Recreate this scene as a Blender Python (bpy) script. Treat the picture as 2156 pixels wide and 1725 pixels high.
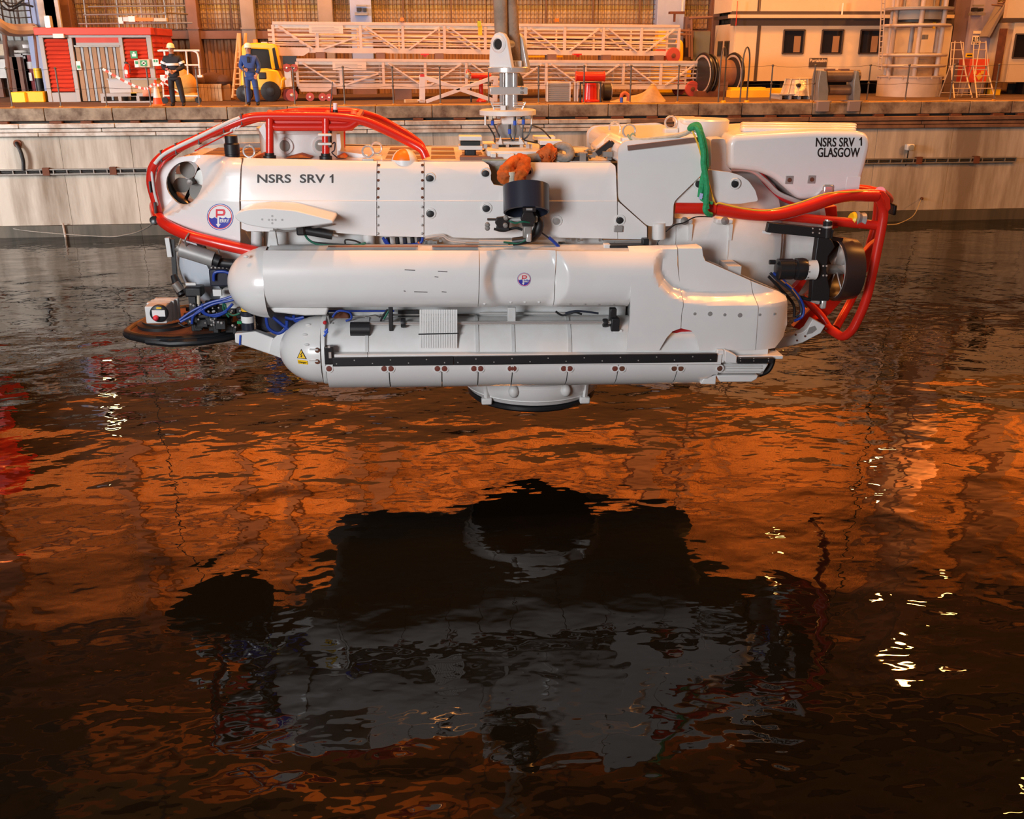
import bpy, bmesh, math, random
from mathutils import Vector, Matrix
random.seed(7)
SC = bpy.context.scene
COL = SC.collection
PI = math.pi
V = Vector
for _o in list(bpy.data.objects):
    bpy.data.objects.remove(_o)

# ------------------------------------------------------------------ camera
PITCH, YAW, ROLL, FOC, CAMH = .3526, .0933, -.0026, 2044.86, 5.43
_F = V((math.sin(YAW)*math.cos(PITCH), math.cos(YAW)*math.cos(PITCH), -math.sin(PITCH)))
_R0 = V((math.cos(YAW), -math.sin(YAW), 0)); _U0 = _R0.cross(_F)
_R = _R0*math.cos(ROLL)+_U0*math.sin(ROLL); _U = _U0*math.cos(ROLL)-_R0*math.sin(ROLL)
CAM = V((0, 0, CAMH))
cd = bpy.data.cameras.new('camera'); cam = bpy.data.objects.new('camera', cd); COL.objects.link(cam)
cam.matrix_world = Matrix(((_R.x, _U.x, -_F.x, 0), (_R.y, _U.y, -_F.y, 0), (_R.z, _U.z, -_F.z, CAMH), (0, 0, 0, 1)))
cd.sensor_width = 36; cd.lens = 36*FOC/2156; cd.clip_start = .1; cd.clip_end = 300
SC.camera = cam
# ------------------------------------------------------------------ light and exposure
vs = SC.view_settings
vs.view_transform = 'Standard'; vs.look = 'None'; vs.gamma = 1; vs.exposure = 0; vs.use_curve_mapping = False
wd = bpy.data.worlds.new('hall'); SC.world = wd; wd.use_nodes = True
wd.node_tree.nodes['Background'].inputs[0].default_value = (.75, .85, 1, 1)
wd.node_tree.nodes['Background'].inputs[1].default_value = .10
SODIUM = (1, .37, .075)
def area(name, loc, target, power, col, sx, sy=None, spread=PI):
    l = bpy.data.lights.new(name, 'AREA'); l.energy = power; l.color = col
    l.shape = 'RECTANGLE'; l.size = sx; l.size_y = sy or sx; l.spread = spread
    o = bpy.data.objects.new(name, l); COL.objects.link(o); o.location = loc
    o.rotation_euler = (V(target)-V(loc)).to_track_quat('-Z', 'Y').to_euler()
    return o
# daylight from the open end of the shed (behind and left of the photographer)
area('daylight_door', (-10, -7, 7.0), (-.5, 13, 2.6), 3650, (.95, .97, 1), 6, 6)
area('daylight_far', (-30, 14, 9), (-13, 33, 2.5), 2900, (1, .97, .94), 6, 8, 1.7)
# sodium lamps under the roof: (x, y, z, watts)
LAMPS = [(-24, 34, 18, 900), (-4, 33.5, 18, 2000), (3.5, 33.5, 18, 1800), (10.5, 33.5, 18, 1700), (19.2, 32.5, 18, 1300), (32, 33.5, 18, 1200),
         (9, 14, 19, 1700), (17, 12, 19, 1700), (0, 15, 19, 1700), (-7, 12, 19, 900)]
WALL_WASH = [(-19, 600), (-13, 1300), (-7, 2300), (-1, 1500), (5, 1400), (11, 1400), (17, 1900), (23, 2100), (29, 2000)]
for i, (x, y, z, p) in enumerate(LAMPS):
    area('sodium_lamp', (x, y, z), (x, y+(2.5 if y > 30 else 0), 0), p, SODIUM, .9)
for x, p in WALL_WASH:                      # unseen wall-wash lights, added to brighten the upper wall mirrored below
    area('added_wall_wash', (x, 36.5, 11.4), (x, 42, 16.5), p, SODIUM, .8)
area('added_uplight', (-3.5, 30, 15), (-4, 31, 23), 1000, SODIUM, 1.2)  # unseen upward lights, added to brighten the girders mirrored in the water
area('added_uplight', (-1, 22, 15), (1, 23, 23), 450, SODIUM, 1.2)
area('sodium_side', (25, 12, 13), (17, 30, 3), 1700, SODIUM, 1)

# ------------------------------------------------------------------ measuring helpers: a pixel of the photograph on a plane of known depth
def ray(px, py): return _F+_R*((px-1078)/FOC)-_U*((py-862.5)/FOC)
def B(px, py, Y):
    d = ray(px, py); return CAM+d*(Y/d.y)
def G(px, py, z=3.867):
    d = ray(px, py); return CAM+d*((z-CAMH)/d.z)
SUB = Matrix.Translation((1.476, 12.87, .94))@Matrix.Rotation(-.02, 4, 'Z')@Matrix.Rotation(.014, 4, 'Y')
_SI = SUB.inverted(); _SO = _SI@CAM; _S3 = _SI.to_3x3()
def q(px, py, ys):
    d = _S3@ray(px, py); return _SO+d*((ys-_SO.y)/d.y)
def qx(px, py, ys): v = q(px, py, ys); return (v.x, v.z)

# ------------------------------------------------------------------ materials
MATS = {}
def mat(name, col, rough=.5, metal=0, spec=.5, noise=0, nscale=4, col2=None, bump=0, bscale=30, emit=None, streak=False, coat=0):
    if name in MATS: return MATS[name]
    m = bpy.data.materials.new(name); m.use_nodes = True; nt = m.node_tree; b = nt.nodes['Principled BSDF']
    b.inputs['Base Color'].default_value = (*col, 1); b.inputs['Roughness'].default_value = rough
    b.inputs['Metallic'].default_value = metal; b.inputs['Specular IOR Level'].default_value = spec
    if coat: b.inputs['Coat Weight'].default_value = coat; b.inputs['Coat Roughness'].default_value = .08
    if emit: b.inputs['Emission Color'].default_value = (*emit[0], 1); b.inputs['Emission Strength'].default_value = emit[1]
    tc = nt.nodes.new('ShaderNodeTexCoord')
    if noise:
        mp = nt.nodes.new('ShaderNodeMapping'); nt.links.new(tc.outputs['Object'], mp.inputs[0])
        if streak: mp.inputs['Scale'].default_value = (1, 1, .12)
        n = nt.nodes.new('ShaderNodeTexNoise'); n.inputs['Scale'].default_value = nscale; n.inputs['Detail'].default_value = 6
        n.inputs['Roughness'].default_value = .65
        nt.links.new(mp.outputs[0], n.inputs[0])
        r = nt.nodes.new('ShaderNodeValToRGB'); r.color_ramp.elements[0].position = .40
        r.color_ramp.elements[1].position = .64
        r.color_ramp.elements[0].color = (*col, 1)
        c2 = col2 or tuple(c*.6 for c in col); r.color_ramp.elements[1].color = (*[a+(b2-a)*noise for a, b2 in zip(col, c2)], 1)
        nt.links.new(n.outputs[0], r.inputs[0]); nt.links.new(r.outputs[0], b.inputs['Base Color'])
    if bump:
        n2 = nt.nodes.new('ShaderNodeTexNoise'); n2.inputs['Scale'].default_value = bscale; n2.inputs['Detail'].default_value = 5
        nt.links.new(tc.outputs['Object'], n2.inputs[0])
        bp = nt.nodes.new('ShaderNodeBump'); bp.inputs['Strength'].default_value = bump; bp.inputs['Distance'].default_value = .02
        nt.links.new(n2.outputs[0], bp.inputs['Height']); nt.links.new(bp.outputs[0], b.inputs['Normal'])
    MATS[name] = m; return m
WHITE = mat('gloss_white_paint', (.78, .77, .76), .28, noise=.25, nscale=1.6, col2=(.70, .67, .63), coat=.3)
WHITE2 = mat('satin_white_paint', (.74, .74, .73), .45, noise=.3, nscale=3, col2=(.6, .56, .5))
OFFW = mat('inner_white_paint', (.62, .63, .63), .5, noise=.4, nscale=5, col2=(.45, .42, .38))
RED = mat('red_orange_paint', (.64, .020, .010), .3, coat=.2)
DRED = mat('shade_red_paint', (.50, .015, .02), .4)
BLACK = mat('black_rubber', (.012, .012, .014), .45)
SEAM = mat('dark_joint', (.05, .045, .04), .8)
BLACKG = mat('black_anodised', (.018, .018, .02), .3)
NAVY = mat('blue_black_plastic', (.022, .026, .042), .3)
GREY = mat('grey_metal', (.36, .35, .34), .45, metal=.3, noise=.3)
STEEL = mat('bright_steel', (.70, .68, .66), .28, metal=.5)
DULL = mat('dull_steel', (.30, .28, .26), .5, metal=.5, noise=.4)
RUST = mat('rust', (.16, .05, .022), .8, noise=.5, col2=(.05, .02, .012))
RUSTR = mat('red_lead_port', (.17, .035, .02), .6)
BLUEH = mat('blue_hose', (.012, .045, .30), .4)
BLUEP = mat('blue_plastic', (.02, .09, .55), .4)
GREENH = mat('green_hose', (.01, .12, .07), .5)
GREEN = mat('green_sling', (.01, .25, .085), .7, noise=.5, nscale=25, col2=(.02, .45, .2), bump=.4)
ORANGE = mat('orange_fabric', (.66, .13, .012), .75, noise=.8, nscale=9, col2=(.28, .05, .005), bump=.8, bscale=18)
ORANGEP = mat('orange_paint', (.9, .20, .01), .4)
YELLOW = mat('yellow_paint', (.90, .52, .01), .4)
YROPE = mat('yellow_rope', (.85, .48, .03), .7)
ROPE = mat('grey_hawser', (.30, .28, .25), .85, noise=.6, nscale=14, col2=(.16, .14, .12), bump=.5)
CREAM = mat('cream_rope', (.60, .54, .42), .8, noise=.5, nscale=20)
BLADE = mat('bronze_grey_blade', (.30, .29, .27), .4, metal=.4)
CHROME = mat('polished_steel', (.72, .70, .68), .15, metal=.65)
GLASS = mat('dome_glass', (.55, .60, .66), .08, spec=.8)
PORTG = mat('port_glass', (.30, .32, .30), .1, spec=.8)
LIP = mat('black_lettering', (.012, .008, .008), .5)
LBLUE = mat('emblem_blue', (.025, .03, .36), .4)
LRED = mat('emblem_red', (.72, .03, .05), .4)
LWHITE = mat('emblem_white', (.80, .79, .78), .4)
LYEL = mat('sign_yellow', (.95, .58, .01), .4)

# ------------------------------------------------------------------ mesh helpers
OFF = {}
def spl(pts, k=6):
    P = [V(p) for p in pts]; out = []
    for i in range(len(P)-1):
        a, b, c, d = P[max(i-1, 0)], P[i], P[i+1], P[min(i+2, len(P)-1)]
        for j in range(k):
            t = j/k
            out.append(.5*((2*b)+(c-a)*t+(2*a-5*b+4*c-d)*t*t+(3*b-a-3*c+d)*t**3))
    out.append(P[-1]); return out
def fillet(pts, r, k=5):
    P = [V(p) for p in pts]; out = [P[0]]
    for a, b, c in zip(P, P[1:], P[2:]):
        u, w = a-b, c-b; d = min(r, u.length*.45, w.length*.45)
        s, e = b+u.normalized()*d, b+w.normalized()*d
        for j in range(k+1):
            t = j/k; out.append(s*(1-t)**2+b*2*t*(1-t)+e*t*t)
    out.append(P[-1]); return out
class MB:
    def __init__(s): s.v = []; s.f = []
    def add(s, vs_, fs):
        n = len(s.v); s.v += [V(p) for p in vs_]; s.f += [tuple(i+n for i in f) for f in fs]; return s
    def box(s, a, b):
        (x0, y0, z0), (x1, y1, z1) = a, b
        return s.add([(x0, y0, z0), (x1, y0, z0), (x1, y1, z0), (x0, y1, z0), (x0, y0, z1), (x1, y0, z1), (x1, y1, z1), (x0, y1, z1)],
                     [(0, 3, 2, 1), (4, 5, 6, 7), (0, 1, 5, 4), (1, 2, 6, 5), (2, 3, 7, 6), (3, 0, 4, 7)])
    def cbox(s, c, sx, sy, sz): c = V(c); h = V((sx, sy, sz))/2; return s.box(c-h, c+h)
    def beam(s, a, b, w, h, up=(0, 0, 1)):
        a, b = V(a), V(b); d = (b-a).normalized(); u = V(up)
        x = d.cross(u)
        if x.length < 1e-4: x = d.cross(V((0, 1, 0)))
        x.normalize(); z = x.cross(d); x *= w/2; z *= h/2
        return s.add([a-x-z, a+x-z, a+x+z, a-x+z, b-x-z, b+x-z, b+x+z, b-x+z], [(0, 1, 2, 3), (7, 6, 5, 4), (4, 5, 1, 0), (5, 6, 2, 1), (6, 7, 3, 2), (7, 4, 0, 3)])
    def tube(s, pts, r, n=10, closed=False, cap=True):
        P = [V(p) for p in pts]; m = len(P)
        R = r if isinstance(r, (list, tuple)) else [r]*m
        T = []
        for i in range(m):
            a = P[i-1] if (i or closed) else P[i]; b = P[(i+1) % m] if (i < m-1 or closed) else P[i]
            T.append((b-a).normalized())
        nrm = T[0].orthogonal().normalized(); vs_ = []
        for i in range(m):
            nrm = (nrm-T[i]*nrm.dot(T[i]))
            nrm = nrm.normalized() if nrm.length > 1e-6 else T[i].orthogonal().normalized()
            bn = T[i].cross(nrm)
            vs_ += [P[i]+(nrm*math.cos(2*PI*j/n)+bn*math.sin(2*PI*j/n))*R[i] for j in range(n)]
        fs = []
        for i in range(m if closed else m-1):
            k = (i+1) % m
            fs += [(i*n+j, i*n+(j+1) % n, k*n+(j+1) % n, k*n+j) for j in range(n)]
        if cap and not closed: fs += [tuple(reversed(range(n))), tuple(range((m-1)*n, m*n))]
        return s.add(vs_, fs)
    def rod(s, a, b, r, n=10): return s.tube([a, b], r, n)
    def lathe(s, c, axis, prof, n=32, flat=None):
        c = V(c); a = V(axis).normalized(); x = a.orthogonal().normalized()
        if abs(a.z) > .9: x = V((1, 0, 0)); x = (x-a*x.dot(a)).normalized()
        y = a.cross(x); vs_ = []; fs = []
        for (r, h) in prof: vs_ += [c+a*h+(x*math.cos(2*PI*j/n)+y*math.sin(2*PI*j/n))*max(r, 1e-4) for j in range(n)]
        for i in range(len(prof)-1): fs += [(i*n+j, i*n+(j+1) % n, (i+1)*n+(j+1) % n, (i+1)*n+j) for j in range(n)]
        if prof[0][0] > 1e-3 and flat != 'open': fs.append(tuple(reversed(range(n))))
        if prof[-1][0] > 1e-3 and flat != 'open': fs.append(tuple(range((len(prof)-1)*n, len(prof)*n)))
        return s.add(vs_, fs)
    def prism(s, poly, off):
        P = [V(p) for p in poly]; n = len(P); o = V(off)
        return s.add(P+[p+o for p in P], [tuple(range(n)), tuple(reversed(range(n, 2*n)))]+[(i+n, (i+1) % n+n, (i+1) % n, i) for i in range(n)])
    def ball(s, c, r, n=16, m=10):
        c = V(c); rx, ry, rz = (r, r, r) if not isinstance(r, (tuple, list)) else r; vs_ = []; fs = []
        for i in range(m+1):
            t = PI*i/m
            vs_ += [c+V((rx*math.sin(t)*math.cos(2*PI*j/n), ry*math.sin(t)*math.sin(2*PI*j/n), -rz*math.cos(t))) for j in range(n)]
        for i in range(m): fs += [(i*n+j, i*n+(j+1) % n, (i+1)*n+(j+1) % n, (i+1)*n+j) for j in range(n)]
        return s.add(vs_, fs)
    def build(s, name, m, parent=None, bevel=0, ang=.6, seg=2):
        o = root_off(parent); me = bpy.data.meshes.new(name)
        me.from_pydata([p-o for p in s.v], [], s.f)
        bm = bmesh.new(); bm.from_mesh(me); bmesh.ops.remove_doubles(bm, verts=bm.verts, dist=1e-5)
        bmesh.ops.recalc_face_normals(bm, faces=bm.faces); bm.to_mesh(me); bm.free()
        return fin(name, me, m, parent, bevel, ang, seg)
def root_off(p):
    while p is not None and p.parent is not None: p = p.parent
    return OFF.get(p.name, V((0, 0, 0))) if p is not None else V((0, 0, 0))
def fin(name, me, m, parent, bevel=0, ang=.6, seg=2):
    me.materials.append(m); me.shade_smooth(); me.set_sharp_from_angle(angle=ang)
    ob = bpy.data.objects.new(name, me); COL.objects.link(ob)
    if parent: ob.parent = parent
    if bevel:
        b = ob.modifiers.new('edge', 'BEVEL'); b.width = bevel; b.segments = seg; b.limit_method = 'ANGLE'; b.angle_limit = .7; b.harden_normals = False
    return ob
def tag(o, label=None, cat=None, group=None, kind=None):
    if label: o['label'] = label
    if cat: o['category'] = cat
    if group: o['group'] = group
    if kind: o['kind'] = kind
    return o
def thing(name, label, cat, loc, group=None):
    o = bpy.data.objects.new(name, None); COL.objects.link(o); o.location = loc; o.empty_display_size = .2
    OFF[o.name] = V(loc); return tag(o, label, cat, group)
def copy_tree(o, parent=None, loc=None):
    c = o.copy(); COL.objects.link(c); c.parent = parent
    if loc is not None: c.location = loc
    for ch in o.children: copy_tree(ch, c)
    return c
def panel(name, outline, yf, thick, m, parent, dx=.12, dz=.08, holes=(), ang=.5, bevel=0):
    """Sheet with an outline in local (x, z), bent by y = yf(x, z), thick metres deep."""
    bm = bmesh.new(); es = []
    for loop in [outline]+list(holes):
        vl = [bm.verts.new((x, 0, z)) for x, z in loop]
        es += [bm.edges.new((vl[i], vl[(i+1) % len(vl)])) for i in range(len(vl))]
    bmesh.ops.triangle_fill(bm, use_beauty=True, use_dissolve=False, edges=es)
    xs = [p[0] for p in outline]; zs = [p[1] for p in outline]
    for ax, lo, hi, st in ((0, min(xs), max(xs), dx), (2, min(zs), max(zs), dz)):
        k = max(1, round((hi-lo)/st))
        for i in range(1, k):
            co = [0, 0, 0]; co[ax] = lo+(hi-lo)*i/k; no = [0, 0, 0]; no[ax] = 1
            bmesh.ops.bisect_plane(bm, geom=bm.verts[:]+bm.edges[:]+bm.faces[:], plane_co=co, plane_no=no, dist=1e-5)
    for v in bm.verts: v.co.y = yf(v.co.x, v.co.z)
    ro = root_off(parent)
    bd = [e for e in bm.edges if len(e.link_faces) == 1]
    g = bmesh.ops.duplicate(bm, geom=bm.verts[:]+bm.edges[:]+bm.faces[:]); vm = g['vert_map']; src = [f for f in g['geom'] if isinstance(f, bmesh.types.BMFace)]
    for v in [x for x in g['geom'] if isinstance(x, bmesh.types.BMVert)]: v.co.y += thick
    for e in bd:
        a, b = e.verts
        try: bm.faces.new((a, b, vm[b], vm[a]))
        except ValueError: pass
    bmesh.ops.recalc_face_normals(bm, faces=bm.faces)
    for v in bm.verts: v.co -= ro
    me = bpy.data.meshes.new(name); bm.to_mesh(me); bm.free()
    return fin(name, me, m, parent, bevel, ang)
def text_mesh(body, bold=.0, ext=.02, shear=0, space=1):
    cu = bpy.data.curves.new('lettering', 'FONT'); cu.body = body; cu.align_x = 'LEFT'; cu.offset = bold; cu.extrude = ext; cu.shear = shear
    cu.space_character = space; cu.space_line = .95; cu.resolution_u = 4
    o = bpy.data.objects.new('lettering', cu); COL.objects.link(o)
    bpy.context.view_layer.update()
    me = bpy.data.meshes.new_from_object(o.evaluated_get(bpy.context.evaluated_depsgraph_get()))
    bpy.data.objects.remove(o); return me
def letter(name, body, fn, m, parent, bold=0, off=None, shear=0, space=1):
    """fn maps (u, w, d) - unit box of the text, depth 0..1 - to a point."""
    me = text_mesh(body, bold, .02, shear, space)
    xs = [v.co.x for v in me.vertices]; ys = [v.co.y for v in me.vertices]
    x0, x1, y0, y1 = min(xs), max(xs), min(ys), max(ys); o = root_off(parent) if off is None else off
    for v in me.vertices: v.co = fn((v.co.x-x0)/(x1-x0), (v.co.y-y0)/(y1-y0), 1 if v.co.z > 0 else 0)-o
    return fin(name, me, m, parent, ang=.5)
def rumple(o, amp, sc):
    from mathutils import noise
    for v in o.data.vertices: v.co += v.normal*(noise.noise(v.co*sc)*amp+noise.noise(v.co*sc*2.3)*amp*.5)
    return o
ONE = [(.52, 0), (.80, 0), (.80, 1), (.60, 1), (.48, .86), (.18, .74), (.18, .60), (.52, .72)]
def digit_one(fn, m, parent):
    b = MB(); n = len(ONE); b.add([fn(u, w_, d) for d in (0, 1) for u, w_ in ONE], [tuple(range(n)), tuple(range(n, 2*n))]+[(i, (i+1) % n, (i+1) % n+n, i+n) for i in range(n)]); return b.build('lettering', m, parent)
def sm(t): t = max(0, min(1, t)); return t*t*(3-2*t)
# ================================================================== THE SETTING
QZ, QY = 3.867, 31.86          # quay level and quay edge
CONC = mat('stained_concrete', (.54, .50, .44), .85, noise=.9, nscale=.9, col2=(.19, .145, .105), bump=.6, bscale=6, streak=True)
CONCD = mat('wet_dark_concrete', (.11, .095, .075), .6, noise=.8, nscale=2, col2=(.05, .05, .04), streak=True)
DECK = mat('brown_quay_deck', (.115, .062, .036), .9, noise=.7, nscale=1.2, col2=(.06, .034, .022), bump=.3)
KERB = mat('kerb_concrete', (.33, .26, .19), .85, noise=.95, nscale=1.6, col2=(.10, .06, .04), bump=.4, bscale=8)
RAILM = mat('weathered_white_rail', (.62, .59, .55), .7, noise=.9, nscale=1.6, col2=(.30, .20, .14))
RAILB = mat('rusty_brown_rail', (.24, .13, .08), .8, noise=.9, nscale=1.6, col2=(.12, .06, .04))
BROWN = mat('brown_painted_steel', (.22, .115, .085), .7, noise=.4, nscale=2)
GBROWN = mat('grey_brown_steel', (.30, .25, .22), .6, noise=.3, nscale=2)
BLUES = mat('pale_blue_steel', (.30, .38, .62), .55, noise=.2, nscale=2)
LAV = mat('lavender_steel', (.36, .31, .38), .55, noise=.2, nscale=2)
MESHM = mat('brown_netting', (.10, .055, .04), .8)
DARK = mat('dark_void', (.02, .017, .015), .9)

def water_material():
    m = bpy.data.materials.new('dock_water'); m.use_nodes = True; nt = m.node_tree; b = nt.nodes['Principled BSDF']; N = nt.nodes.new; L = nt.links.new
    b.inputs['Base Color'].default_value = (.005, .005, .0035, 1); b.inputs['Roughness'].default_value = .015; b.inputs['IOR'].default_value = 1.38
    tc = N('ShaderNodeTexCoord'); prev = None
    for sc, st, sx, dis, det, rot in ((.75, .046, .75, .5, 1.5, .3), (3.1, .0085, .7, .4, 1.5, -.5), (11, .0013, .6, .2, .5, .9)):
        mp = N('ShaderNodeMapping'); mp.inputs['Scale'].default_value = (sx, 1, 1); mp.inputs['Rotation'].default_value = (0, 0, rot*.5)
        n = N('ShaderNodeTexNoise'); n.inputs['Scale'].default_value = sc; n.inputs['Detail'].default_value = det; n.inputs['Distortion'].default_value = dis
        n.inputs['Roughness'].default_value = .4
        L(tc.outputs['Object'], mp.inputs[0]); L(mp.outputs[0], n.inputs[0])
        bp = N('ShaderNodeBump'); bp.inputs['Strength'].default_value = 1; bp.inputs['Distance'].default_value = st
        L(n.outputs[0], bp.inputs['Height'])
        if prev: L(prev.outputs[0], bp.inputs['Normal'])
        prev = bp
    L(prev.outputs[0], b.inputs['Normal']); return m
w = MB().box((-48, -1.6, -.4), (48, QY+.2, 0)).build('water', water_material()); tag(w, kind='structure')
w = MB().box((-48, -9, -3), (48, -1.6, 3.867)).build('floor_near_quay', CONC); tag(w, kind='structure')

# quay: deck, wall in concrete pours, kerb, fender rails, cable tray
tag(MB().box((-48, QY+.9, 3.0), (48, 46, QZ)).build('floor', DECK), kind='structure')
qw = MB().box((-48, QY+.18, -3), (48, QY+.9, QZ-.14)).build('wall_quay', SEAM); tag(qw, kind='structure')
x = -26.0; rr = random.Random(3)
while x < 40:
    wd_ = rr.choice((2.1, 2.6, 3.1)); d = rr.uniform(0, .025)
    MB().box((x+.005, QY+.02+d, .36), (x+wd_-.005, QY+.2, 2.026)).build('concrete_panel', CONC, qw)
    MB().box((x+.005, QY+.03+d, 2.032), (x+wd_-.005, QY+.2, 3.07)).build('concrete_panel', CONC, qw)
    MB().box((x+.003, QY-.06+d, -.8), (x+wd_-.003, QY+.2, .35)).build('tide_band', CONCD, qw)
    x += wd_
x = -27.0
while x < 40:                                                   # kerb stones along the edge
    wd_ = rr.uniform(1.3, 2.4)
    MB().box((x+.01, QY, QZ-.36), (x+wd_-.01, QY+.92, QZ+.012*rr.random())).build('kerb_stone', KERB, qw, .02)
    x += wd_
for k in range(48):                                             # rusty brackets under the kerb
    xx = -25+k*1.25+rr.uniform(-.2, .2)
    MB().box((xx, QY-.12, QZ-.43), (xx+rr.uniform(.2, .42), QY+.1, QZ-.37)).build('rusty_bracket', RUST, qw)
ye = mat('worn_yellow_line', (.62, .30, .02), .8, noise=.8, nscale=3, col2=(.25, .13, .06))
tag(MB().box((-30, QY+.05, QZ+.013), (40, QY+.28, QZ+.019)).build('trim_1', ye), kind='structure')
for i, (z0, z1, dp) in enumerate(((3.30, 3.43, -.14), (3.18, 3.28, -.08), (3.06, 3.165, -.10))):
    tr = MB().box((-48, QY+.0, z0+.02), (48, QY+.2, z1-.02)).build('trim_%d' % (i+2), RUST); tag(tr, kind='structure')
    x = -26+i*.9
    while x < 38:
        ln = rr.uniform(2.5, 5)
        MB().box((x, QY+dp, z0), (x+ln-.02, QY+.1, z1)).build('fender_rail', RAILM if x < 5.5 else RAILB, tr, .015); x += ln
# cable tray on the wall
ct = thing('cable_tray', 'long grey cable tray bolted along the concrete quay wall', 'cable tray', (0, QY, 1.95))
MB().box((-26, QY-.10, 1.92), (20, QY+.02, 1.955)).build('lower_rail', DULL, ct); MB().box((-26, QY-.10, 2.06), (20, QY+.02, 2.09)).build('upper_rail', DULL, ct)
MB().tube([(-26, QY-.02, 2.0), (20, QY-.02, 2.0)], .03, 8).build('cable', BLACK, ct)
for k in range(116):
    xx = -26+k*.4
    MB().box((xx, QY-.085, 1.955), (xx+.03, QY+.02, 2.06)).build('rung', DULL, ct)
for k in range(23):
    MB().box((-25.5+k*2, QY-.12, 1.9), (-25.3+k*2, QY+.02, 2.13)).build('tray_bracket', RUST, ct)
# hanging hose at the left and lamp at the right of the wall
p = B(35, 303, QY-.08)
hz = thing('wall_hose', 'short black hose hanging from a rusty hole in the concrete wall', 'hose', p)
MB().tube(spl([p+V((0, .12, 0)), p, p+V((.09, -.05, -.2)), p+V((.12, -.04, -.5)), p+V((.08, -.02, -.78))]), .055, 10).build('hose', BLACK, hz)
MB().lathe(p+V((0, .1, .0)), (0, -1, 0), [(.12, 0), (.12, .05), (.07, .06)], 14).build('rusty_collar', RUST, hz)
p = B(1915, 310, QY-.15)
lf = thing('wall_lamp', 'small white lamp fixture on the quay wall', 'lamp', p)
MB().cbox(p, .26, .2, .2).build('lamp_body', WHITE2, lf, .03); MB().lathe(p+V((0, -.1, 0)), (0, -1, 0), [(.08, 0), (.09, .05), (.0, .06)], 14).build('lens', PORTG, lf)
MB().tube(spl([p+V((0, .05, -.1)), p+V((.02, .1, -.4)), p+V((.0, .1, -.62))]), .018, 6).build('cable', BLACK, lf)
p = B(132, 470, QY-.1)
pt = thing('wall_pole', 'thin whitish pole standing in the water against the quay wall', 'pole', p); MB().rod(p, p-V((-.05, 0, 1.4)), .035, 8).build('shaft', RAILM, pt)

# ------------------------------------------------------------------ building behind
BY = 42.0
def clad_mat():
    m = mat('ribbed_cladding', (.62, .50, .36), .7); nt = m.node_tree; b = nt.nodes['Principled BSDF']; N = nt.nodes.new; L = nt.links.new
    tc = N('ShaderNodeTexCoord'); sp = N('ShaderNodeSeparateXYZ'); L(tc.outputs['Object'], sp.inputs[0])
    r = N('ShaderNodeValToRGB'); el = r.color_ramp.elements; r.color_ramp.interpolation = 'CONSTANT'
    el[0].color = (.55, .36, .20, 1); el[1].color = (.60, .40, .22, 1); el[1].position = .94
    for pos, c in ((.10, (.50, .33, .20)), (.30, (.60, .46, .30)), (.42, (.62, .44, .14)), (.50, (.52, .40, .26)), (.60, (.36, .40, .22)), (.68, (.60, .42, .24)), (.84, (.50, .36, .22))):
        e = el.new(pos); e.color = (*c, 1)
    mr = N('ShaderNodeMapRange'); mr.inputs[1].default_value = 5.8; mr.inputs[2].default_value = 8.6; L(sp.outputs[2], mr.inputs[0]); L(mr.outputs[0], r.inputs[0])
    n = N('ShaderNodeTexNoise'); n.inputs['Scale'].default_value = 1.3; n.inputs['Detail'].default_value = 5; L(tc.outputs['Object'], n.inputs[0])
    mx = N('ShaderNodeMixRGB'); mx.blend_type = 'MULTIPLY'; mx.inputs[0].default_value = .7; L(r.outputs[0], mx.inputs[1]); L(n.outputs[0], mx.inputs[2]); L(mx.outputs[0], b.inputs['Base Color']); return m
CLAD = clad_mat(); CLADU = mat('upper_red_brown_cladding', (.58, .27, .09), .7, noise=.6, nscale=.35, col2=(.30, .13, .05))
DOORM = mat('brown_ribbed_door', (.34, .19, .10), .7, noise=.5, nscale=2)
wb = MB().box((-48, BY+.15, QZ), (48, BY+.5, 27)).build('wall_back', BROWN); tag(wb, kind='structure')
def corr(x0, x1, z0, z1, y, name, m, par, pitch=.16, dep=.05):
    b = MB(); n = max(2, int((x1-x0)/pitch)); vs_ = []
    for i in range(n):
        a = x0+(x1-x0)*i/n; s = (x1-x0)/n
        for u, dy in ((0, 0), (.35, 0), (.5, -dep), (.85, -dep)): vs_.append((a+s*u, y+dy))
    vs_.append((x1, y)); k = len(vs_)
    b.add([(u, d, z0) for u, d in vs_]+[(u, d, z1) for u, d in vs_], [(i, i+1, k+i+1, k+i) for i in range(k-1)])
    return b.build(name, m, par, ang=.2)
colpx = [(-260, -200), (112, 150), (393, 416), (507, 536), (670, 701), (738, 783), (1383, 1441), (1500, 1515), (1985, 2035), (2240, 2300)]
colm = [BROWN, BROWN, BROWN, GBROWN, GBROWN, BLUES, BLUES, BROWN, GBROWN, BROWN]
cols = []
for i, ((a, b_), m) in enumerate(zip(colpx, colm)):
    x0, x1 = B(a, 40, BY-.6).x, B(b_, 40, BY-.6).x; cols.append((x0, x1))
    o = MB().box((x0, BY-.62, QZ), (x1, BY+.2, 10.5)).build('steel_column', m, wb, .02); MB().box((x0, BY-.62, 10.5), (x1, BY+.2, 25)).build('steel_column', BROWN, wb, .02)  # upper lengths all brown: darker colour in place of dimmer light when mirrored
    MB().box((x0-.06, BY-.68, QZ), (x1+.06, BY+.2, QZ+.35)).build('column_base', BROWN, o)
    if i in (3, 4, 2): MB().box((x0-.03, BY-.66, 6.3), (x1+.03, BY, 6.36)).build('splice_plate', m, o)
edges = [-46]+[c for p_ in cols for c in p_]+[46]
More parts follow.
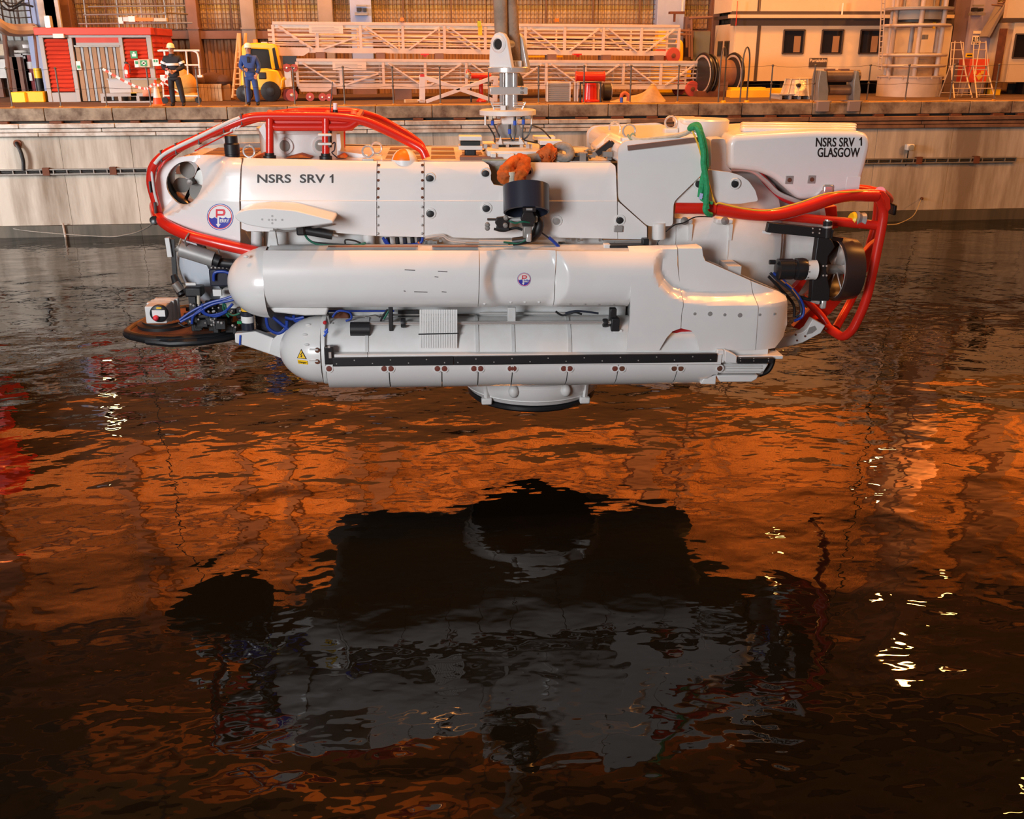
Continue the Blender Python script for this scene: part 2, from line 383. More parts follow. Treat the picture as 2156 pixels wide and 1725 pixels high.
for i in range(0, len(edges), 2):
    x0, x1 = edges[i], edges[i+1]
    if x1-x0 < .5: continue
    n = max(1, round((x1-x0)/2.5))
    for k in range(n):
        a, b_ = x0+(x1-x0)*k/n, x0+(x1-x0)*(k+1)/n
        corr(a+.01, b_-.01, 6.3, 9.6, BY+.06, 'cladding_sheet', CLAD, wb)
        corr(a+.01, b_-.01, 9.62, 14.6, BY+.03, 'cladding_sheet', CLADU, wb)
        corr(a+.01, b_-.01, 14.62, 20.5, BY+.06, 'cladding_sheet', CLADU, wb)
    MB().box((x0, BY-.35, 5.95), (x1, BY+.1, 6.25)).build('ledge_beam', BROWN, wb)
    if x0 < 6 or x0 > 15: corr(x0+.02, x1-.02, QZ, 5.93, BY+.02, 'lower_door', DOORM, wb, .24, .07)
    nb = MB(); zz = 6.3
    for z in (6.32, 6.5, 6.68, 6.86, 7.04, 7.22, 7.4, 7.58, 7.76, 7.94): nb.box((x0, BY-.24, z), (x1, BY-.215, z+.022))
    k = x0+.3
    while k < x1:
        nb.box((k, BY-.235, 6.3), (k+.012, BY-.215, 8.0)); k += .3
    o = nb.build('guard_netting', MESHM, wb); o['kind'] = 'stuff'
    k = x0+1.2
    while k < x1:
        MB().box((k, BY-.3, 6.25), (k+.06, BY-.24, 8.0)).build('netting_post', MESHM, wb); k += 1.9
for z in (9.6, 14.6, 20.6): MB().box((-46, BY-.5, z-.15), (46, BY, z+.15)).build('crane_beam', BROWN, wb)
for i in range(9):
    MB().beam((cols[5][1]+i*1.8, BY-.3, 10), (cols[5][1]+i*1.8+1.6, BY-.3, 14.3), .12, .2).build('wind_brace', BROWN, wb)
MB().box((-46, BY-.95, 8.3), (46, BY-.65, 11.0)).build('added_dark_band', mat('dark_band_brown', (.07, .04, .025), .8, noise=.6, nscale=.6), wb)  # unseen box, added so the mirrored wall shows a dark band
# red crane trolley box and red panel high on the wall (seen only mirrored in the water)
p = V((-20.5, BY-3, 7.6))
rc = thing('crane_cabin', 'red crane cabin high on the back wall, mirrored in the water', 'crane cabin', p)
MB().cbox(p+V((0, 0, 1.7)), 7, 1.4, 3.4).build('cabin_body', RED, rc, .05)
ROOF = mat('dark_roof_sheet', (.07, .05, .035), .8)
ce = MB().box((-48, -12, 24.5), (48, BY+.5, 24.9)).build('ceiling', ROOF); tag(ce, kind='structure')
for k in range(9): MB().box((-48, -10+k*6.4, 22.6), (48, -9.6+k*6.4, 24.5)).build('roof_girder', BROWN, ce)
tag(MB().box((-48.4, -12, -3), (-48, BY, 25)).build('wall_left', BROWN), kind='structure')
tag(MB().box((48, -12, -3), (48.4, BY, 25)).build('wall_right', BROWN), kind='structure')
LENS = mat('sodium_lens', (1, .6, .2), .4, emit=((1, .55, .16), 60))
def lamp_at(px, py, z):
    d = ray(px, py); t = -CAMH/d.z; w_ = CAM+d*t; r = V((d.x, d.y, -d.z)); return w_+r*(z/r.z)
glints = [(1985, 1250, 19), (1520, 1590, 22), (2150, 1680, 22), (1640, 1215, 19)]
for i, (px, py, z) in enumerate(glints):
    p = lamp_at(px, py, z)
    h = MB().lathe(p, (0, 0, 1), [(.30, 0), (.27, .25), (.12, .45), (.1, .6)], 16).build('high_bay_lamp', DULL, ce)
    MB().rod(p+V((0, 0, .6)), (p.x, p.y, 24.5), .03, 6).build('drop_rod', DULL, h)
    MB().lathe(p+V((0, 0, -.03)), (0, 0, 1), [(.001, -.05), (.2, -.02), (.27, .02)], 16).build('lamp_lens', LENS, h)
for px, py, z in ((235, 860, 8.0), (195, 800, 7.9), (1845, 1010, 13), (2075, 720, 7.9)):   # pale lamps on the back wall columns
    p = lamp_at(px, py, z); h = MB().cbox(p, .5, .2, .3).build('bulkhead_lamp', DULL, wb, .03); MB().cbox(p+V((0, -.11, 0)), .4, .04, .22).build('lamp_lens', mat('pale_lamp_lens', (1, .9, .5), .4, emit=((1, .85, .4), 45)), h)
    MB().rod(p, (p.x, BY, p.z), .04, 6).build('lamp_arm', DULL, h)
# unseen orange girders, added to give orange patches in the mirrored roof
CRM = mat('girder_orange', (.62, .26, .07), .6, noise=.5, nscale=.5)
for y0, x0, x1 in ((29.4, -14, 12), (32.2, -14, 12), (22.5, -5, 10)):
    g_ = MB().box((x0, y0, 19.6), (x1, y0+1.3, 21.6)).build('added_girder', CRM, ce)
    for k in range(7): MB().box((x0+k*(x1-x0)/7, y0-.05, 19.55), (x0+k*(x1-x0)/7+.15, y0+1.35, 21.65)).build('girder_rib', BROWN, g_)
# ================================================================== THE SUBMERSIBLE (built in its own frame, x along the hull, y away, z up)
sub = thing('rescue_submersible', 'white and red rescue submersible hanging above the dark water', 'submersible', (0, 0, 0))
sub.matrix_world = SUB
NY = -1.25
def clamp01(t): return max(0, min(1, t))
def xz(pts, ys): return [qx(p[0], p[1], p[2] if len(p) > 2 else ys) for p in pts]
def rnd(pts, r, k=4):
    P = [V((a, 0, b)) for a, b in pts]; out = []
    n = len(P)
    for i in range(n):
        a, b, c = P[i-1], P[i], P[(i+1) % n]; u, w_ = a-b, c-b; d = min(r, u.length*.45, w_.length*.45)
        s, e = b+u.normalized()*d, b+w_.normalized()*d
        for j in range(k+1):
            t = j/k; v = s*(1-t)**2+b*2*t*(1-t)+e*t*t; out.append((v.x, v.z))
    return out
ZC = qx(700, 423, NY)[1]; ZT = qx(700, 338, NY)[1]
def hull_y(x, z):
    y = NY+max(0, z-ZC)*.22
    t = clamp01((z-(ZT-.16))/.18); y += .16*t**3
    if x < -3.45: y += .42*clamp01((-3.45-x)/1.25)**1.8
    return y
SCP = xz([(480, 300), (478, 338), (476, 352), (462, 378), (424, 418), (398, 438), (374, 449), (350, 459), (310, 474)], NY)
def scoop(x, z):
    for (xa, za), (xb, zb) in zip(SCP, SCP[1:]):
        if min(za, zb) <= z <= max(za, zb) and abs(za-zb) > 1e-6:
            xc = xa+(xb-xa)*(z-za)/(zb-za)
            if x < xc: return .30*sm((xc-x)/.16)*.35+.30*clamp01((xc-x)/.75)
    return 0
def nose_y(x, z):
    s = scoop(x, z)
    return max(hull_y(x, z), min(hull_y(x, z)+s, -.70)) if s else hull_y(x, z)
def ell(cx, cy, rx, ry, ys, n=28): return xz([(cx+rx*math.cos(2*PI*i/n), cy+ry*math.sin(2*PI*i/n)) for i in range(n)], ys)

# --- nose fairing with the transverse thruster duct
NOSE = rnd(xz([(325, 392, -.72), (331, 362, -.74), (345, 342, -.78), (372, 333, -.85), (402, 331.5, -.95), (440, 334, -1.15), (503.5, 337), (503, 420), (506, 514), (470, 505, -1.2), (350, 468, -.9), (334, 446, -.8), (327, 415, -.73)], NY), .05)
hole = xz([(387+38*math.cos(2*PI*i/28), 386+44*math.sin(2*PI*i/28), -.84-.12*math.cos(2*PI*i/28)) for i in range(28)], NY)
nose = panel('nose_fairing', NOSE, nose_y, .05, WHITE, sub, .045, .04, [hole])
nose_f = panel('nose_fairing', NOSE, lambda x, z: -hull_y(x, z), -.05, WHITE, sub, .14, .12, [ell(377, 377, 52, 58, NY)])
c = q(398, 385, -.58)
duct = MB().lathe(c, (0, 1, 0), [(.25, .02), (.27, -.02), (.30, -.0), (.31, .42), (.27, .42), (.245, .25), (.25, .02)], 40, flat='open').build('thruster_duct', BLACKG, sub)
MB().lathe(c, (0, 1, 0), [(.001, .02), (.035, .03), (.045, .2), (.045, .3), (.001, .34)], 16).build('hub', DULL, duct)
for k in range(4):
    a = .35+k*PI/2; b = MB(); vs_ = []
    for i in range(8):
        t = i/7; rad = .04+.215*t; wv = .018+.086*math.sin(PI*min(1, t*.86+.10)) if t < 1 else .05; tw = .55-.25*t
        for s_ in (-1, 1):
            e = V((math.cos(a), 0, math.sin(a)))*rad+V((-math.sin(a), 0, math.cos(a)))*(s_*wv*math.cos(tw)); e.y = s_*wv*math.sin(tw)*.5
            vs_.append(c+V((0, .17, 0))+e)
    b.add(vs_+[v+V((0, .012, 0)) for v in vs_], [f for i in range(7) for f in ((2*i, 2*i+1, 2*i+3, 2*i+2), (16+2*i, 18+2*i, 19+2*i, 17+2*i), (2*i, 2*i+2, 2*i+18, 2*i+16), (2*i+1, 2*i+17, 2*i+19, 2*i+3))]+[(14, 15, 31, 30)])
    b.build('propeller_blade', BLADE, duct)
for ang_ in (1.1, 4.2): MB().rod(c+V((0, .3, 0)), c+V((math.cos(ang_)*.27, .3, math.sin(ang_)*.27)), .022, 8).build('strut', BLACKG, duct)

# --- side panels of the upper hull
def side(name, pts, m=WHITE, far=True, **k):
    o = panel(name, xz(pts, NY), hull_y, .04, m, sub, .16, .07, **k)
    if far: panel(name, xz(pts, NY), lambda x, z: -hull_y(x, z), -.04, m, sub, .4, .2)
    return o
side('side_panel', [(506, 337), (792, 343), (792.5, 497), (690, 489), (520, 487), (508, 482)])
side('side_panel', [(793.5, 343), (892, 344), (892, 499), (794, 497)])
side('side_panel', [(893.5, 344), (1020, 344), (1030, 350), (1034, 362), (1034, 380), (1040, 390), (1060, 393), (1084, 388), (1098, 380), (1107, 366), (1109, 345), (1292, 346), (1299, 352), (1299, 422), (1300, 503), (1160, 500), (1000, 502), (955, 500), (940, 494), (925, 500), (893.5, 499)])
side('side_panel', [(1301, 424), (1362, 478), (1362, 504), (1301, 503)])
# raised line along the crease
MB().tube([q(506, 423, NY-.0), q(1299, 424, NY-.0)], .006, 6).build('crease_bead', WHITE, sub)
for x in (796, 889):
    for y in (350, 364, 381, 398, 416, 436, 455, 474, 492):
        p = q(x, y, NY); p.y = hull_y(p.x, p.z)
        MB().lathe(p, (0, -1, 0), [(.016, -.01), (.016, .006), (.008, .011)], 10).build('rivet', RUST if y < 420 else GREY, sub)
def port(px, py, r=.045, par=None, ys=None, m=BLACK):
    p = q(px, py, NY); p.y = (hull_y(p.x, p.z) if ys is None else ys)
    o = MB().lathe(p, (0, -1, 0), [(r*1.5, -.005), (r*1.45, .012), (r*1.1, .014), (r*1.02, .004)], 20, flat='open').build('port_rim', WHITE2, par or sub)
    MB().lathe(p+V((.0, 0, -.012)), (0, -1, 0), [(r, -.01), (r, .007), (r*.3, .012)], 18).build('port_plug', m, o)
    return o
for a, b_ in ((905, 376), (906, 449), (1023, 366), (1024, 438), (1112, 362), (1305, 463)): port(a, b_)
port(1172, 465, m=GREY)
q_ = q(1302, 482, NY-.02); MB().cbox(q_, .11, .02, .08).build('grey_tab', GREY, sub, .01)
# recess faces behind the lifting notch and the white stowage plate below the hull side
MB().box(q(1015, 400, -.95), q(1130, 335, -.9)).build('notch_back', mat('stained_notch', (.42, .38, .24), .6, noise=.6, nscale=6), sub)
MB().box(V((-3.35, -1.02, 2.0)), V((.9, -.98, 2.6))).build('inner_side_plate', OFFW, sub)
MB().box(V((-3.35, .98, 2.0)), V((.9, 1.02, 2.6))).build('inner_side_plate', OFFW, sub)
# deck on top, front and middle, with dark slots
def deckz(px): return q(px, 338, NY).z
MB().box((-4.35, -.60, ZT-.09), (-3.44, .60, ZT-.035)).build('nose_deck', WHITE, sub, .01)
dk = MB().box(V((-3.44, -.95, ZT-.09)), V((q(1295, 340, NY).x, .95, ZT-.03))).build('deck_plate', WHITE, sub)
for a, b_ in ((-4.15, -3.8), (-3.75, -3.55), (-1.9, -1.45), (-1.35, -1.05), (-.95, -.7), (-.6, -.35)):
    for y in ((-.4, 0, .4) if a < -3.5 else (-.55, 0, .55)): MB().box((a, y-.17, ZT-.035), (b_, y+.17, ZT-.025)).build('deck_slot', BROWN, dk)
MB().box((-1.0, -.9, ZT-.03), (-.5, -.7, ZT+.01)).build('deck_pad', BROWN, dk)
for (px, py, yy) in ((775, 330, -.95), (793, 322, -.3), (525, 330, -.95)):
    p = q(px, py, yy)
    o = MB().cbox(p+V((0, 0, -.04)), .14, .1, .05).build('lifting_eye', STEEL, sub, .01)
    MB().tube([p+V((math.cos(t)*.065, 0, .06+math.sin(t)*.065)) for t in [2*PI*i/16 for i in range(16)]], .012, 8, True).build('ring', STEEL, o)
# --- inner pressure hull (front and middle) and the aft dome
PZ = 2.12
xe = q(1642, 500, -.85).x; xf = q(1738, 500, -.6).x; xs = q(1363, 500, -1).x
MB().lathe((0, 0, PZ), (1, 0, 0), [(.3, -3.5), (.92, -3.35), (1.02, -3.1), (1.02, xs)], 48).build('pressure_hull', WHITE2, sub)
ph = MB().lathe((0, 0, PZ), (1, 0, 0), [(1.06, xs+.01), (1.10, xs+.05), (1.10, xs+.55), (1.10, xe-.7), (1.07, xe-.35), (1.0, xe-.12), (.93, xe), (.80, xe+.01), (.80, xe+.01)], 64).build('aft_pressure_hull', WHITE2, sub)
MB().lathe((0, 0, PZ), (1, 0, 0), [(.72, xe), (.84, xe+.0), (.84, xe+.06), (.7, xe+.08), (.68, xf-.12), (.74, xf-.1), (.74, xf-.03), (.5, xf), (.2, xf+.1)], 48).build('tail_cylinder', WHITE2, sub)
for x in (xs+.33, xs+1.0): MB().lathe((0, 0, PZ), (1, 0, 0), [(1.10, x-.012), (1.112, x-.006), (1.112, x+.006), (1.10, x+.012)], 64, flat='open').build('weld_bead', WHITE2, ph)
for px in (1440, 1525): # clamp brackets under the red rail
    p = q(px, 466, -1.12); o = MB().cbox(p+V((0, .05, 0)), .22, .14, .07).build('clamp_bracket', WHITE2, sub, .02); MB().lathe(p, (0, -1, .3), [(.045, 0), (.05, .03), (.0, .04)], 14).build('clamp_bolt', DULL, o)
    MB().cbox(p+V((.1, .05, -.14)), .04, .06, .2).build('clamp_leg', WHITE2, o)
# keel body and transfer skirt
MB().box((-2.9, -.72, .62), (2.4, .72, 1.6)).build('keel_body', WHITE2, sub, .15)
sk = MB().lathe((0, 0, 0), (0, 0, 1), [(.82, .09), (.88, .10), (.93, .17), (.985, .27), (1.0, .36), (.98, .40), (.84, .44), (.80, .7)], 64).build('transfer_skirt', WHITE, sub)
MB().lathe((0, 0, 0), (0, 0, 1), [(.72, .0), (.86, 0), (.89, .03), (.89, .07), (.85, .095), (.72, .095)], 64).build('skirt_seal', BLACK, sk)
MB().lathe((0, 0, 0), (0, 0, 1), [(.1, .08), (.7, .08)], 40).build('skirt_inside', DARK, sk)
MB().lathe((0, 0, 0), (0, 0, 1), [(.925, .155), (.94, .168), (.935, .18)], 64, flat='open').build('skirt_bead', WHITE2, sk)
for a in (-2.32, -.84, -1.9, -1.2):
    d = V((math.cos(a), math.sin(a), 0)); c2 = d*1.0+V((0, 0, .33))
    if a in (-2.32, -.84):
        o = MB().beam(d*1.0+V((0, 0, .40)), d*.97+V((0, 0, .08)), .05, .04, d).build('skirt_clip', WHITE2, sk); MB().cbox(d*.975+V((0, 0, .12)), .14, .1, .09).build('clip_foot', WHITE2, o, .02)
    else: MB().ball(c2, (.07, .07, .09), 14, 8).build('skirt_boss', WHITE2, sk)

# --- aft hull fairing, trunk and tail box
AF = rnd(xz([(1301, 312), (1316, 297), (1480, 289), (1497, 294), (1497, 348), (1489, 356), (1418, 425), (1416, 476), (1363, 476), (1302, 421)], NY-.02), .05)
panel('aft_side_fairing', AF, lambda x, z: NY-.03+.06*sm((z-3.35)/.25), .05, WHITE, sub, .2, .1)
panel('aft_side_fairing', AF, lambda x, z: -NY+.03, -.05, WHITE, sub, .6, .4)
pa = q(1322, 312, NY-.035); pb = q(1478, 293, NY-.035); MB().beam(pa-V((0, -.01, .0)), pb-V((0, -.01, 0)), .05, .055, (0, 0, 1)).build('dark_slot', BROWN, sub)
p0, p1, p2, p3 = q(1302, 345, NY+.02), q(1302, 313, NY+.02), q(1318, 297, NY+.02), q(1494, 291, NY+.02)
MB().prism([p0, p1, p2, p3, V((p3.x, p3.y, p0.z))], (0, 2.42, 0)).build('aft_fairing_core', WHITE, sub, .05)
for (px, py, yy) in ((1324, 287, -1.0), (1412, 268, -.2), (1294, 280, .5)):
    p = q(px, py, yy); o = MB().cbox(p+V((0, 0, -.05)), .18, .14, .08).build('lifting_eye', WHITE2, sub, .015)
    MB().tube([p+V((math.cos(t)*.075, 0, .06+math.sin(t)*.075)) for t in [2*PI*i/18 for i in range(18)]], .013, 8, True).build('ring', STEEL, o)
# sloped hatch cover and machinery in front of the aft fairing
a, b_ = q(1252, 318, .1), q(1288, 285, .1); MB().beam(a, b_, .5, .14, (0, 0, 1)).build('sloped_cover', WHITE, sub, .05)
mz = MB()
for k in range(34):
    p = q(random.uniform(1215, 1292), random.uniform(322, 338), random.uniform(-.9, .2)); mz.cbox(p, random.uniform(.03, .12), .08, random.uniform(.03, .09))
for k in range(8): p = q(random.uniform(1220, 1280), 335, random.uniform(-.8, 0)); mz.tube(spl([p, p+V((.1, 0, .12)), p+V((.25, 0, .05)), p+V((.35, 0, .16))], 4), .012, 6)
o = mz.build('deck_machinery', DULL, sub); o['kind'] = 'stuff'
MB().box(q(1204, 340, -.9), q(1232, 324, -.6)).build('black_box', BLACK, sub, .01)
MB().beam(q(1256, 324, -.8), q(1287, 300, -.8), .06, .07).build('black_arm', BLACK, sub)
MB().prism([q(1284, 312, -.8), q(1296, 304, -.8), q(1290, 297, -.8)], (0, .1, 0)).build('black_arm', BLACK, sub)
# vertical trunk
tc_ = q(1474, 300, -.1); tr = MB().lathe((tc_.x, -.1, 0), (0, 0, 1), [(.42, 2.9), (.36, 3.45), (.345, 3.62), (.35, tc_.z+.28), (.325, tc_.z+.30), (.0, tc_.z+.30)], 40).build('vertical_trunk', WHITE, sub)
MB().box((tc_.x-.32, -.42, tc_.z+.24), (tc_.x-.02, .2, tc_.z+.31)).build('trunk_lid', WHITE, tr, .03)
MB().prism([V((x, -.75, z)) for x, z in rnd(xz([(1496, 292), (1528, 291), (1532, 352), (1545, 362), (1496, 365)], -.75), .04)], (0, 1.4, 0)).build('trunk_fairing', WHITE, sub, .03)
TP = rnd(xz([(1494, 358), (1540, 364), (1560, 370), (1578, 382), (1592, 402), (1598, 424), (1560, 430), (1421, 430), (1421, 426), (1490, 362)], NY), .03)
panel('quarter_panel', TP, lambda x, z: NY+.03, .05, WHITE, sub, .3, .2); panel('quarter_panel', TP, lambda x, z: -NY-.03, -.05, WHITE, sub, .5, .3)
port(1472, 387, ys=NY+.01); port(1548, 387, ys=NY+.01)
# tail box: thick body with rounded edges
TB = xz([(1534, 300), (1545, 285), (1640, 279), (1720, 275), (1805, 276), (1826, 281), (1834, 294), (1833, 312), (1822, 358), (1808, 401), (1750, 412), (1700, 421), (1683, 420), (1664, 404), (1632, 376), (1600, 363), (1560, 358), (1540, 357), (1533, 348)], -.85)
tb = MB().prism([V((x, -.85, z)) for x, z in rnd(TB, .08)], (0, 1.7, 0)).build('tail_box', WHITE, sub, .07, seg=4)
for yy in (-.45, 0, .45):
    a, b_ = q(1560, 272, yy), q(1800, 266, yy); zt = max(z for x, z in TB)
    MB().box((a.x, yy-.09, zt-.05), (b_.x, yy+.09, zt+.012)).build('roof_rib', WHITE, tb, .03)
for px, py in ((1662, 379), (1709, 378)):
    p = q(px, py, -.85); o = MB().cbox(p+V((0, .0, 0)), .10, .014, .10).build('tie_down_pad', GREY, tb, .005); MB().lathe(p+V((0, -.006, 0)), (0, -1, 0), [(.028, 0), (.024, .012), (.0, .013)], 12).build('tie_down_eye', RUST, o)
MB().cbox(q(1742, 405, -.86), .14, .06, .2).build('steel_latch', CHROME, tb, .03); MB().beam(q(1715, 424, -.86), q(1738, 398, -.86), .03, .06).build('latch_arm', STEEL, tb)
MB().box(q(1780, 402, -.855), q(1812, 372, -.85)).build('inset_panel', WHITE, tb, .003)
# grey and red strip in the shadow below the box
MB().tube(spl([q(*p, -.7) for p in ((1538, 356), (1580, 359), (1610, 380), (1640, 408), (1690, 428))]), .03, 8).build('edge_strip', STEEL, sub)
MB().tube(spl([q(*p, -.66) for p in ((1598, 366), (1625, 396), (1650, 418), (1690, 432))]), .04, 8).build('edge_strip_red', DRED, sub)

# --- lettering and emblem
def on_hull(px0, px1, py0, py1, ysf, dep=.006):
    def fn(u, w_, d):
        p = q(px0+(px1-px0)*u, py1+(py0-py1)*w_, NY); y = ysf(p.x, p.z)
        p = q(px0+(px1-px0)*u, py1+(py0-py1)*w_, y); p.y = ysf(p.x, p.z)-.002-dep*d; return p
    return fn
letter('lettering', 'NSRS  SRV', on_hull(542, 684, 367, 385, hull_y), LIP, sub, bold=.013); digit_one(on_hull(692, 704, 367, 385, hull_y), LIP, sub)
letter('lettering', 'NSRS SRV', on_hull(1717, 1799, 289.5, 309, lambda x, z: -.852), LIP, tb, bold=.013, shear=.08); digit_one(on_hull(1807, 1816, 288.5, 307, lambda x, z: -.852), LIP, tb)
letter('lettering', 'GLASGOW', on_hull(1721, 1810, 311, 331, lambda x, z: -.852), LIP, tb, bold=.013, shear=.08)
def emblem(px, py, r, ysf, par, word=True):
    def P(u, w_, lay):                                            # u, w in units of the radius
        p = q(px+u*r, py-w_*r, NY); y = ysf(p.x, p.z); p = q(px+u*r, py-w_*r, y); p.y = ysf(p.x, p.z)-.003-lay*.0022; return p
    def ring(r0, r1, lay, m, name, par_):
        n = 40; b = MB(); b.add([P(rr_*math.cos(2*PI*i/n), rr_*math.sin(2*PI*i/n), lay) for rr_ in (max(r0, .001), (r0+r1)/2, r1) for i in range(n)],
               [(k*n+i, k*n+(i+1) % n, (k+1)*n+(i+1) % n, (k+1)*n+i) for k in (0, 1) for i in range(n)]); o = b.build(name, m, par_); return o
    def poly(pts, lay, m, name, par_):
        b = MB(); b.add([P(u, w_, lay) for u, w_ in pts], [tuple(range(len(pts)))]); return b.build(name, m, par_)
    em = ring(0, 1, 0, LBLUE, 'emblem', par); em['label'] = 'round emblem with a red letter over blue waves'
    ring(0, .95, 1, LWHITE, 'white_disc', em); ring(.84, .90, 2, LRED, 'red_ring', em)
    wav = []
    n = 40
    for i in range(n+1):
        u = -.84+1.68*i/n; ph_ = (i % 10)/10; wav.append((u, -.10+.09*abs(2*ph_-1)**1.6))
    lim = [(u, min(w_, 1)) for u, w_ in wav]
    arc = [(.84*math.cos(t), .84*math.sin(t)) for t in [-.06-(PI-.12)*i/24 for i in range(25)]]
    b = MB(); m_ = len(lim); vs_ = [P(u, w_, 2.2) for u, w_ in lim]+[P(u, -math.sqrt(max(.0, .84**2-u*u))-.001, 2.2) for u, w_ in lim]
    b.add(vs_, [(i, i+1, m_+i+1, m_+i) for i in range(m_-1)]); b.build('blue_water', LBLUE, em)
    poly([(-.2, -.06), (-.06, -.06), (-.06, -.52), (.06, -.52), (-.13, -.78), (-.32, -.52), (-.2, -.52)], 3.2, LWHITE, 'white_arrow', em)
    poly([(-.32, .60), (-.2, .60), (-.2, -.04), (-.32, -.04)], 3.2, LRED, 'red_letter', em)
    bow = [(-.2, .60), (.24, .60), (.36, .52), (.40, .36), (.36, .18), (.24, .10), (-.2, .10)]; inn = [(-.2, .46), (.18, .46), (.23, .42), (.25, .36), (.23, .28), (.18, .24), (-.2, .24)]
    b = MB(); b.add([P(u, w_, 3.2) for u, w_ in bow+inn], [(i, i+1, i+8, i+7) for i in range(6)]); b.build('red_letter', LRED, em)
    if word:
        def fn(u, w_, d): return P(.0+u*.70, -.40+w_*.24, 3.2+d)
        letter('lettering', 'ERRY', fn, LWHITE, em, bold=.03)
emblem(463.5, 457, 28, nose_y, sub)

# --- hydroplane
HP = xz([(493, 456), (500, 447), (520, 441), (560, 438), (620, 443), (700, 463), (702, 470), (650, 477), (600, 482), (560, 481), (520, 474), (500, 465)], -1.75)
hp = MB().prism([V((x, -1.75, z)) for x, z in rnd(HP, .05)], (0, .55, 0)).build('hydroplane', WHITE, sub, .012)
for px, py in ((552, 462), (566, 463), (573, 455), (573, 463), (573, 470), (580, 463), (594, 463)): MB().lathe(q(px, py, -1.75), (0, -1, 0), [(.012, -.004), (.012, .004)], 8).build('bolt', GREY, hp)
MB().prism([V((x, -1.27, z)) for x, z in rnd(xz([(500, 448), (560, 424), (620, 425), (716, 448), (700, 470), (560, 470)], -1.27), .1)], (0, .1, 0)).build('hydroplane_root', WHITE, sub, .02)
rm = mat('stencil_grey', (.3, .3, .3), .6)

# --- gear in the gap between hull and upper pod
gp = MB().rod(q(632, 483, -1.3), q(700, 495, -1.3), .055, 14).build('actuator', BLACK, sub)
MB().rod(q(700, 495, -1.3), q(712, 497, -1.3), .012, 8).build('actuator_rod', STEEL, gp); MB().cbox(q(634, 484, -1.32), .1, .12, .12).build('actuator_end', BLACKG, gp, .02)
for pts, m, r in (([(640, 489), (650, 505), (675, 515), (740, 517), (770, 512)], GREENH, .014), ([(640, 492), (655, 508), (690, 513), (757, 516), (750, 508), (728, 505), (727, 514)], BLACK, .010), ([(575, 483), (600, 487), (640, 483), (700, 473)], DULL, .010),
                  ([(895, 500), (930, 496), (960, 508), (1080, 511)], STEEL, .018), ([(930, 497), (950, 507), (1000, 512), (1080, 514)], DULL, .014), ([(1000, 516), (1060, 518), (1075, 524)], DULL, .01)):
    MB().tube(spl([q(a, b_, -1.32) for a, b_ in pts]), r, 8).build('hose', m, sub)
for px, w_, h_, m in ((540, 21, 34, OFFW), (776, 24, 28, OFFW)): MB().rod(q(px, 486, -1.15), q(px, 486+h_, -1.15), w_/2/166, 20).build('white_post', m, sub)
MB().prism([q(566, 487, -1.35), q(580, 487, -1.35), q(586, 522, -1.35), q(562, 522, -1.35)], (0, .06, 0)).build('support_bracket', OFFW, sub, .01)
MB().rod(q(1387, 470, -1.25), q(1387, 503, -1.25), .08, 20).build('drain_pipe', WHITE2, sub)
MB().tube(spl([q(*p, -1.28) for p in ((1390, 503), (1384, 512), (1390, 524))]), .008, 6).build('cable', BLACK, sub)
MB().tube(spl([q(*p, -1.26) for p in ((1402, 488), (1420, 474), (1440, 469), (1465, 457), (1500, 457))]), .008, 6).build('cable', BLACK, sub)
MB().box(q(1270, 508, -1.2), q(1362, 502, -1.1)).build('grey_ledge', GREY, sub); MB().box(q(1281, 528, -1.45), q(1352, 511, -1.3)).build('black_tray', BLACK, sub, .01)
MB().cbox(q(1358, 512, -1.35), .08, .1, .12).build('tray_end', BLACK, sub, .01); MB().cbox(q(1277, 520, -1.4), .08, .1, .08).build('tray_end', WHITE2, sub, .01)
for i, px in enumerate((816, 836, 852, 868, 882)):
    MB().rod(q(px, 500, -1.2), q(px+2, 519, -1.2), .026, 10).build('hose_stub', BLACK if i % 2 else NAVY, sub)
for pts, m in (([(806, 500), (818, 516), (850, 517), (884, 512), (890, 500)], BLUEH), ([(812, 503), (826, 518), (880, 516)], BLUEH), ([(880, 510), (888, 518), (893, 524)], ORANGEP)): MB().tube(spl([q(*p, -1.25) for p in pts]), .018, 8).build('hose', m, sub)
MB().box(q(690, 521, -1.5), q(880, 517, -1.42)).build('brown_angle', BROWN, sub); MB().box(q(910, 521, -1.5), q(1006, 517, -1.42)).build('brown_angle', BROWN, sub)
o = MB(); 
for k in range(26):
    px = random.choice((random.uniform(1010, 1100), random.uniform(1160, 1265), random.uniform(895, 930))); p = q(px, random.uniform(504, 520), -1.2); o.cbox(p, random.uniform(.02, .1), .05, random.uniform(.01, .06))
o = o.build('pipe_fittings', DULL, sub); o['kind'] = 'stuff'

# --- upper pod
def pod_y(x, z):
    zc, hz_ = UZ, .41
    t = max(-1, min(1, (z-zc)/hz_)); y = -1.36-.44*math.sqrt(max(0, 1-abs(t)**2.6))
    return y
UZ = (q(700, 521, -1.45).z+q(700, 651, -1.75).z)/2
R1 = q(1107, 585, -1.75); RW = 86/168
def mid_y(x, z):
    y = pod_y(x, z); t = (z-UZ)/.38; w_ = RW*(1-.28*t*t); e = (w_-abs(x-R1.x))
    return y+.13*sm(e/.16)*(1-.55*clamp01(abs(t)))
def strip(name, px0, px1, yf, py0=521, py1=651, dx=.05, dz=.04, r=.0):
    o = [qx(px0, py0, -1.45), qx(px1, py0+.4, -1.45), qx(px1, py1, -1.72), qx(px0, py1, -1.72)]
    return panel(name, o, yf, .03, WHITE, sub, dx, dz)
strip('pod_panel', 561, 1006.5, pod_y, dx=.3); strip('pod_panel', 1008, 1166, mid_y, 521, 651, .022, .03); strip('pod_panel', 1167.5, 1325, mid_y, 522, 651, .022, .03)
def blemish(): pass
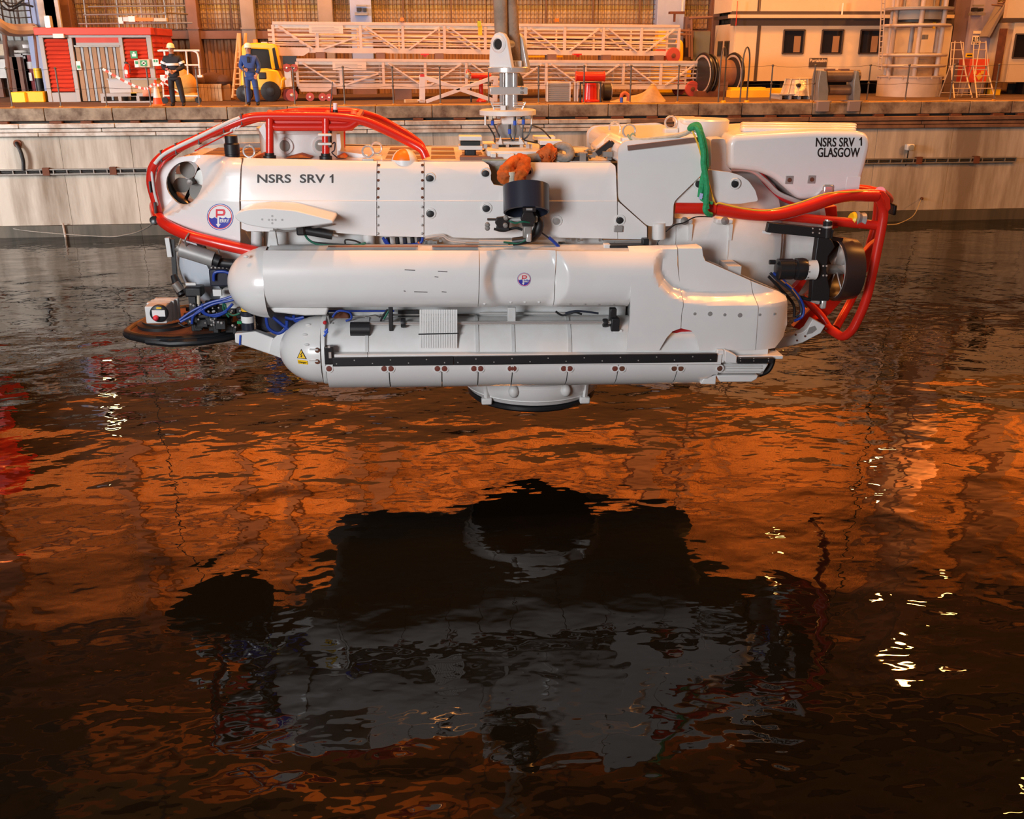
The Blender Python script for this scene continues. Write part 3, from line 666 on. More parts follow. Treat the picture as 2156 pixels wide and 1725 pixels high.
n0 = q(560, 594, -1.36); n0.x = qx(561, 585, -1.6)[0]-.004
pn = MB(); vs_ = []; nn, mm = 28, 14
for i in range(mm+1):
    t = i/mm*PI/2
    for j in range(nn):
        a = 2*PI*j/nn; vs_.append(n0+V((-.49*math.sin(t), .44*math.cos(t)*math.cos(a), .425*math.cos(t)*math.sin(a))))
pn.add(vs_, [(i*nn+j, i*nn+(j+1) % nn, (i+1)*nn+(j+1) % nn, (i+1)*nn+j) for i in range(mm) for j in range(nn)])
pn.build('pod_nose', WHITE, sub)
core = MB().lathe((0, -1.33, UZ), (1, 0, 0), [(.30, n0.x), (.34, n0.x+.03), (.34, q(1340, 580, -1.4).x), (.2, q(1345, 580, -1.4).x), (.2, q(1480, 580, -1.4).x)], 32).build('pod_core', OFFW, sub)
lipo = [qx(563, 652, -1.7), qx(690, 652, -1.7), qx(686, 668, -1.7), qx(640, 669, -1.7), qx(575, 662, -1.7)]
panel('pod_lip', lipo, lambda x, z: -1.62, .5, WHITE2, sub, .5, .5, bevel=.02)
for px in (574, 656, 811, 954):
    p = q(px, 625, -1.76); o = MB().lathe(p+V((0, .03, .0)), (0, -1, -.2), [(.028, 0), (.028, .02), (.015, .022)], 12).build('pod_fitting', GREY, sub)
for px, py in ((1020, 639), (1076, 639), (1106, 639), (1136, 639), (1201, 641), (1232, 641), (1262, 642), (1292, 642)):
    p = q(px, py, -1.7); p.y = mid_y(p.x, p.z); MB().lathe(p, (0, -1, 0), [(.016, -.005), (.016, .004), (.008, .006)], 10).build('rivet', GREY if px > 1180 else WHITE2, sub)
emblem(1103.5, 588.5, 14.5, mid_y, sub, True)
for px, py in ((512, 603), (517, 541)):
    p = q(px, py, -1.68); MB().ball(p+V((0, .02, 0)), (.03, .02, .018), 12, 6).build('nose_stud', WHITE2, sub)
sc_ = mat('scuff_mark', (.12, .10, .10), .8)
for a, b_, l in ((852, 568, 22), (922, 571, 20), (915, 582, 8), (872, 614, 28), (930, 614, 10), (850, 612, 4)):
    p0, p1 = q(a, b_, -1.78), q(a+l, b_+1, -1.78); p0.y = pod_y(p0.x, p0.z)-.001; p1.y = pod_y(p1.x, p1.z)-.001
    MB().beam(p0, p1, .002, .010).build('scuff_mark', sc_, sub)

# --- aft fairing of the pod: three shells with the flat scoop above a swelling lower edge
BND = xz([(1386, 524), (1374, 545), (1371, 575), (1382, 600), (1405, 622), (1440, 636), (1500, 641), (1590, 643), (1668, 640)], -1.7)
SCOOP = BND+[(BND[-1][0]+.5, BND[-1][1]), (BND[-1][0]+.5, BND[0][1]+.5), (BND[0][0]+.05, BND[0][1]+.5)]
def aft_y(x, z):
    base = pod_y(x, max(z, UZ)) if z > UZ else -1.80
    # distance inside the scoop (above the boundary line)
    d = 9
    inside = False
    for (xa, za), (xb, zb) in zip(BND, BND[1:]):
        L2 = (xb-xa)**2+(zb-za)**2; t = clamp01(((x-xa)*(xb-xa)+(z-za)*(zb-za))/L2); dd = math.hypot(x-xa-t*(xb-xa), z-za-t*(zb-za))
        if dd < d: d = dd
        if min(xa, xb) <= x < max(xa, xb) or False: pass
    for (xa, za), (xb, zb) in zip(SCOOP, SCOOP[1:]+SCOOP[:1]):
        if (za > z) != (zb > z) and x < (xb-xa)*(z-za)/(zb-za)+xa: inside = not inside
    if inside: base = base+(max(0, -1.63-base))*sm(d/.15)
    bx = q(1667, 660, -1.7).x
    base += .25*clamp01((x-(bx-.5))/.5)**2.2
    return base
A1 = xz([(1326, 523), (1429, 521), (1429, 560), (1434, 600), (1434, 640), (1430, 660), (1429, 687), (1412, 693), (1400, 706), (1384, 733), (1316, 733), (1324, 655)], -1.7)
A2 = xz([(1430.5, 521), (1474, 519.5), (1481, 523), (1484, 543), (1488, 552), (1584, 594), (1588, 620), (1591, 645), (1588, 690), (1585, 732), (1469, 733), (1462, 706), (1452, 692), (1430.5, 687), (1431.5, 660), (1435.5, 640)], -1.7)
A3 = xz([(1585.5, 595), (1652, 622), (1664, 630), (1666, 650), (1666, 690), (1656, 715), (1632, 733), (1586.5, 732), (1589.5, 690), (1592.5, 645), (1589.5, 620)], -1.7)
for A in (A1, A2, A3): panel('aft_pod_shell', A, aft_y, .04, WHITE, sub, .035, .035)
for px, py, r in ((1463, 661, .02), (1495, 661, .03), (1526, 663, .02), (1558, 664, .03), (1600, 663, .018), (1634, 664, .018)):
    p = q(px, py, -1.8); p.y = aft_y(p.x, p.z); MB().lathe(p, (0, -1, 0), [(r, -.004), (r*.9, .005), (r*.4, .006)], 14).build('fastener', GREY, sub)
# red float and white cover seen through the arch
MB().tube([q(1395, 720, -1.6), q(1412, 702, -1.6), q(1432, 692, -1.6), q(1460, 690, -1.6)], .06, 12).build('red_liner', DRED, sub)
MB().box(q(1380, 735, -1.62), q(1470, 695, -1.55)).build('arch_plate', WHITE2, sub)
for px in (1421, 1435): MB().lathe(q(px, 729, -1.63), (0, -1, 0), [(.02, 0), (.02, .01)], 12).build('port_plug', RUSTR, sub)
MB().tube(spl([q(*p, -1.7) for p in ((1535, 734), (1560, 737), (1580, 734))]), .03, 10).build('red_liner', DRED, sub)
# frame rail sloping from the scoop to the tail (white edge)
MB().beam(q(1490, 553, -1.3), q(1650, 622, -1.3), .14, .05).build('sloping_frame', OFFW, sub)
bx = MB().box(V((q(1330, 600, -1.3).x, -1.30, q(1400, 735, -1.6).z)), V((q(1600, 600, -1.3).x, -.75, q(1400, 600, -1.3).z))).build('aft_pod_core', OFFW, sub)

# --- open bay between the pods
bayz0, bayz1 = q(900, 738, -1.4).z, q(900, 648, -1.4).z
xa, xb = q(690, 700, -1.4).x, q(1322, 700, -1.4).x
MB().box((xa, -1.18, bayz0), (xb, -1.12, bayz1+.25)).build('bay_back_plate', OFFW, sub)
LZ = q(700, 760, -1.8).z-.02
MB().lathe((0, -1.36, LZ+.02), (1, 0, 0), [(.40, xa), (.40, q(1600, 700, -1.4).x)], 40).build('battery_cylinder', WHITE2, sub)
for px in (774, 1003, 1078, 1195):
    xx = q(px, 700, -1.5).x; MB().lathe((0, -1.36, LZ+.02), (1, 0, 0), [(.40, xx-.02), (.413, xx-.02), (.413, xx+.02), (.40, xx+.02)], 40, flat='open').build('battery_strap', OFFW, sub)
rod = MB().rod(q(745, 681, -1.6), q(1290, 679, -1.6), .022, 14).build('drive_rod', CHROME, sub)
fm = MB().rod(q(738, 693, -1.62), q(779, 693, -1.62), .085, 24).build('roller', BLACK, sub)
for px, r in ((849, .055), (1274, .05)): MB().lathe(q(px, 680, -1.6), (1, 0, 0), [(.03, -.03), (r, -.028), (r*1.1, 0), (r, .028), (.03, .03)], 20).build('rod_collar', BLACK, sub)
MB().cbox(q(1294, 682, -1.6), .1, .14, .16).build('rod_mount', BLACK, sub, .01); MB().cbox(q(1290, 662, -1.55), .08, .1, .16).build('rod_mount', BLACK, sub, .01)
MB().cbox(q(1299, 705, -1.6), .12, .1, .15).build('white_block', WHITE2, sub, .01)
MB().cbox(q(823, 668, -1.58), .05, .1, .32).build('rod_hanger', BLACK, sub, .01); MB().cbox(q(1077, 664, -1.55), .1, .08, .2).build('rod_hanger', OFFW, sub, .01)
for py, px0, px1, m, r in ((660, 1010, 1190, STEEL, .016), (663, 800, 1000, DULL, .012), (655, 690, 830, BLUEH, .012), (667, 700, 800, DULL, .01)): MB().rod(q(px0, py, -1.3), q(px1, py, -1.3), r, 8).build('pipe', m, sub)
MB().prism([q(*p, -1.35) for p in ((768, 668), (790, 664), (800, 668), (798, 684), (770, 684))], (0, .05, 0)).build('grey_plate', DULL, sub, .01)
MB().prism([q(*p, -1.35) for p in ((700, 668), (722, 655), (735, 664), (736, 690), (722, 694), (714, 684))], (0, .1, 0)).build('rusty_float', RUST, sub, .02)
for pts, m in (([(700, 668), (712, 655), (735, 658), (740, 670), (728, 676)], BLUEH), ([(785, 690), (800, 699), (812, 690), (802, 676), (816, 652)], BLACK), ([(808, 672), (815, 660), (820, 652)], GREENH), ([(784, 688), (790, 680), (804, 684)], BLACK), ([(690, 665), (697, 690), (704, 695), (700, 680)], GREY),
               ([(1170, 656), (1185, 664), (1210, 658), (1225, 662)], BLACK), ([(1190, 660), (1215, 655), (1260, 660)], NAVY)): MB().tube(spl([q(a, b_, -1.5) for a, b_ in pts]), .013, 8).build('hose', m, sub)
MB().box(q(838, 668, -1.3), q(880, 652, -1.25)).build('dark_plate', BLACK, sub)
# pack of thin white vertical slats in the bay
sx0, sx1 = 883, 963
for k in range(16):
    px = sx0+(sx1-sx0)*(k+.5)/16; a, b_ = q(px, 652, -1.66), q(px, 733, -1.76)
    MB().beam(a, b_, (sx1-sx0)/16/168*.80, .03, (0, 1, 0)).build('slat', WHITE2, sub)
MB().rod(q(881, 704, -1.74), q(966, 702, -1.74), .008, 8).build('slat_pin', BLACK, sub)
# --- lower pod
def low_y(x, z):
    t = clamp01((LZT-z)/(LZT-LZB)); return -1.86+.50*(1-math.sqrt(max(0, 1-t*t)))*.95
LZT = q(800, 767, -1.86).z; LZB = q(800, 818, -1.5).z
seams = [688, 820, 930.5, 1006.5, 1078, 1194, 1299, 1423, 1511]
for a, b_ in zip(seams, seams[1:]):
    x0, x1 = q(a, 790, -1.8).x+.006, q(b_, 790, -1.8).x-.006
    if b_ == 1511:
        xm = q(1487, 805, -1.7).x; zb = q(1487, 789, -1.8).z; out = [(x0, LZT), (x1, LZT), (x1, zb), (xm+.05, zb), (xm, zb-.05), (xm-.05, LZB), (x0, LZB)]
    else: out = [(x0, LZT), (x1, LZT), (x1, LZB), (x0, LZB)]
    panel('lower_shell', out, low_y, .03, WHITE, sub, .5, .035)
    fl = [(x0, LZB), (x1, LZB)] if b_ != 1511 else [(x0, LZB), (xm-.05, LZB)]
    MB().box((fl[0][0], -1.40, LZB), (fl[1][0], -.95, LZB+.03)).build('shell_floor', WHITE, sub)
for px in (693, 809, 823, 921, 936, 998, 1012, 1075, 1082, 1187, 1200, 1295, 1310, 1420, 1434, 1516):
    p = q(px, 776.5, -1.86); p.y = low_y(p.x, p.z)
    MB().lathe(p, (0, -1, 0), [(.052, -.01), (.05, .006), (.035, .007)], 18, flat='open').build('port_rim', WHITE, sub); MB().lathe(p, (0, -1, 0), [(.034, -.01), (.034, .005), (.01, .008)], 16).build('port_plug', RUSTR if px < 1300 else RUST, sub)
# shelf with the black rubbing strip
def shelf(px0, px1, name='shelf'):
    a0, a1, b0, b1 = q(px0, 735, -1.70), q(px1, 735, -1.70), q(px0+4, 748, -1.88), q(px1, 748, -1.88)
    MB().add([a0, a1, b1, b0], [(0, 1, 2, 3)]).build(name, WHITE, sub)
for a, b_ in ((700, 773), (775, 1509)):
    o = MB(); P_ = [q(a, 729, -1.66), q(b_, 729, -1.66), q(b_, 737, -1.67), q(b_, 747, -1.88), q(b_, 769, -1.88), q(b_, 769, -1.6), q(a, 769, -1.6), q(a, 769, -1.88), q(a, 747, -1.88), q(a, 737, -1.67)]
    o.prism([P_[0], P_[9], P_[8], P_[7], P_[6]], P_[1]-P_[0]); o.build('rubbing_shelf', WHITE, sub, .006)
SZ0, SZ1 = q(1100, 767.7, -1.905).z, q(1100, 749.5, -1.905).z
for a, b_ in ((700, 955), (956, 1509)):
    s0 = MB().box((q(a, 760, -1.9).x, -1.905, SZ0), (q(b_, 760, -1.9).x, -1.87, SZ1)).build('rubbing_strip', BLACK, sub, .004)
    k = a+8; i = 0
    while k < b_-4: pb_ = q(k, 758, -1.906); pb_.z = SZ0+(SZ1-SZ0)*(.7 if i % 2 else .32); MB().lathe(pb_, (0, -1, 0), [(.009, -.003), (.008, .004)], 8).build('strip_bolt', GREY, s0); k += 38; i += 1
MB().box(q(684, 768, -1.9), q(703, 726, -1.8)).build('black_end_bracket', BLACKG, sub, .008)
o = MB().box(q(690, 733, -1.91), q(695, 728, -1.9)).build('bracket_bolt', STEEL, sub); MB().cbox(q(695, 748, -1.91), .03, .02, .07).build('bracket_bolt', STEEL, sub)
# lower pod nose
n1 = q(683, 735, -1.38); pn = MB(); vs_ = []
for i in range(mm+1):
    t = i/mm*PI/2
    for j in range(nn):
        a = 2*PI*j/nn; vs_.append(n1+V((-.535*math.sin(t), .45*math.cos(t)*math.cos(a), .41*math.cos(t)*math.sin(a))))
pn.add(vs_, [(i*nn+j, i*nn+(j+1) % nn, (i+1)*nn+(j+1) % nn, (i+1)*nn+j) for i in range(mm) for j in range(nn)])
lno = pn.build('battery_nose', WHITE, sub)
MB().lathe((n1.x, -1.38, n1.z), (1, 0, 0), [(.42, 0), (.425, .01), (.425, .05), (.41, .055)], 48).build('nose_ring', WHITE2, sub)
def nose2(px, py):
    p = q(px, py, -1.7)
    for _ in range(6):
        e = ((p.x-n1.x)/.535)**2+((p.z-n1.z)/.41)**2; p = q(px, py, n1.y-.45*math.sqrt(max(0, 1-e))-.006)
    return p
def decal(pts, m, name, par, lay=0):
    b = MB(); b.add([nose2(a, b_)-V((0, .003*lay, 0)) for a, b_ in pts], [tuple(range(len(pts)))]); return b.build(name, m, par)
def sub3(tri, n=6):
    a, b_, c_ = tri; out = []
    for u, w_ in ((a, b_), (b_, c_), (c_, a)): out += [(u[0]+(w_[0]-u[0])*i/n, u[1]+(w_[1]-u[1])*i/n) for i in range(n)]
    return out
ws = decal(sub3(((634, 735), (645.5, 756.5), (625, 754.5))), LIP, 'warning_triangle', lno); ws['label'] = 'yellow warning triangle with a black lightning flash'
decal(sub3(((634, 737.5), (643.5, 755.2), (627, 753.6))), LYEL, 'yellow_face', ws, 1)
decal([(636, 741), (632, 747.5), (634.5, 748), (632.5, 751), (635, 752.5), (636.5, 748.5), (634, 747.2), (636.5, 743)], LIP, 'flash', ws, 2)
de = decal([(626, 757.5), (636, 758.5), (647, 760), (648, 768), (637, 767), (628, 766)], LYEL, 'danger_plate', lno)
letter('lettering', 'Danger', lambda u, w_, d: nose2(629+u*16.5, 765-w_*4.6+u*1.4)-V((0, .004+d*.002, 0)), LIP, de)
for px, py in ((642, 705), (646, 726), (649, 684)): MB().ball(nose2(px, py), (.035, .02, .014), 12, 6).build('nose_stud', WHITE2, lno)
for py in (738, 762):
    p = nose2(668, py); o = MB().lathe(p, (0, -1, 0), [(.03, -.02), (.03, .004)], 10).build('nose_latch', RUST, lno); MB().cbox(p+V((-.04, 0, .01)), .1, .03, .015).build('latch_tab', WHITE2, o)
MB().lathe(q(684, 679, -1.8), (0, -1, 0), [(.022, 0), (.022, .02), (.01, .03)], 12).build('red_plug', DRED, sub)
MB().tube(spl([q(*p, -1.85) for p in ((683, 700), (689, 693), (686, 703), (682, 708), (690, 698))]), .012, 6).build('blue_tie', BLUEP, sub)
# aft end of lower pod: block, end bracket, flap
MB().prism([q(*p, -1.86) for p in ((1510, 737), (1524, 737), (1525, 764), (1509, 767))], (0, .3, 0)).build('end_block', WHITE, sub, .01)
MB().prism([q(*p, -1.9) for p in ((1527, 738), (1540, 743), (1552, 750), (1551, 766), (1526, 763))], (0, .35, 0)).build('end_block', WHITE, sub, .01)
MB().box(q(1540, 750, -1.84), q(1624, 735, -1.4)).build('end_cap_top', WHITE, sub, .01)
s0 = MB().box(q(1553, 766, -1.9), q(1624, 749, -1.8)).build('rubbing_strip', BLACK, sub, .004)
for px in (1559, 1587, 1618):
    for py in (755, 760): MB().lathe(q(px, py, -1.9), (0, -1, 0), [(.008, -.003), (.007, .004)], 8).build('strip_bolt', GREY, s0)
MB().prism([q(*p, -1.8) for p in ((1524, 768), (1618, 767), (1608, 783), (1599, 787), (1512, 786), (1515, 770))], (0, .5, 0)).build('end_cradle', WHITE2, sub, .01)
for py in (771, 776, 782): MB().rod(q(1527, py, -1.81), q(1604, py, -1.81), .008, 6).build('cradle_rib', OFFW, sub)
MB().prism([q(*p, -1.78) for p in ((1509, 791), (1597, 790), (1594, 799), (1582, 805), (1516, 805))], (0, .4, 0)).build('lower_flap', WHITE, sub, .015)
MB().prism([q(*p, -1.75) for p in ((1483, 795), (1508, 790), (1507, 810), (1475, 809))], (0, .4, 0)).build('lower_flap', WHITE, sub, .01)
MB().tube(spl([q(*p, -1.6) for p in ((1626, 735), (1626, 760), (1616, 780), (1598, 788))]), .04, 8).build('black_edge', BLACK, sub)
# far side pods, mirrored
for (z, n_) in ((UZ, n0), (LZ+.02, n1)):
    x1 = q(1600, 700, -1.4).x
    MB().lathe((0, 1.4, z), (1, 0, 0), [(.001, n_.x-.5), (.2, n_.x-.44), (.33, n_.x-.25), (.41, n_.x), (.41, x1-.3), (.3, x1)], 36).build('far_pod', WHITE, sub)
# outrigger beams joining the pods to the hull
for x in (-2.6, -.9, 1.1, 2.3):
    MB().box((x-.08, -1.5, UZ-.1), (x+.08, 1.5, UZ+.1)).build('outrigger', OFFW, sub); MB().box((x-.08, -1.5, LZ), (x+.08, 1.5, LZ+.2)).build('outrigger', OFFW, sub)
# ================================================================== SUBMERSIBLE: red frames, front gear, stern gear, top gear
def qq(pts, ys=None): return [q(p[0], p[1], p[2] if len(p) > 2 else ys) for p in pts]
def rtube(name, pts, r, par=None, m=RED, fr=.25):
    return MB().tube(fillet(qq(pts), fr), r, 14).build(name, m, par or sub)
# --- front bumper: lower rail round the bow
fb = rtube('bumper_rail', [(560, 535, -1.35), (470, 515, -1.32), (395, 496, -1.22), (352, 476, -1.02), (331, 455, -.75), (326, 436, -.3), (326, 432, .4), (345, 428, .95), (430, 440, 1.3), (540, 470, 1.4)], .068, fr=.2)
# --- top guard: tube from the bow over the hatch
g1 = rtube('guard_tube', [(334, 462, -.74), (332, 440, -.76), (316, 385, -.8), (320, 350, -.82), (345, 325, -.85), (470, 268, -.85), (525, 247, -.85), (560, 245, -.85), (700, 246, -.85), (762, 252, -.85), (820, 278, -.85), (865, 301, -.85), (890, 315, -.88), (897, 333, -.9)], .052, fr=.35)
g2 = rtube('guard_tube', [(345, 436, .85), (335, 380, .8), (345, 338, .8), (380, 310, .8), (480, 268, .8), (560, 243, .8), (640, 233, .8), (752, 235, .8), (800, 250, .8), (860, 284, .8), (888, 305, .85), (893, 326, .9)], .05, fr=.35)
ty = q(660, 262, -.85).z
for y0, y1 in ((-.86, -.78), (.74, .82)): MB().box(V((q(562, 262, -.85).x, y0, q(600, 275, -.85).z)), V((q(745, 262, -.85).x, y1, q(600, 246, -.85).z))).build('guard_side', RED, sub, .03)
for py in (268,): MB().tube(fillet(qq([(566, 252, -.85), (575, 268, -.86), (735, 268, -.86), (752, 256, -.85)]), .1), .045, 12).build('guard_tube', RED, sub)
MB().tube(fillet(qq([(566, 240, .78), (575, 262, .78), (735, 262, .78), (760, 248, .78)]), .1), .045, 12).build('guard_tube', RED, sub)
for px in (568, 690, 745): MB().rod(q(px, 248, -.85), q(px, 238, .8), .045, 12).build('guard_cross_tube', RED, sub)
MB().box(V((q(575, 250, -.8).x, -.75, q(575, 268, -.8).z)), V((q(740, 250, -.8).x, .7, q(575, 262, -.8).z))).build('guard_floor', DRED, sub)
for px, yy, bt in ((568, -.9, 331), (686, -.9, 332), (720, .75, 322), (585, .75, 318)):
    o = MB().rod(q(px, 250, yy*.97), q(px, bt, yy), .046, 14).build('guard_post', RED, sub)
    b0 = q(px, bt+2, yy); MB().lathe(b0, (0, 0, 1), [(.075, -.02), (.075, .03), (.055, .035), (.055, .06)], 18).build('post_foot', BLACK, o); MB().lathe(b0+V((0, -.02, -.22)), (0, 0, 1), [(.02, -.12), (.07, 0), (.085, .2)], 20).build('post_boss', WHITE, o)
MB().box(q(752, 242, -.1), q(766, 233, .4)).build('white_plate', WHITE2, sub); MB().beam(q(745, 262, -.8), q(762, 235, .1), .05, .05).build('guard_brace', RED, sub)
MB().prism(qq([(545, 272), (557, 258), (562, 285), (560, 300)], -.75), (0, .03, 0)).build('gusset_plate', WHITE2, sub)
# white pipe and wiring lashed along the guard tube
MB().tube(spl(qq([(326, 345, -.9), (350, 322, -.9), (425, 285, -.9), (480, 258, -.9), (505, 248, -.88)])), .022, 8).build('lashed_pipe', WHITE2, sub)
MB().tube(spl(qq([(318, 352, -.85), (324, 400, -.85), (331, 432, -.8), (330, 455, -.75)])), .016, 8).build('lashed_pipe', WHITE2, sub)
MB().tube(spl(qq([(410, 318, -.82), (470, 287, -.85), (490, 278, -.85)])), .008, 6).build('thin_cable', RED, sub)
for px, py in ((341, 328), (372, 313), (420, 292), (472, 267), (510, 251), (318, 393), (328, 437)):
    p = q(px, py, -.84); MB().cbox(p, .012, .12, .13).build('cable_tie', BLACK, sub)
o = MB()
for a, b_ in ((485, 277), (492, 275), (500, 271)): o.rod(q(a, b_, -.86), q(a+6, b_-8, -.86), .012, 6)
o.build('rope_hooks', LWHITE, sub)
MB().tube(spl(qq([(595, 240, -.4), (612, 244, -.5), (625, 241, -.4), (655, 243, -.5)])), .03, 8).build('white_cloth_tie', WHITE2, sub)
# --- hatch coaming with two ports and the gear on the posts
cc = q(638, 305, 0); 
co = MB().lathe((cc.x, -.05, 0), (0, 0, 1), [(.52, 3.15), (.52, cc.z+.17), (.55, cc.z+.18), (.55, cc.z+.22), (.3, cc.z+.24), (0, cc.z+.24)], 44).build('hatch_coaming', WHITE2, sub)
for px, py in ((603, 306), (672, 306)):
    p = q(px, py, -.5); d = V(((p.x-cc.x), -math.sqrt(max(.02, .52**2-(p.x-cc.x)**2)), 0)); p = V((cc.x, -.05, p.z))+d; d.normalize()
    o = MB().lathe(p, d, [(.10, -.03), (.10, .025), (.06, .03)], 24).build('port_flange', WHITE2, co); MB().lathe(p, d, [(.07, .028), (.06, .042), (.0, .046)], 20).build('port_glass', PORTG, co)
for px0, px1, py0 in ((600, 655, 333), (705, 730, 333), (530, 560, 333)):
    MB().prism(qq([(px0, py0), (px1, py0), ((px0+px1)/2+4, py0-8)], -.8), (0, .35, 0)).build('orange_cover', ORANGE, sub, .01)
for py, w_ in ((284, 30), (303, 30)): MB().box(q(669, py+3, -.98), q(669+w_, py-3, -.92)).build('white_bracket', WHITE2, sub, .01)
MB().rod(q(694, 276, -.9), q(694, 310, -.9), .028, 12).build('black_canister', BLACK, sub)
MB().tube(spl(qq([(694, 308, -.9), (705, 300, -.9), (704, 316, -.9), (699, 322, -.9), (710, 332, -.85)])), .008, 6).build('thin_cable', NAVY, sub)
MB().prism(qq([(700, 332), (703, 284), (716, 282), (718, 310), (713, 332)], -.3), (0, .05, 0)).build('white_fin_plate', WHITE2, sub); MB().beam(q(713, 322, -.5), q(775, 330, -.6), .05, .05).build('white_strut', WHITE2, sub)
# aerial, beacon
MB().rod(q(694, 252, -.5), q(700, 172, -.5), .006, 6).build('whip_aerial', BLACK, sub)
ac = MB().rod(q(706, 246, -.3), q(706, 217, -.3), .028, 12).build('light_tube', LWHITE, sub); MB().rod(q(706, 238, -.305), q(706, 231, -.305), .031, 12).build('dark_band', BLACK, ac)
# black and yellow sonar cap on the nose deck
p = q(490, 333, -.75); sn = MB().lathe(p, (0, 0, 1), [(.085, 0), (.085, .045), (.09, .05), (.09, .16), (.075, .18), (.075, .26), (.05, .265)], 22).build('sonar_cap', BLACK, sub); MB().lathe(p, (0, 0, 1), [(.088, -.03), (.088, .012), (.08, .014)], 22).build('yellow_band', LYEL, sn)
# orange and white marker float half sunk in the deck edge
p = q(852, 341, -.98); fl = None
for i in range(4):
    b = MB(); n_, m_ = 8, 7; vs_ = []
    for u in range(n_+1):
        for w_ in range(m_+1):
            a = -PI+.45+i*PI/2+u/n_*PI/2; e = -PI*.22+(PI/2+PI*.22)*w_/m_
            vs_.append(p+V((math.cos(a)*math.cos(e), math.sin(a)*math.cos(e), math.sin(e)))*.155)
    b.add(vs_, [(u*(m_+1)+w_, (u+1)*(m_+1)+w_, (u+1)*(m_+1)+w_+1, u*(m_+1)+w_+1) for u in range(n_) for w_ in range(m_)])
    fl2 = b.build('marker_float' if fl is None else 'float_quarter', LWHITE if i % 2 else ORANGEP, fl or sub); fl = fl or fl2
b = MB().lathe(p, (0, 0, 1), [(.157, -.10), (.158, .01), (.156, .03)], 28, flat='open').build('float_skirt', LWHITE, fl)
# --- bow: viewing dome, flange, light tower and lamp cylinder
dc = q(458, 556, -.2); da = V((-.88, -.12, -.40)).normalized()
do = MB().lathe(dc, da, [(.56, .02), (.545, .12), (.48, .26), (.36, .38), (.19, .45), (0, .48)], 40).build('bow_viewing_dome', GLASS, sub)
MB().lathe(dc, da, [(.5, .04), (.60, .03), (.62, -.02), (.62, -.06), (.6, -.07)], 48).build('dome_flange', BLACK, do)
rg = MB().lathe(dc, da, [(.6, -.07), (.70, -.08), (.70, -.2), (.72, -.4), (.75, -.6)], 48).build('dome_ring', WHITE2, sub)
e1 = da.orthogonal().normalized(); e2 = da.cross(e1)
for k in range(28):
    a = 2*PI*k/28; MB().lathe(dc+(e1*math.cos(a)+e2*math.sin(a))*.66-da*.07, da, [(.02, 0), (.02, .025), (.01, .03)], 6).build('flange_bolt', DULL, rg)
MB().beam(q(353, 500, -.6), q(359, 540, -.6), .09, .05, (1, 0, 0)).build('light_bar', WHITE2, sub); MB().beam(q(363, 503, -.58), q(370, 600, -.58), .05, .05, (1, 0, 0)).build('light_bar_back', BLACK, sub)
lc = MB().rod(q(380, 524, -1.2), q(450, 546, -1.2), .095, 24).build('lamp_cylinder', GREY, sub); MB().rod(q(450, 546, -1.2), q(462, 551, -1.2), .075, 16).build('cylinder_end', BLACK, lc); MB().rod(q(374, 518, -1.2), q(380, 524, -1.2), .06, 14).build('cylinder_end', DULL, lc)
for px, py in ((392, 505), (462, 520)): MB().tube(spl(qq([(px, py+14, -1.26), (px-2, py, -1.33), (px+6, py-14, -1.3)])), .01, 6).build('hanging_strap', DULL, sub)
vb = MB().box(q(442, 604, -1.15), q(487, 560, -.95)).build('valve_box', NAVY, sub, .02)
for k in range(6):
    MB().lathe(q(446+k*8, 563, -1.15), (0, -1, 0), [(.012, 0), (.012, .02)], 6).build('box_bolt', DULL, vb)
MB().tube(spl(qq([(450, 592, -1.2), (452, 575, -1.2), (470, 572, -1.2), (484, 576, -1.2)])), .018, 8).build('hose', BLUEH, sub)
MB().rod(q(455, 552, -1.15), q(492, 556, -1.15), .06, 12).build('black_fitting', BLACK, sub)
MB().cbox(q(458, 616, -1.1), .1, .05, .08).build('white_tag', WHITE2, sub); MB().prism(qq([(460, 640), (468, 610), (500, 600), (505, 660)], -.9), (0, .1, 0)).build('white_gusset', WHITE2, sub)
# --- skid tray in front of the bow
TR = [(268, 702), (282, 690), (305, 678), (345, 660), (400, 650), (480, 655), (505, 665), (508, 690), (470, 707), (420, 714), (360, 717), (310, 714), (280, 708)]
tz = q(265, 700, -.6).z
def trp(px, py, z):
    d = _S3@ray(px, py); return _SO+d*((z-_SO.z)/d.z)
tray = MB().prism([trp(a, b_, tz) for a, b_ in TR], (0, 0, .03)).build('skid_plate', RUST, sub)
MB().tube(spl([trp(a, b_, tz+.0) for a, b_ in TR[-1:]+TR[:2]]+[trp(a, b_, tz+.0) for a, b_ in TR[2:]], 5), .058, 12).build('rubber_rim', BLACK, sub)
MB().tube([trp(a, b_+6, tz-.02) for a, b_ in ((310, 712), (360, 717), (420, 714), (470, 707), (505, 698))], .05, 10).build('rubber_rim', BLACK, sub)
ls = MB().lathe(trp(345, 687, tz+.02), (0, 0, 1), [(.32, 0), (.32, .05), (.26, .07), (.26, .09)], 28).build('turntable', BLACK, sub)
wb_ = MB().box(q(308, 682, -1.25), q(357, 637, -1.05)).build('camera_housing', WHITE2, sub, .015)
for i in range(3): MB().box(q(313+i*8, 678-i*2, -1.05+i*.08), q(361+i*8, 634-i*4, -.97+i*.08)).build('housing_plate', WHITE2, sub, .008)
dsk = MB().lathe(q(336, 659, -1.25), (0, -1, 0), [(.105, -.01), (.105, .04), (.09, .05)], 28).build('black_disc', BLACK, wb_)
MB().box(q(321, 667, -1.31), q(347, 653, -1.30)).build('white_label', LWHITE, dsk); MB().box(q(329, 650.5, -1.31), q(340, 647, -1.30)).build('yellow_label', LYEL, dsk); MB().ball(q(328, 670, -1.33), .035, 12, 8).build('red_knob', LRED, dsk)
m_ = q(378, 610, -.9)
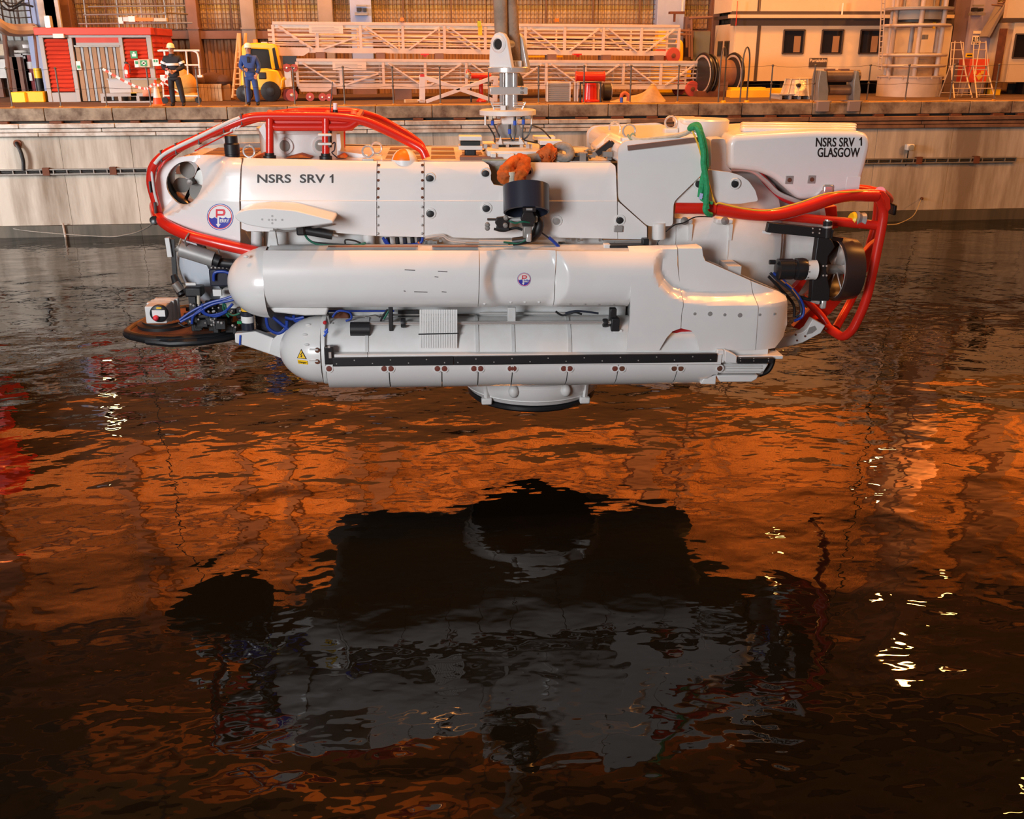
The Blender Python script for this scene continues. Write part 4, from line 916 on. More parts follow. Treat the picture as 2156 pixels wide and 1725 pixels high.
MB().tube(qq([(366, 580, -.8), (374, 602, -.85), (384, 622, -.9)]), [.04, .06, .055], 12).build('manipulator_arm', BLACK, sub); MB().rod(q(368, 596, -.95), q(380, 612, -.95), .05, 12).build('camera_barrel', DULL, sub)
ma = MB().cbox(q(410, 612, -1.0), .2, .2, .12).build('manipulator_block', BLACK, sub, .02); MB().box(q(402, 680, -1.05), q(414, 618, -.95)).build('manipulator_post', BLACK, ma)
MB().cbox(q(402, 598, -1.08), .12, .03, .03).build('white_tag', WHITE2, ma); MB().rod(q(418, 622, -1.1), q(418, 640, -1.1), .02, 8).build('brass_pin', CREAM, ma)
o = MB()
for k in range(60):
    px = random.uniform(395, 520); p = q(px, random.uniform(640, 692), random.uniform(-1.05, -.6)); o.cbox(p, random.uniform(.04, .16), random.uniform(.05, .15), random.uniform(.03, .14))
o.build('hydraulic_clutter', BLACK, sub, .008)['kind'] = 'stuff'
o = MB()
for k in range(40): o.ball(q(random.uniform(395, 515), random.uniform(640, 690), -1.12), random.uniform(.008, .018), 8, 5)
o.build('bright_fittings', STEEL, sub)['kind'] = 'stuff'
for pts in ([(378, 674), (405, 655), (440, 638), (470, 630), (500, 620)], [(380, 678), (410, 662), (445, 642), (480, 634), (505, 628)], [(427, 640), (425, 655), (440, 664), (470, 658), (490, 640)], [(428, 648), (432, 660), (455, 666), (478, 656)], [(404, 682), (408, 664), (425, 650)]): MB().tube(spl(qq(pts, -1.18)), .016, 8).build('hose', BLUEH, sub)
for pts in ([(474, 640), (478, 656), (490, 664), (505, 660)], [(472, 635), (470, 650), (482, 668)]): MB().tube(spl(qq(pts, -1.16)), .012, 8).build('hose', GREENH, sub)
MB().tube(spl(qq([(375, 680, -1.2), (390, 688, -1.2), (405, 682, -1.15), (410, 662, -1.15)])), .01, 8).build('hose', BLACK, sub)
ca = MB().rod(q(522, 694, -1.15), q(520, 655, -1.15), .075, 20).build('clear_canister', NAVY, sub); MB().rod(q(521.5, 678, -1.155), q(521, 665, -1.155), .078, 20).build('white_band', LWHITE, ca); MB().rod(q(520, 654, -1.15), q(519, 643, -1.15), .07, 20).build('canister_cap', YROPE, ca)
MB().box(q(495, 703, -1.1), q(540, 693, -.9)).build('skid_foot', BLACK, sub)
MB().cbox(q(504, 679, -1.2), .05, .03, .03).build('green_tag', GREEN, sub)
MB().prism(qq([(494, 703), (495, 722), (520, 730), (600, 757), (610, 735), (575, 712), (537, 698)], -1.15), (0, .12, 0)).build('skid_arm', WHITE, sub, .01)
MB().prism(qq([(566, 745), (572, 718), (600, 690), (620, 700), (618, 765)], -1.2), (0, .1, 0)).build('skid_plate_white', WHITE2, sub, .01); MB().rod(q(506, 706, -1.16), q(505, 726, -1.16), .012, 8).build('blue_stripe', BLUEP, sub)
for pts in ([(560, 664), (565, 690), (585, 702), (602, 692), (604, 675)], [(575, 668), (600, 688), (625, 705)], [(600, 668), (618, 672), (640, 668)], [(618, 664), (622, 676), (636, 674)]): MB().tube(spl(qq(pts, -1.2)), .02, 8).build('hose', BLUEH, sub)
MB().box(q(540, 700, -.95), q(690, 655, -.8)).build('dark_bay', NAVY, sub)
# --- stern: thruster, strut, duct
su = MB().tube(qq([(1620, 552, -1.3), (1632, 552, -1.3)]), .03, 8).build('motor_bracket', BLACK, sub)
mo = MB().lathe(q(1634, 567, -1.3), (1, .02, .0), [(.08, 0), (.13, .02), (.13, .20), (.115, .21), (.115, .24), (.135, .25), (.14, .33), (.13, .37)], 28).build('thruster_motor', BLACKG, sub)
fl3 = MB().lathe(q(1693, 568, -1.3), (1, .02, 0), [(.11, 0), (.125, .01), (.12, .13), (.125, .14), (.1, .15)], 28).build('motor_flange', WHITE2, sub)
for k in range(10):
    a = 2*PI*k/10; MB().lathe(q(1695, 568, -1.3)+V((.01, math.cos(a)*.118, math.sin(a)*.118)), (0, math.cos(a), math.sin(a)), [(.01, 0), (.01, .012)], 6).build('flange_bolt', DULL, fl3)
MB().prism([*qq([(1722, 500), (1736, 497), (1752, 506), (1758, 520), (1744, 540), (1740, 570), (1748, 612), (1746, 634), (1708, 634), (1712, 575)], -1.3)], (0, .12, 0)).build('thruster_strut', BLACK, sub, .01)
for px, py in ((1733, 560), (1740, 560), (1733, 580), (1740, 580)): MB().lathe(q(px, py, -1.31), (0, -1, 0), [(.012, 0), (.012, .008)], 8).build('strut_bolt', STEEL, sub)
tcn = q(1755, 567, -1.0)
du = MB().lathe(tcn, (1, .05, 0), [(.36, -.02), (.40, 0), (.405, .08), (.38, .25), (.36, .26), (.34, .2), (.35, .04), (.36, -.02)], 48, flat='open').build('thruster_duct', mat('brown_black_duct', (.035, .02, .018), .35), sub)
MB().lathe(tcn, (1, .05, 0), [(.358, .02), (.366, -.025), (.372, .0)], 48, flat='open').build('duct_lip', STEEL, du)
MB().lathe(tcn, (1, .05, 0), [(.001, -.12), (.06, -.1), (.07, .2), (.02, .3)], 18).build('hub', DULL, du)
for k in range(5):
    a = .5+k*2*PI/5; e = V((0, math.cos(a), math.sin(a))); f_ = V((0, -math.sin(a), math.cos(a)))
    b = MB(); b.add([tcn+V((.08, 0, 0))+e*.05-f_*.04+V((-.05, 0, 0)), tcn+V((.14, 0, 0))+e*.05+f_*.04, tcn+V((.16, 0, 0))+e*.33+f_*.13, tcn+V((.06, 0, 0))+e*.33-f_*.10], [(0, 1, 2, 3)])
    o = b.build('propeller_blade', STEEL, du); o.modifiers.new('s', 'SOLIDIFY').thickness = .012
ba = MB().beam(q(1614, 478, -1.28), q(1752, 492, -1.28), .08, .12).build('strut_arm', BLACK, sub, .008)
MB().box(q(1710, 491, -1.335), q(1728, 478, -1.32)).build('arm_plate', BLACKG, ba)
for px, py in ((1711, 481), (1726, 483), (1711, 490), (1725, 491)): MB().lathe(q(px, py, -1.335), (0, -1, 0), [(.01, 0), (.01, .008)], 8).build('arm_bolt', STEEL, ba)
pv = MB().rod(q(1741, 500, -1.28), q(1743, 466, -1.28), .055, 16).build('pivot', BLACKG, sub); MB().rod(q(1742, 479, -1.28), q(1742, 475, -1.28), .06, 16).build('pivot_collar', STEEL, pv); MB().rod(q(1742, 466, -1.28), q(1743, 463, -1.28), .035, 12).build('pivot_cap', STEEL, pv)
MB().rod(q(1680, 625, -1.25), q(1730, 638, -1.25), .022, 10).build('steering_rod', BLACK, sub); MB().rod(q(1708, 632, -1.26), q(1724, 637, -1.26), .026, 10).build('rod_end', STEEL, sub); MB().cbox(q(1733, 640, -1.25), .07, .07, .12).build('rod_joint', STEEL, sub, .02)
MB().beam(q(1752, 502, -1.2), q(1772, 505, -1.1), .04, .05).build('strut_tab', BLACK, sub); MB().beam(q(1605, 488, -1.25), q(1622, 491, -1.25), .03, .03).build('white_pin', LWHITE, sub)
for pts, m in (([(1622, 575), (1640, 592), (1668, 615), (1685, 640), (1686, 660), (1676, 668)], NAVY), ([(1628, 575), (1648, 590), (1672, 612), (1690, 640), (1690, 665), (1672, 676)], BLUEH), ([(1634, 578), (1650, 592), (1666, 605), (1682, 630)], mat('copper_hose', (.45, .17, .05), .4)), ([(1618, 582), (1640, 605), (1670, 640), (1672, 668)], BLACK)): MB().tube(spl(qq(pts, -1.3)), .018, 8).build('hose', m, sub)
# --- stern cage
rtube('stern_rail', [(1420, 437, -1.18), (1500, 439, -1.2), (1560, 450, -1.22), (1630, 455, -1.22), (1700, 437, -1.22), (1770, 411, -1.2), (1845, 412, -1.1)], .075, fr=.4)
MB().lathe(q(1497, 440, -1.2), (1, 0, -.05), [(.08, 0), (.095, .005), (.095, .04), (.08, .045)], 24).build('rail_flange', RED, sub)
rtube('stern_rail', [(1845, 410, -1.1), (1862, 440, -1.05), (1856, 480, -1.05), (1838, 570, -1.05), (1822, 640, -1.02), (1795, 695, -.95), (1775, 712, -.85), (1742, 690, -.6), (1690, 655, -.1)], .06, fr=.2)
MB().prism(qq([(1838, 402), (1862, 402), (1874, 418), (1876, 440), (1870, 446), (1840, 410)], -1.12), (0, .12, 0)).build('corner_gusset', RED, sub, .01)
rtube('stern_rail', [(1420, 447, 1.0), (1560, 449, 1.0), (1700, 440, 1.0), (1800, 396, .9), (1852, 406, .6), (1866, 425, .3)], .07, fr=.3)
rtube('stern_rail', [(1853, 404, -1.05), (1868, 416, -.4), (1872, 422, .3), (1850, 412, .9)], .065, fr=.2)
rtube('stern_rail', [(1850, 410, .9), (1845, 470, .9), (1800, 620, .9), (1760, 690, .6)], .06, fr=.3)
MB().beam(q(1690, 470, -.2), q(1760, 455, -.2), .12, .3).build('cross_beam', RED, sub, .01); MB().rod(q(1640, 455, -.9), q(1850, 475, -1.0), .06, 14).build('cross_tube', RED, sub)
wr = MB().lathe(q(1808, 463, -.95), (1, .1, -.25), [(.075, -.06), (.10, -.05), (.085, 0), (.105, .05), (.075, .07)], 20).build('wrapped_joint', GREY, sub); MB().lathe(q(1795, 461, -.95), (1, .1, -.25), [(.07, -.03), (.09, 0), (.07, .03)], 18).build('yellow_wrap', LYEL, wr)
MB().prism(qq([(1855, 500), (1835, 515), (1670, 690), (1700, 700), (1750, 660), (1838, 560)], -.35), (0, .12, 0)).build('diagonal_plate', RED, sub, .012)
MB().prism(qq([(1700, 590), (1682, 618), (1668, 608), (1690, 585)], -.9), (0, .1, 0)).build('diagonal_plate', RED, sub, .01)
rtube('stern_rail', [(1690, 625, -.4), (1730, 665, -.5), (1745, 690, -.6)], .05, fr=.1)
tb_ = MB().prism(qq([(1628, 733), (1650, 712), (1690, 700), (1700, 692), (1712, 672), (1738, 686), (1728, 702), (1690, 722), (1640, 735)], -1.0), (0, .14, 0)).build('tail_bracket', WHITE2, sub, .01)
MB().prism(qq([(1698, 705), (1704, 690), (1716, 686), (1720, 694), (1710, 702)], -1.005), (0, .004, 0)).build('bracket_slot', GREY, tb_)
for px, py in ((1675, 705), (1695, 708), (1678, 717), (1739, 692)): MB().lathe(q(px, py, -1.0), (0, -1, 0), [(.014, 0), (.014, .008)], 8).build('bracket_bolt', RUST, tb_)
MB().cbox(q(1878, 440, -.4), .05, .2, .14).build('black_fender', BLACK, sub, .02)
# --- amidships: vertical thruster and manipulator
vt = q(1108, 420, -1.62); VAX = (0, .40, .92); vd = MB().lathe(vt, VAX, [(.245, -.155), (.265, -.15), (.268, .15), (.25, .155), (.24, .13), (.24, -.13), (.245, -.155)], 48, flat='open').build('vertical_thruster_duct', NAVY, sub)
MB().lathe(vt, VAX, [(.0, .02), (.235, .03), (.235, .06), (0, .07)], 32).build('duct_disc', BLACK, vd)
MB().box(q(1101, 446, -1.94), q(1127, 436, -1.87)).build('black_plate', BLACKG, vd); MB().box(q(1108, 438+5, -1.947), q(1121, 438+.5, -1.94)).build('grey_plate', GREY, vd)
um = MB().box(q(1100, 478, -1.66), q(1122, 447, -1.5)).build('thruster_support', BLACK, sub, .015); MB().prism(qq([(1096, 462), (1102, 446), (1122, 446), (1128, 462), (1122, 476), (1104, 476)], -1.7), (0, .06, 0)).build('support_plate', BLACKG, um, .008)
MB().tube(spl(qq([(1122, 447, -1.5), (1134, 465, -1.5), (1132, 485, -1.5), (1115, 503, -1.45), (1080, 509, -1.4)])), [.05]*6+[.06]*12+[.05]*7, 12).build('hose_bundle', BLACK, sub)
for pts, m, r in (([(1060, 510, -1.45), (1090, 512, -1.45), (1115, 500, -1.5), (1126, 480, -1.52)], GREENH, .012), ([(1040, 482, -1.5), (1060, 486, -1.5), (1085, 480, -1.5), (1100, 484, -1.5)], BLACK, .016), ([(1072, 465, -1.62), (1085, 470, -1.66), (1100, 467, -1.72), (1120, 470, -1.68)], GREENH, .010), ([(1133, 485, -1.45), (1150, 497, -1.4), (1163, 507, -1.35), (1175, 520, -1.35)], NAVY, .01), ([(1156, 500, -1.4), (1165, 508, -1.4), (1177, 520, -1.4)], BLUEH, .02)): MB().tube(spl(qq(pts)), r, 8).build('hose', m, sub)
cl = MB().box(q(1026, 465, -1.56), q(1080, 459, -1.5)).build('gripper_jaw', BLACK, sub, .008); MB().beam(q(1045, 478, -1.55), q(1072, 482, -1.55), .05, .05).build('gripper_jaw', BLACK, sub, .008)
MB().prism(qq([(1046, 458), (1068, 455), (1074, 465), (1072, 480), (1050, 480), (1042, 470)], -1.58), (0, .05, 0)).build('gripper_frame', BLACKG, sub, .01)
for px, py in ((1065, 458), (1064, 474), (1026, 473), (1026, 480)): MB().lathe(q(px, py, -1.6), (0, -1, 0), [(.03, 0), (.03, .03), (.015, .04)], 12).build('gripper_pin', DULL, sub)
MB().rod(q(1070, 465, -1.55), q(1098, 462, -1.55), .03, 10).build('wrist_rod', STEEL, sub); MB().cbox(q(1110, 488, -1.62), .1, .1, .14).build('valve_block', DULL, sub, .015); MB().cbox(q(1113, 500, -1.65), .06, .06, .1).build('valve_block', STEEL, sub, .015); MB().cbox(q(1127, 461, -1.62), .05, .05, .08).build('valve_block', CREAM, sub, .015)
MB().prism(qq([(1150, 456), (1155, 478), (1138, 480), (1141, 450)], -1.3), (0, .05, 0)).build('white_web', WHITE2, sub)
MB().rod(q(1008, 509, -1.4), q(1082, 510, -1.4), .02, 10).build('cylinder_rod', STEEL, sub); MB().rod(q(980, 513, -1.4), q(1070, 514, -1.4), .015, 10).build('cylinder_rod', DULL, sub)
# --- lift point in the deck
lp = MB().box(q(1046, 352, -.85), q(1072, 318, -.55)).build('lift_frame', WHITE2, sub, .01); MB().box(q(1033, 362, -.9), q(1042, 318, -.6)).build('frame_post', WHITE2, lp, .01)
MB().box(q(1026, 318, -.8), q(1128, 308, .6)).build('frame_top', WHITE2, lp, .01); MB().rod(q(1040, 338, -.4), q(1128, 338, -.4), .16, 24).build('frame_drum', WHITE2, lp); MB().box(q(1072, 352, -.85), q(1078, 318, -.5)).build('frame_post', WHITE2, lp, .01); MB().box(q(1108, 345, -.7), q(1116, 318, -.5)).build('frame_post', WHITE2, lp, .01)
for k in range(18): MB().cbox(q(random.uniform(1018, 1130), 308, random.uniform(-.8, .5)), .04, .04, .05).build('frame_bolt', STEEL, lp)
for px, py, yy in ((990, 290, -.55), (1158, 299, -.5), (1145, 290, .4)):
    p = q(px, py, yy); pd = MB().cbox(p, .28, .26, .05).build('buffer_pad', WHITE2, sub, .008); MB().cbox(p+V((0, 0, -.11)), .29, .27, .05).build('pad_plate', WHITE2, pd, .008); MB().cbox(p+V((0, 0, -.06)), .24, .2, .05).build('pad_rubber', BLACK, pd)
    MB().cbox(p+V((0, 0, -.17)), .14, .14, .10).build('pad_post', BLACK, pd, .02); MB().prism([p+V((a, -.1, b_)) for a, b_ in ((-.17, -.40), (-.17, -.28), (-.08, -.20), (.08, -.20), (.17, -.27), (.36, -.28), (.36, -.40))], (0, .3, 0)).build('pad_base', BLACKG, pd, .01)
    for a in (-.1, .1):
        c_ = p+V((a, -.12, -.31)); MB().tube([c_+V((math.cos(t)*.035, 0, math.sin(t)*.035)) for t in [2*PI*i/14 for i in range(14)]], .01, 6, True).build('pad_ring', LWHITE, pd)

# ================================================================== LIFTING GEAR ABOVE THE SUBMERSIBLE (own things)
def W(p): return SUB@p
lk = thing('lifting_clevis', 'bright steel lifting clevis with hydraulic disc, locked onto the submersible deck', 'clevis', W(q(1075, 300, 0)))
def wq(px, py, y=0): return W(q(px, py, y))
UP = V((0, 0, 1)); cz = wq(1070, 150)
ey = wq(1053, 100, -.17)
CA = .66; cu_ = V((math.cos(CA), -math.sin(CA), 0)); cn_ = V((-math.sin(CA), -math.cos(CA), 0)); zb_ = wq(1070, 147, 0).z; cmid = wq(1074, 147, .02)
prof = [(-.17, 0), (-.165, .22), (-.135, .36), (-.085, .42), (-.02, .44), (.045, .42), (.09, .36), (.12, .22), (.17, 0)]
for s_, m_2 in ((1, LWHITE), (-1, STEEL)):
    base = cmid+cn_*(.15*s_); pts = [base+cu_*a+V((0, 0, h+(zb_-base.z))) for a, h in prof]
    c_ = MB().prism(pts, cn_*(.075*s_)).build('clevis_cheek', m_2, lk, .012)
    e = base+cn_*(.075*s_)+cu_*(-.02)+V((0, 0, .30+(zb_-base.z)))
    MB().lathe(e, cn_*s_, [(.10, -.01), (.105, .012), (.08, .03), (.066, .03), (.064, .004)], 28, flat='open').build('pin_boss', m_2, c_); MB().lathe(e, cn_*s_, [(.062, -.01), (.062, .006), (.0, .007)], 20).build('pin_hole', DARK, c_)
pm = cmid+V((0, 0, .30+(zb_-cmid.z))); MB().rod(pm-cn_*.14, pm+cn_*.14, .055, 18).build('clevis_pin', STEEL, lk)
MB().cbox(wq(1080, 138, .1), .2, .25, .12).build('clevis_floor', LWHITE, lk, .01)
MB().lathe(wq(1070, 153, 0), (0, 0, 1), [(.24, 0), (.255, .01), (.255, .06), (.24, .07)], 40).build('clevis_base_plate', STEEL, lk)
sh = MB().lathe(wq(1070, 225, 0), (0, 0, 1), [(.105, -.05), (.105, .54)], 28).build('shaft', CHROME, lk)
for a in (-.045, .05): MB().rod(wq(1070, 225, -.11)+V((a*1.8, 0, 0)), wq(1070, 152, -.11)+V((a*1.8, 0, 0)), .03, 10).build('shaft_rod', CHROME, lk)
cb = MB().box(wq(1032, 200, -.16), wq(1106, 181, .16)).build('clamp_block', STEEL, lk, .01)
for px, py in ((1098, 185), (1098, 195)): MB().lathe(wq(px, py, -.165), (0, -1, 0), [(.018, 0), (.018, .012)], 10).build('clamp_bolt', DULL, cb)
for s_ in (-1, 1):
    for k, (a, b_) in enumerate(((217, 36), (222, 34), (227, 31))): MB().rod(wq(1070+s_*12, a, -.15), wq(1070+s_*b_, a, -.1), .009, 6).build('cage_bar', STEEL, lk)
    MB().rod(wq(1070+s_*36, 216, -.1), wq(1070+s_*29, 230, -.1), .01, 6).build('cage_bar', STEEL, lk); MB().rod(wq(1070+s_*36, 216, .1), wq(1070+s_*29, 230, .1), .01, 6).build('cage_bar', STEEL, lk)
    MB().rod(wq(1070+s_*36, 216, -.12), wq(1070+s_*36, 216, .12), .009, 6).build('cage_bar', STEEL, lk)
MB().lathe(wq(1069, 236, 0), (0, 0, 1), [(.33, -.035), (.36, -.03), (.36, .025), (.33, .035)], 48).build('top_disc', WHITE2, lk)
MB().box(wq(1054, 232, -.2), wq(1064, 222, -.17)).build('disc_lug', LWHITE, lk)
hd = MB().box(wq(1056, 263, -.1), wq(1088, 243, .1)).build('hydraulic_head', LWHITE, lk, .02); MB().prism([wq(*p) for p in ((1050, 262, -.1), (1094, 262, -.1), (1106, 290, -.1), (1044, 290, -.1))], (0, .2, 0)).build('head_cone', GREY, lk)
for px, py in ((1037, 254), (1084, 254), (1102, 252), (1073, 272)):
    MB().rod(wq(px, py, -.25), wq(px, py+10, -.25), .022, 10).build('blue_connector', BLUEP, lk); MB().rod(wq(px, py-10, -.25), wq(px, py, -.25), .016, 8).build('hose_end', BLACK, lk)
for px, py in ((1033, 248), (1040, 245), (1050, 246), (1092, 246), (1108, 246), (1114, 247)): MB().cbox(wq(px, py, -.24), .05, .05, .05).build('valve', CREAM if px in (1033, 1040) else DULL, lk, .008)
for px, b_ in ((1022, 264), (1119, 262)): MB().rod(wq(px, 240, -.1), wq(px, b_, -.1), .014, 8).build('side_rod', STEEL, lk)
for pts in ([(1026, 262), (1040, 285), (1042, 300)], [(1040, 262), (1048, 280), (1054, 292)], [(1073, 282), (1078, 300), (1070, 310), (1020, 316)], [(1085, 264), (1084, 285), (1075, 300), (1016, 318)], [(1102, 262), (1100, 285), (1106, 296), (1140, 302)], [(1120, 262), (1112, 285), (1102, 294)], [(1120, 264), (1140, 272), (1160, 292)]): MB().tube(spl([wq(a, b_, -.27) for a, b_ in pts]), .010, 6).build('hose', BLACK, lk)
MB().box(wq(1044, 306, -.3), wq(1102, 290, .25)).build('latch_base', WHITE2, lk, .02)
for s_ in (0, 1): MB().prism([wq(a, b_, -.33) for a, b_ in (((1048, 304), (1054, 287), (1058, 304)) if s_ == 0 else ((1092, 304), (1094, 287), (1104, 304)))], (0, .05, 0)).build('base_rib', WHITE2, lk)
# two hanging rope parts
ROPE2 = mat('oiled_sling', (.36, .27, .20), .9, noise=.7, nscale=2.5, col2=(.10, .075, .055), bump=.5)
tp = V((0, 0, 16.5))
for i, (px, yy, r, lab) in enumerate(((1056, -.02, .085, 'thinner brown lifting sling, left one of two above the clevis'), (1078, .12, .125, 'thicker brown lifting sling, right one of two above the clevis'))):
    a = wq(px+(0 if i == 0 else 1), 105 if i == 0 else 128, yy); b_ = wq(1053 if i == 0 else 1068, 0, yy); d = (b_-a); top = a+d*(11/d.z)
    s_ = thing('lifting_sling', lab, 'sling', a); MB().tube([a, b_, top], [r*.9, r, r*.9], 16).build('sling_body', ROPE2, s_); MB().lathe(top, (0, 0, 1), [(.1, 0), (.2, .1), (.2, .5), (.1, .6)], 16).build('sling_socket', DULL, s_)
# hawser with orange sleeves over the deck edge
hw = thing('mooring_hawser', 'grey hawser with orange fabric sleeves looped over the hull side', 'hawser', wq(1140, 335, -1.0))
MB().tube(spl([wq(*p) for p in ((1078, 400, -1.32), (1076, 372, -1.33), (1080, 358, -1.3), (1098, 338, -1.1), (1130, 332, -.95), (1165, 328, -.95), (1190, 334, -.95), (1201, 325, -.92), (1196, 312, -.88), (1180, 308, -.85), (1168, 315, -.85), (1166, 330, -.8))]), .052, 12).build('rope', ROPE, hw)
for P_, R0 in ((((1094, 334, -1.12), (1080, 344, -1.27), (1066, 360, -1.36), (1065, 375, -1.38), (1075, 381, -1.38)), (.06, .075, .09, .085, .05)),
               (((1104, 336, -1.1), (1101, 352, -1.3), (1095, 367, -1.38), (1085, 380, -1.39)), (.07, .085, .085, .05)),
               (((1136, 332, -.96), (1142, 329, -.96), (1154, 324, -.96), (1166, 328, -.96), (1169, 329, -.96)), (.06, .085, .11, .09, .06))):
    pts = spl([wq(*p) for p in P_], 10); rs = [R0[min(int(i/10), len(R0)-1)]*(1-(i/10 % 1))+R0[min(int(i/10)+1, len(R0)-1)]*(i/10 % 1) for i in range(len(pts))]
    rumple(MB().tube(pts, rs, 22).build('orange_sleeve', ORANGE, hw), .035, 11)
MB().tube([wq(1077, 412, -1.42), wq(1077, 362, -1.42)], [.035, .045], 10).build('white_strop', CREAM, hw)
# green round slings hanging on the aft fairing
gs = thing('green_sling', 'bright green webbing sling hung over the aft fairing down to the red rail', 'sling', wq(1480, 360, -1.35))
MB().tube(spl([wq(*p) for p in ((1452, 272, -1.2), (1458, 265, -1.25), (1470, 264, -1.3), (1476, 280, -1.36), (1482, 300, -1.37), (1486, 330, -1.36), (1486, 352, -1.36), (1480, 375, -1.36), (1476, 400, -1.36), (1474, 415, -1.36))]), .035, 8).build('sling_leg', GREEN, gs)
MB().tube(spl([wq(*p) for p in ((1455, 270, -1.26), (1466, 268, -1.32), (1474, 285, -1.39), (1481, 320, -1.4), (1481, 345, -1.4), (1485, 370, -1.4), (1488, 395, -1.4), (1486, 420, -1.4), (1488, 440, -1.4))]), .035, 8).build('sling_leg', GREEN, gs)
MB().tube(spl([wq(*p) for p in ((1475, 418, -1.34), (1485, 424, -1.36), (1500, 428, -1.36))]), .02, 8).build('sling_knot', GREEN, gs); MB().tube(spl([wq(*p) for p in ((1488, 425, -1.4), (1484, 440, -1.42), (1490, 450, -1.4), (1497, 452, -1.34))]), .03, 8).build('sling_wrap', GREEN, gs)
MB().beam(wq(1477, 407, -1.4), wq(1474, 419, -1.4), .05, .03).build('label_tag', mat('pale_tag', (.45, .5, .8), .6), gs)
gr = thing('cream_rope', 'cream rope lashed along the top of the aft fairing to the green sling', 'rope', wq(1400, 290, -1.1))
MB().tube(spl([wq(*p) for p in ((1330, 288, -1.15), (1345, 295, -1.2), (1380, 292, -1.2), (1420, 287, -1.2), (1445, 280, -1.2), (1458, 270, -1.2), (1466, 275, -1.28))]), .028, 8).build('rope', CREAM, gr); MB().tube(spl([wq(*p) for p in ((1322, 284, -1.12), (1328, 292, -1.16), (1336, 288, -1.14), (1332, 282, -1.12), (1326, 290, -1.12))]), .016, 8).build('rope_knot', mat('green_grey_rope', (.25, .33, .22), .8), gr)
yr = thing('yellow_line', 'thin yellow line tied from the aft fairing along the red stern rail', 'line', wq(1500, 430, -1.3))
MB().tube(spl([wq(*p) for p in ((1458, 276, -1.3), (1470, 305, -1.34), (1481, 345, -1.3), (1492, 385, -1.3), (1505, 428, -1.3), (1516, 428, -1.3), (1560, 438, -1.3), (1615, 443, -1.3), (1680, 428, -1.3), (1740, 408, -1.28), (1790, 404, -1.25), (1830, 402, -1.15))]), .010, 6).build('line', YROPE, yr)
# tag lines from bow and stern to the water and quay
t1 = thing('tag_line', 'thin tag line from the black bow clamp down into the water at the left', 'line', wq(330, 462, -.78))
MB().tube(spl([wq(330, 462, -.78), B(305, 482, 16), B(268, 494, 22), B(210, 498, 28), B(40, 484, QY-.2), B(-30, 462, QY-.1)]), .012, 6).build('line', ROPE, t1)
bc = MB()
for pts in ([(318, 466), (330, 458), (345, 466), (355, 478)], [(322, 470), (335, 462), (350, 474), (362, 484)], [(320, 460), (334, 470), (344, 474)]): bc.tube(spl([wq(a, b_, -.86) for a, b_ in pts]), .022, 8)
bc.build('black_lashing', BLACK, t1); MB().lathe(wq(326, 465, -.86), (0, -1, .3), [(.05, -.03), (.05, .05), (.02, .06)], 14).build('clamp', BLACKG, t1)
t2 = thing('tag_line', 'thin tag line from the red stern cage to the quay wall at the right', 'line', wq(1860, 470, -.6))
MB().tube(spl([wq(1862, 474, -.7), B(1895, 470, 22), B(1925, 452, 28), B(1940, 418, QY-.06)]), .012, 6).build('line', ROPE, t2); MB().lathe(B(1940, 418, QY), (0, -1, 0), [(.05, 0), (.05, .05), (.02, .06)], 10).build('wall_ring', RUST, t2)
# ================================================================== ON THE QUAY
def bx(name, px0, py0, px1, py1, Y, dep, m, par, ground=False, bev=0, top=None):
    a, b_ = B(px0, py1, Y), B(px1, py0, Y)
    z0 = QZ if ground else min(a.z, b_.z); z1 = max(a.z, b_.z)
    return MB().box((a.x, Y, z0), (b_.x, Y+dep, z1)).build(name, m, par, bev)
def gp_(px, Y): p = B(px, 200, Y); return V((p.x, Y, QZ))
# stanchions and guard wires along the edge
SY = QY+.5
st = None; spx = [22, 125, 222, 315, 418, 517, 620, 725, 828, 927, 1029, 1134, 1229, 1327, 1427, 1622, 1711, 1826, 1907, 2001, 2094]
STM = mat('galvanised_post', (.13, .115, .105), .5, metal=.4, noise=.4)
words = ['in front of the yellow block', 'in front of the red louvre panel', 'holding the barrier tape by the hut door', 'beside the traffic cone', 'between the person in black and the pallet', 'in front of the person in blue overalls', 'before the red gangway wheels', 'before the notice board of the lower gangway', 'left of the white X trestle',
         'in front of the white X trestle', 'beside the small red bollard', 'right of the lifting clevis', 'beside the grey louvred box', 'beside the brown tarpaulin', 'in front of the right end of the gangway', 'left of the shiny cone fairing', 'left of the grey roller fairlead', 'right of the grey roller fairlead', 'in front of the caged tower', 'in front of the step ladders', 'rightmost, in front of the dark gap']
for i, px in enumerate(spx):
    p = gp_(px, SY)
    if st is None:
        st = thing('stanchion', '', 'stanchion', p, 'stanchions along the quay edge')
        MB().rod(p, p+V((0, 0, 1.16)), .024, 8).build('post', STM, st); MB().lathe(p, (0, 0, 1), [(.06, 0), (.06, .04), (.03, .05)], 12).build('base', ye, st)
        for z in (.58, 1.14): MB().ball(p+V((0, 0, z)), .042, 10, 6).build('eye', STM, st)
        o = st
    else: o = copy_tree(st, None, p)
    o['label'] = 'grey stanchion on the quay edge, '+words[i]
for z, w_ in ((1.14, 'upper'), (.58, 'lower')):
    gw = thing('guard_wire', w_+' thin guard wire strung between the quay edge stanchions', 'wire', gp_(22, SY)+V((0, 0, z))); pts = []
    for a, b_ in zip(spx, spx[1:]):
        A, C_ = gp_(a, SY), gp_(b_, SY)
        for k in range(6): t = k/6; pts.append(A.lerp(C_, t)+V((0, 0, z-.14*4*t*(1-t)*(.4 if z > 1 else .3))))
    MB().tube([gp_(-260, SY)+V((0, 0, z))]+pts+[gp_(2094, SY)+V((0, 0, z)), gp_(2400, SY)+V((0, 0, z))], .005, 5).build('wire', BLACK, gw)
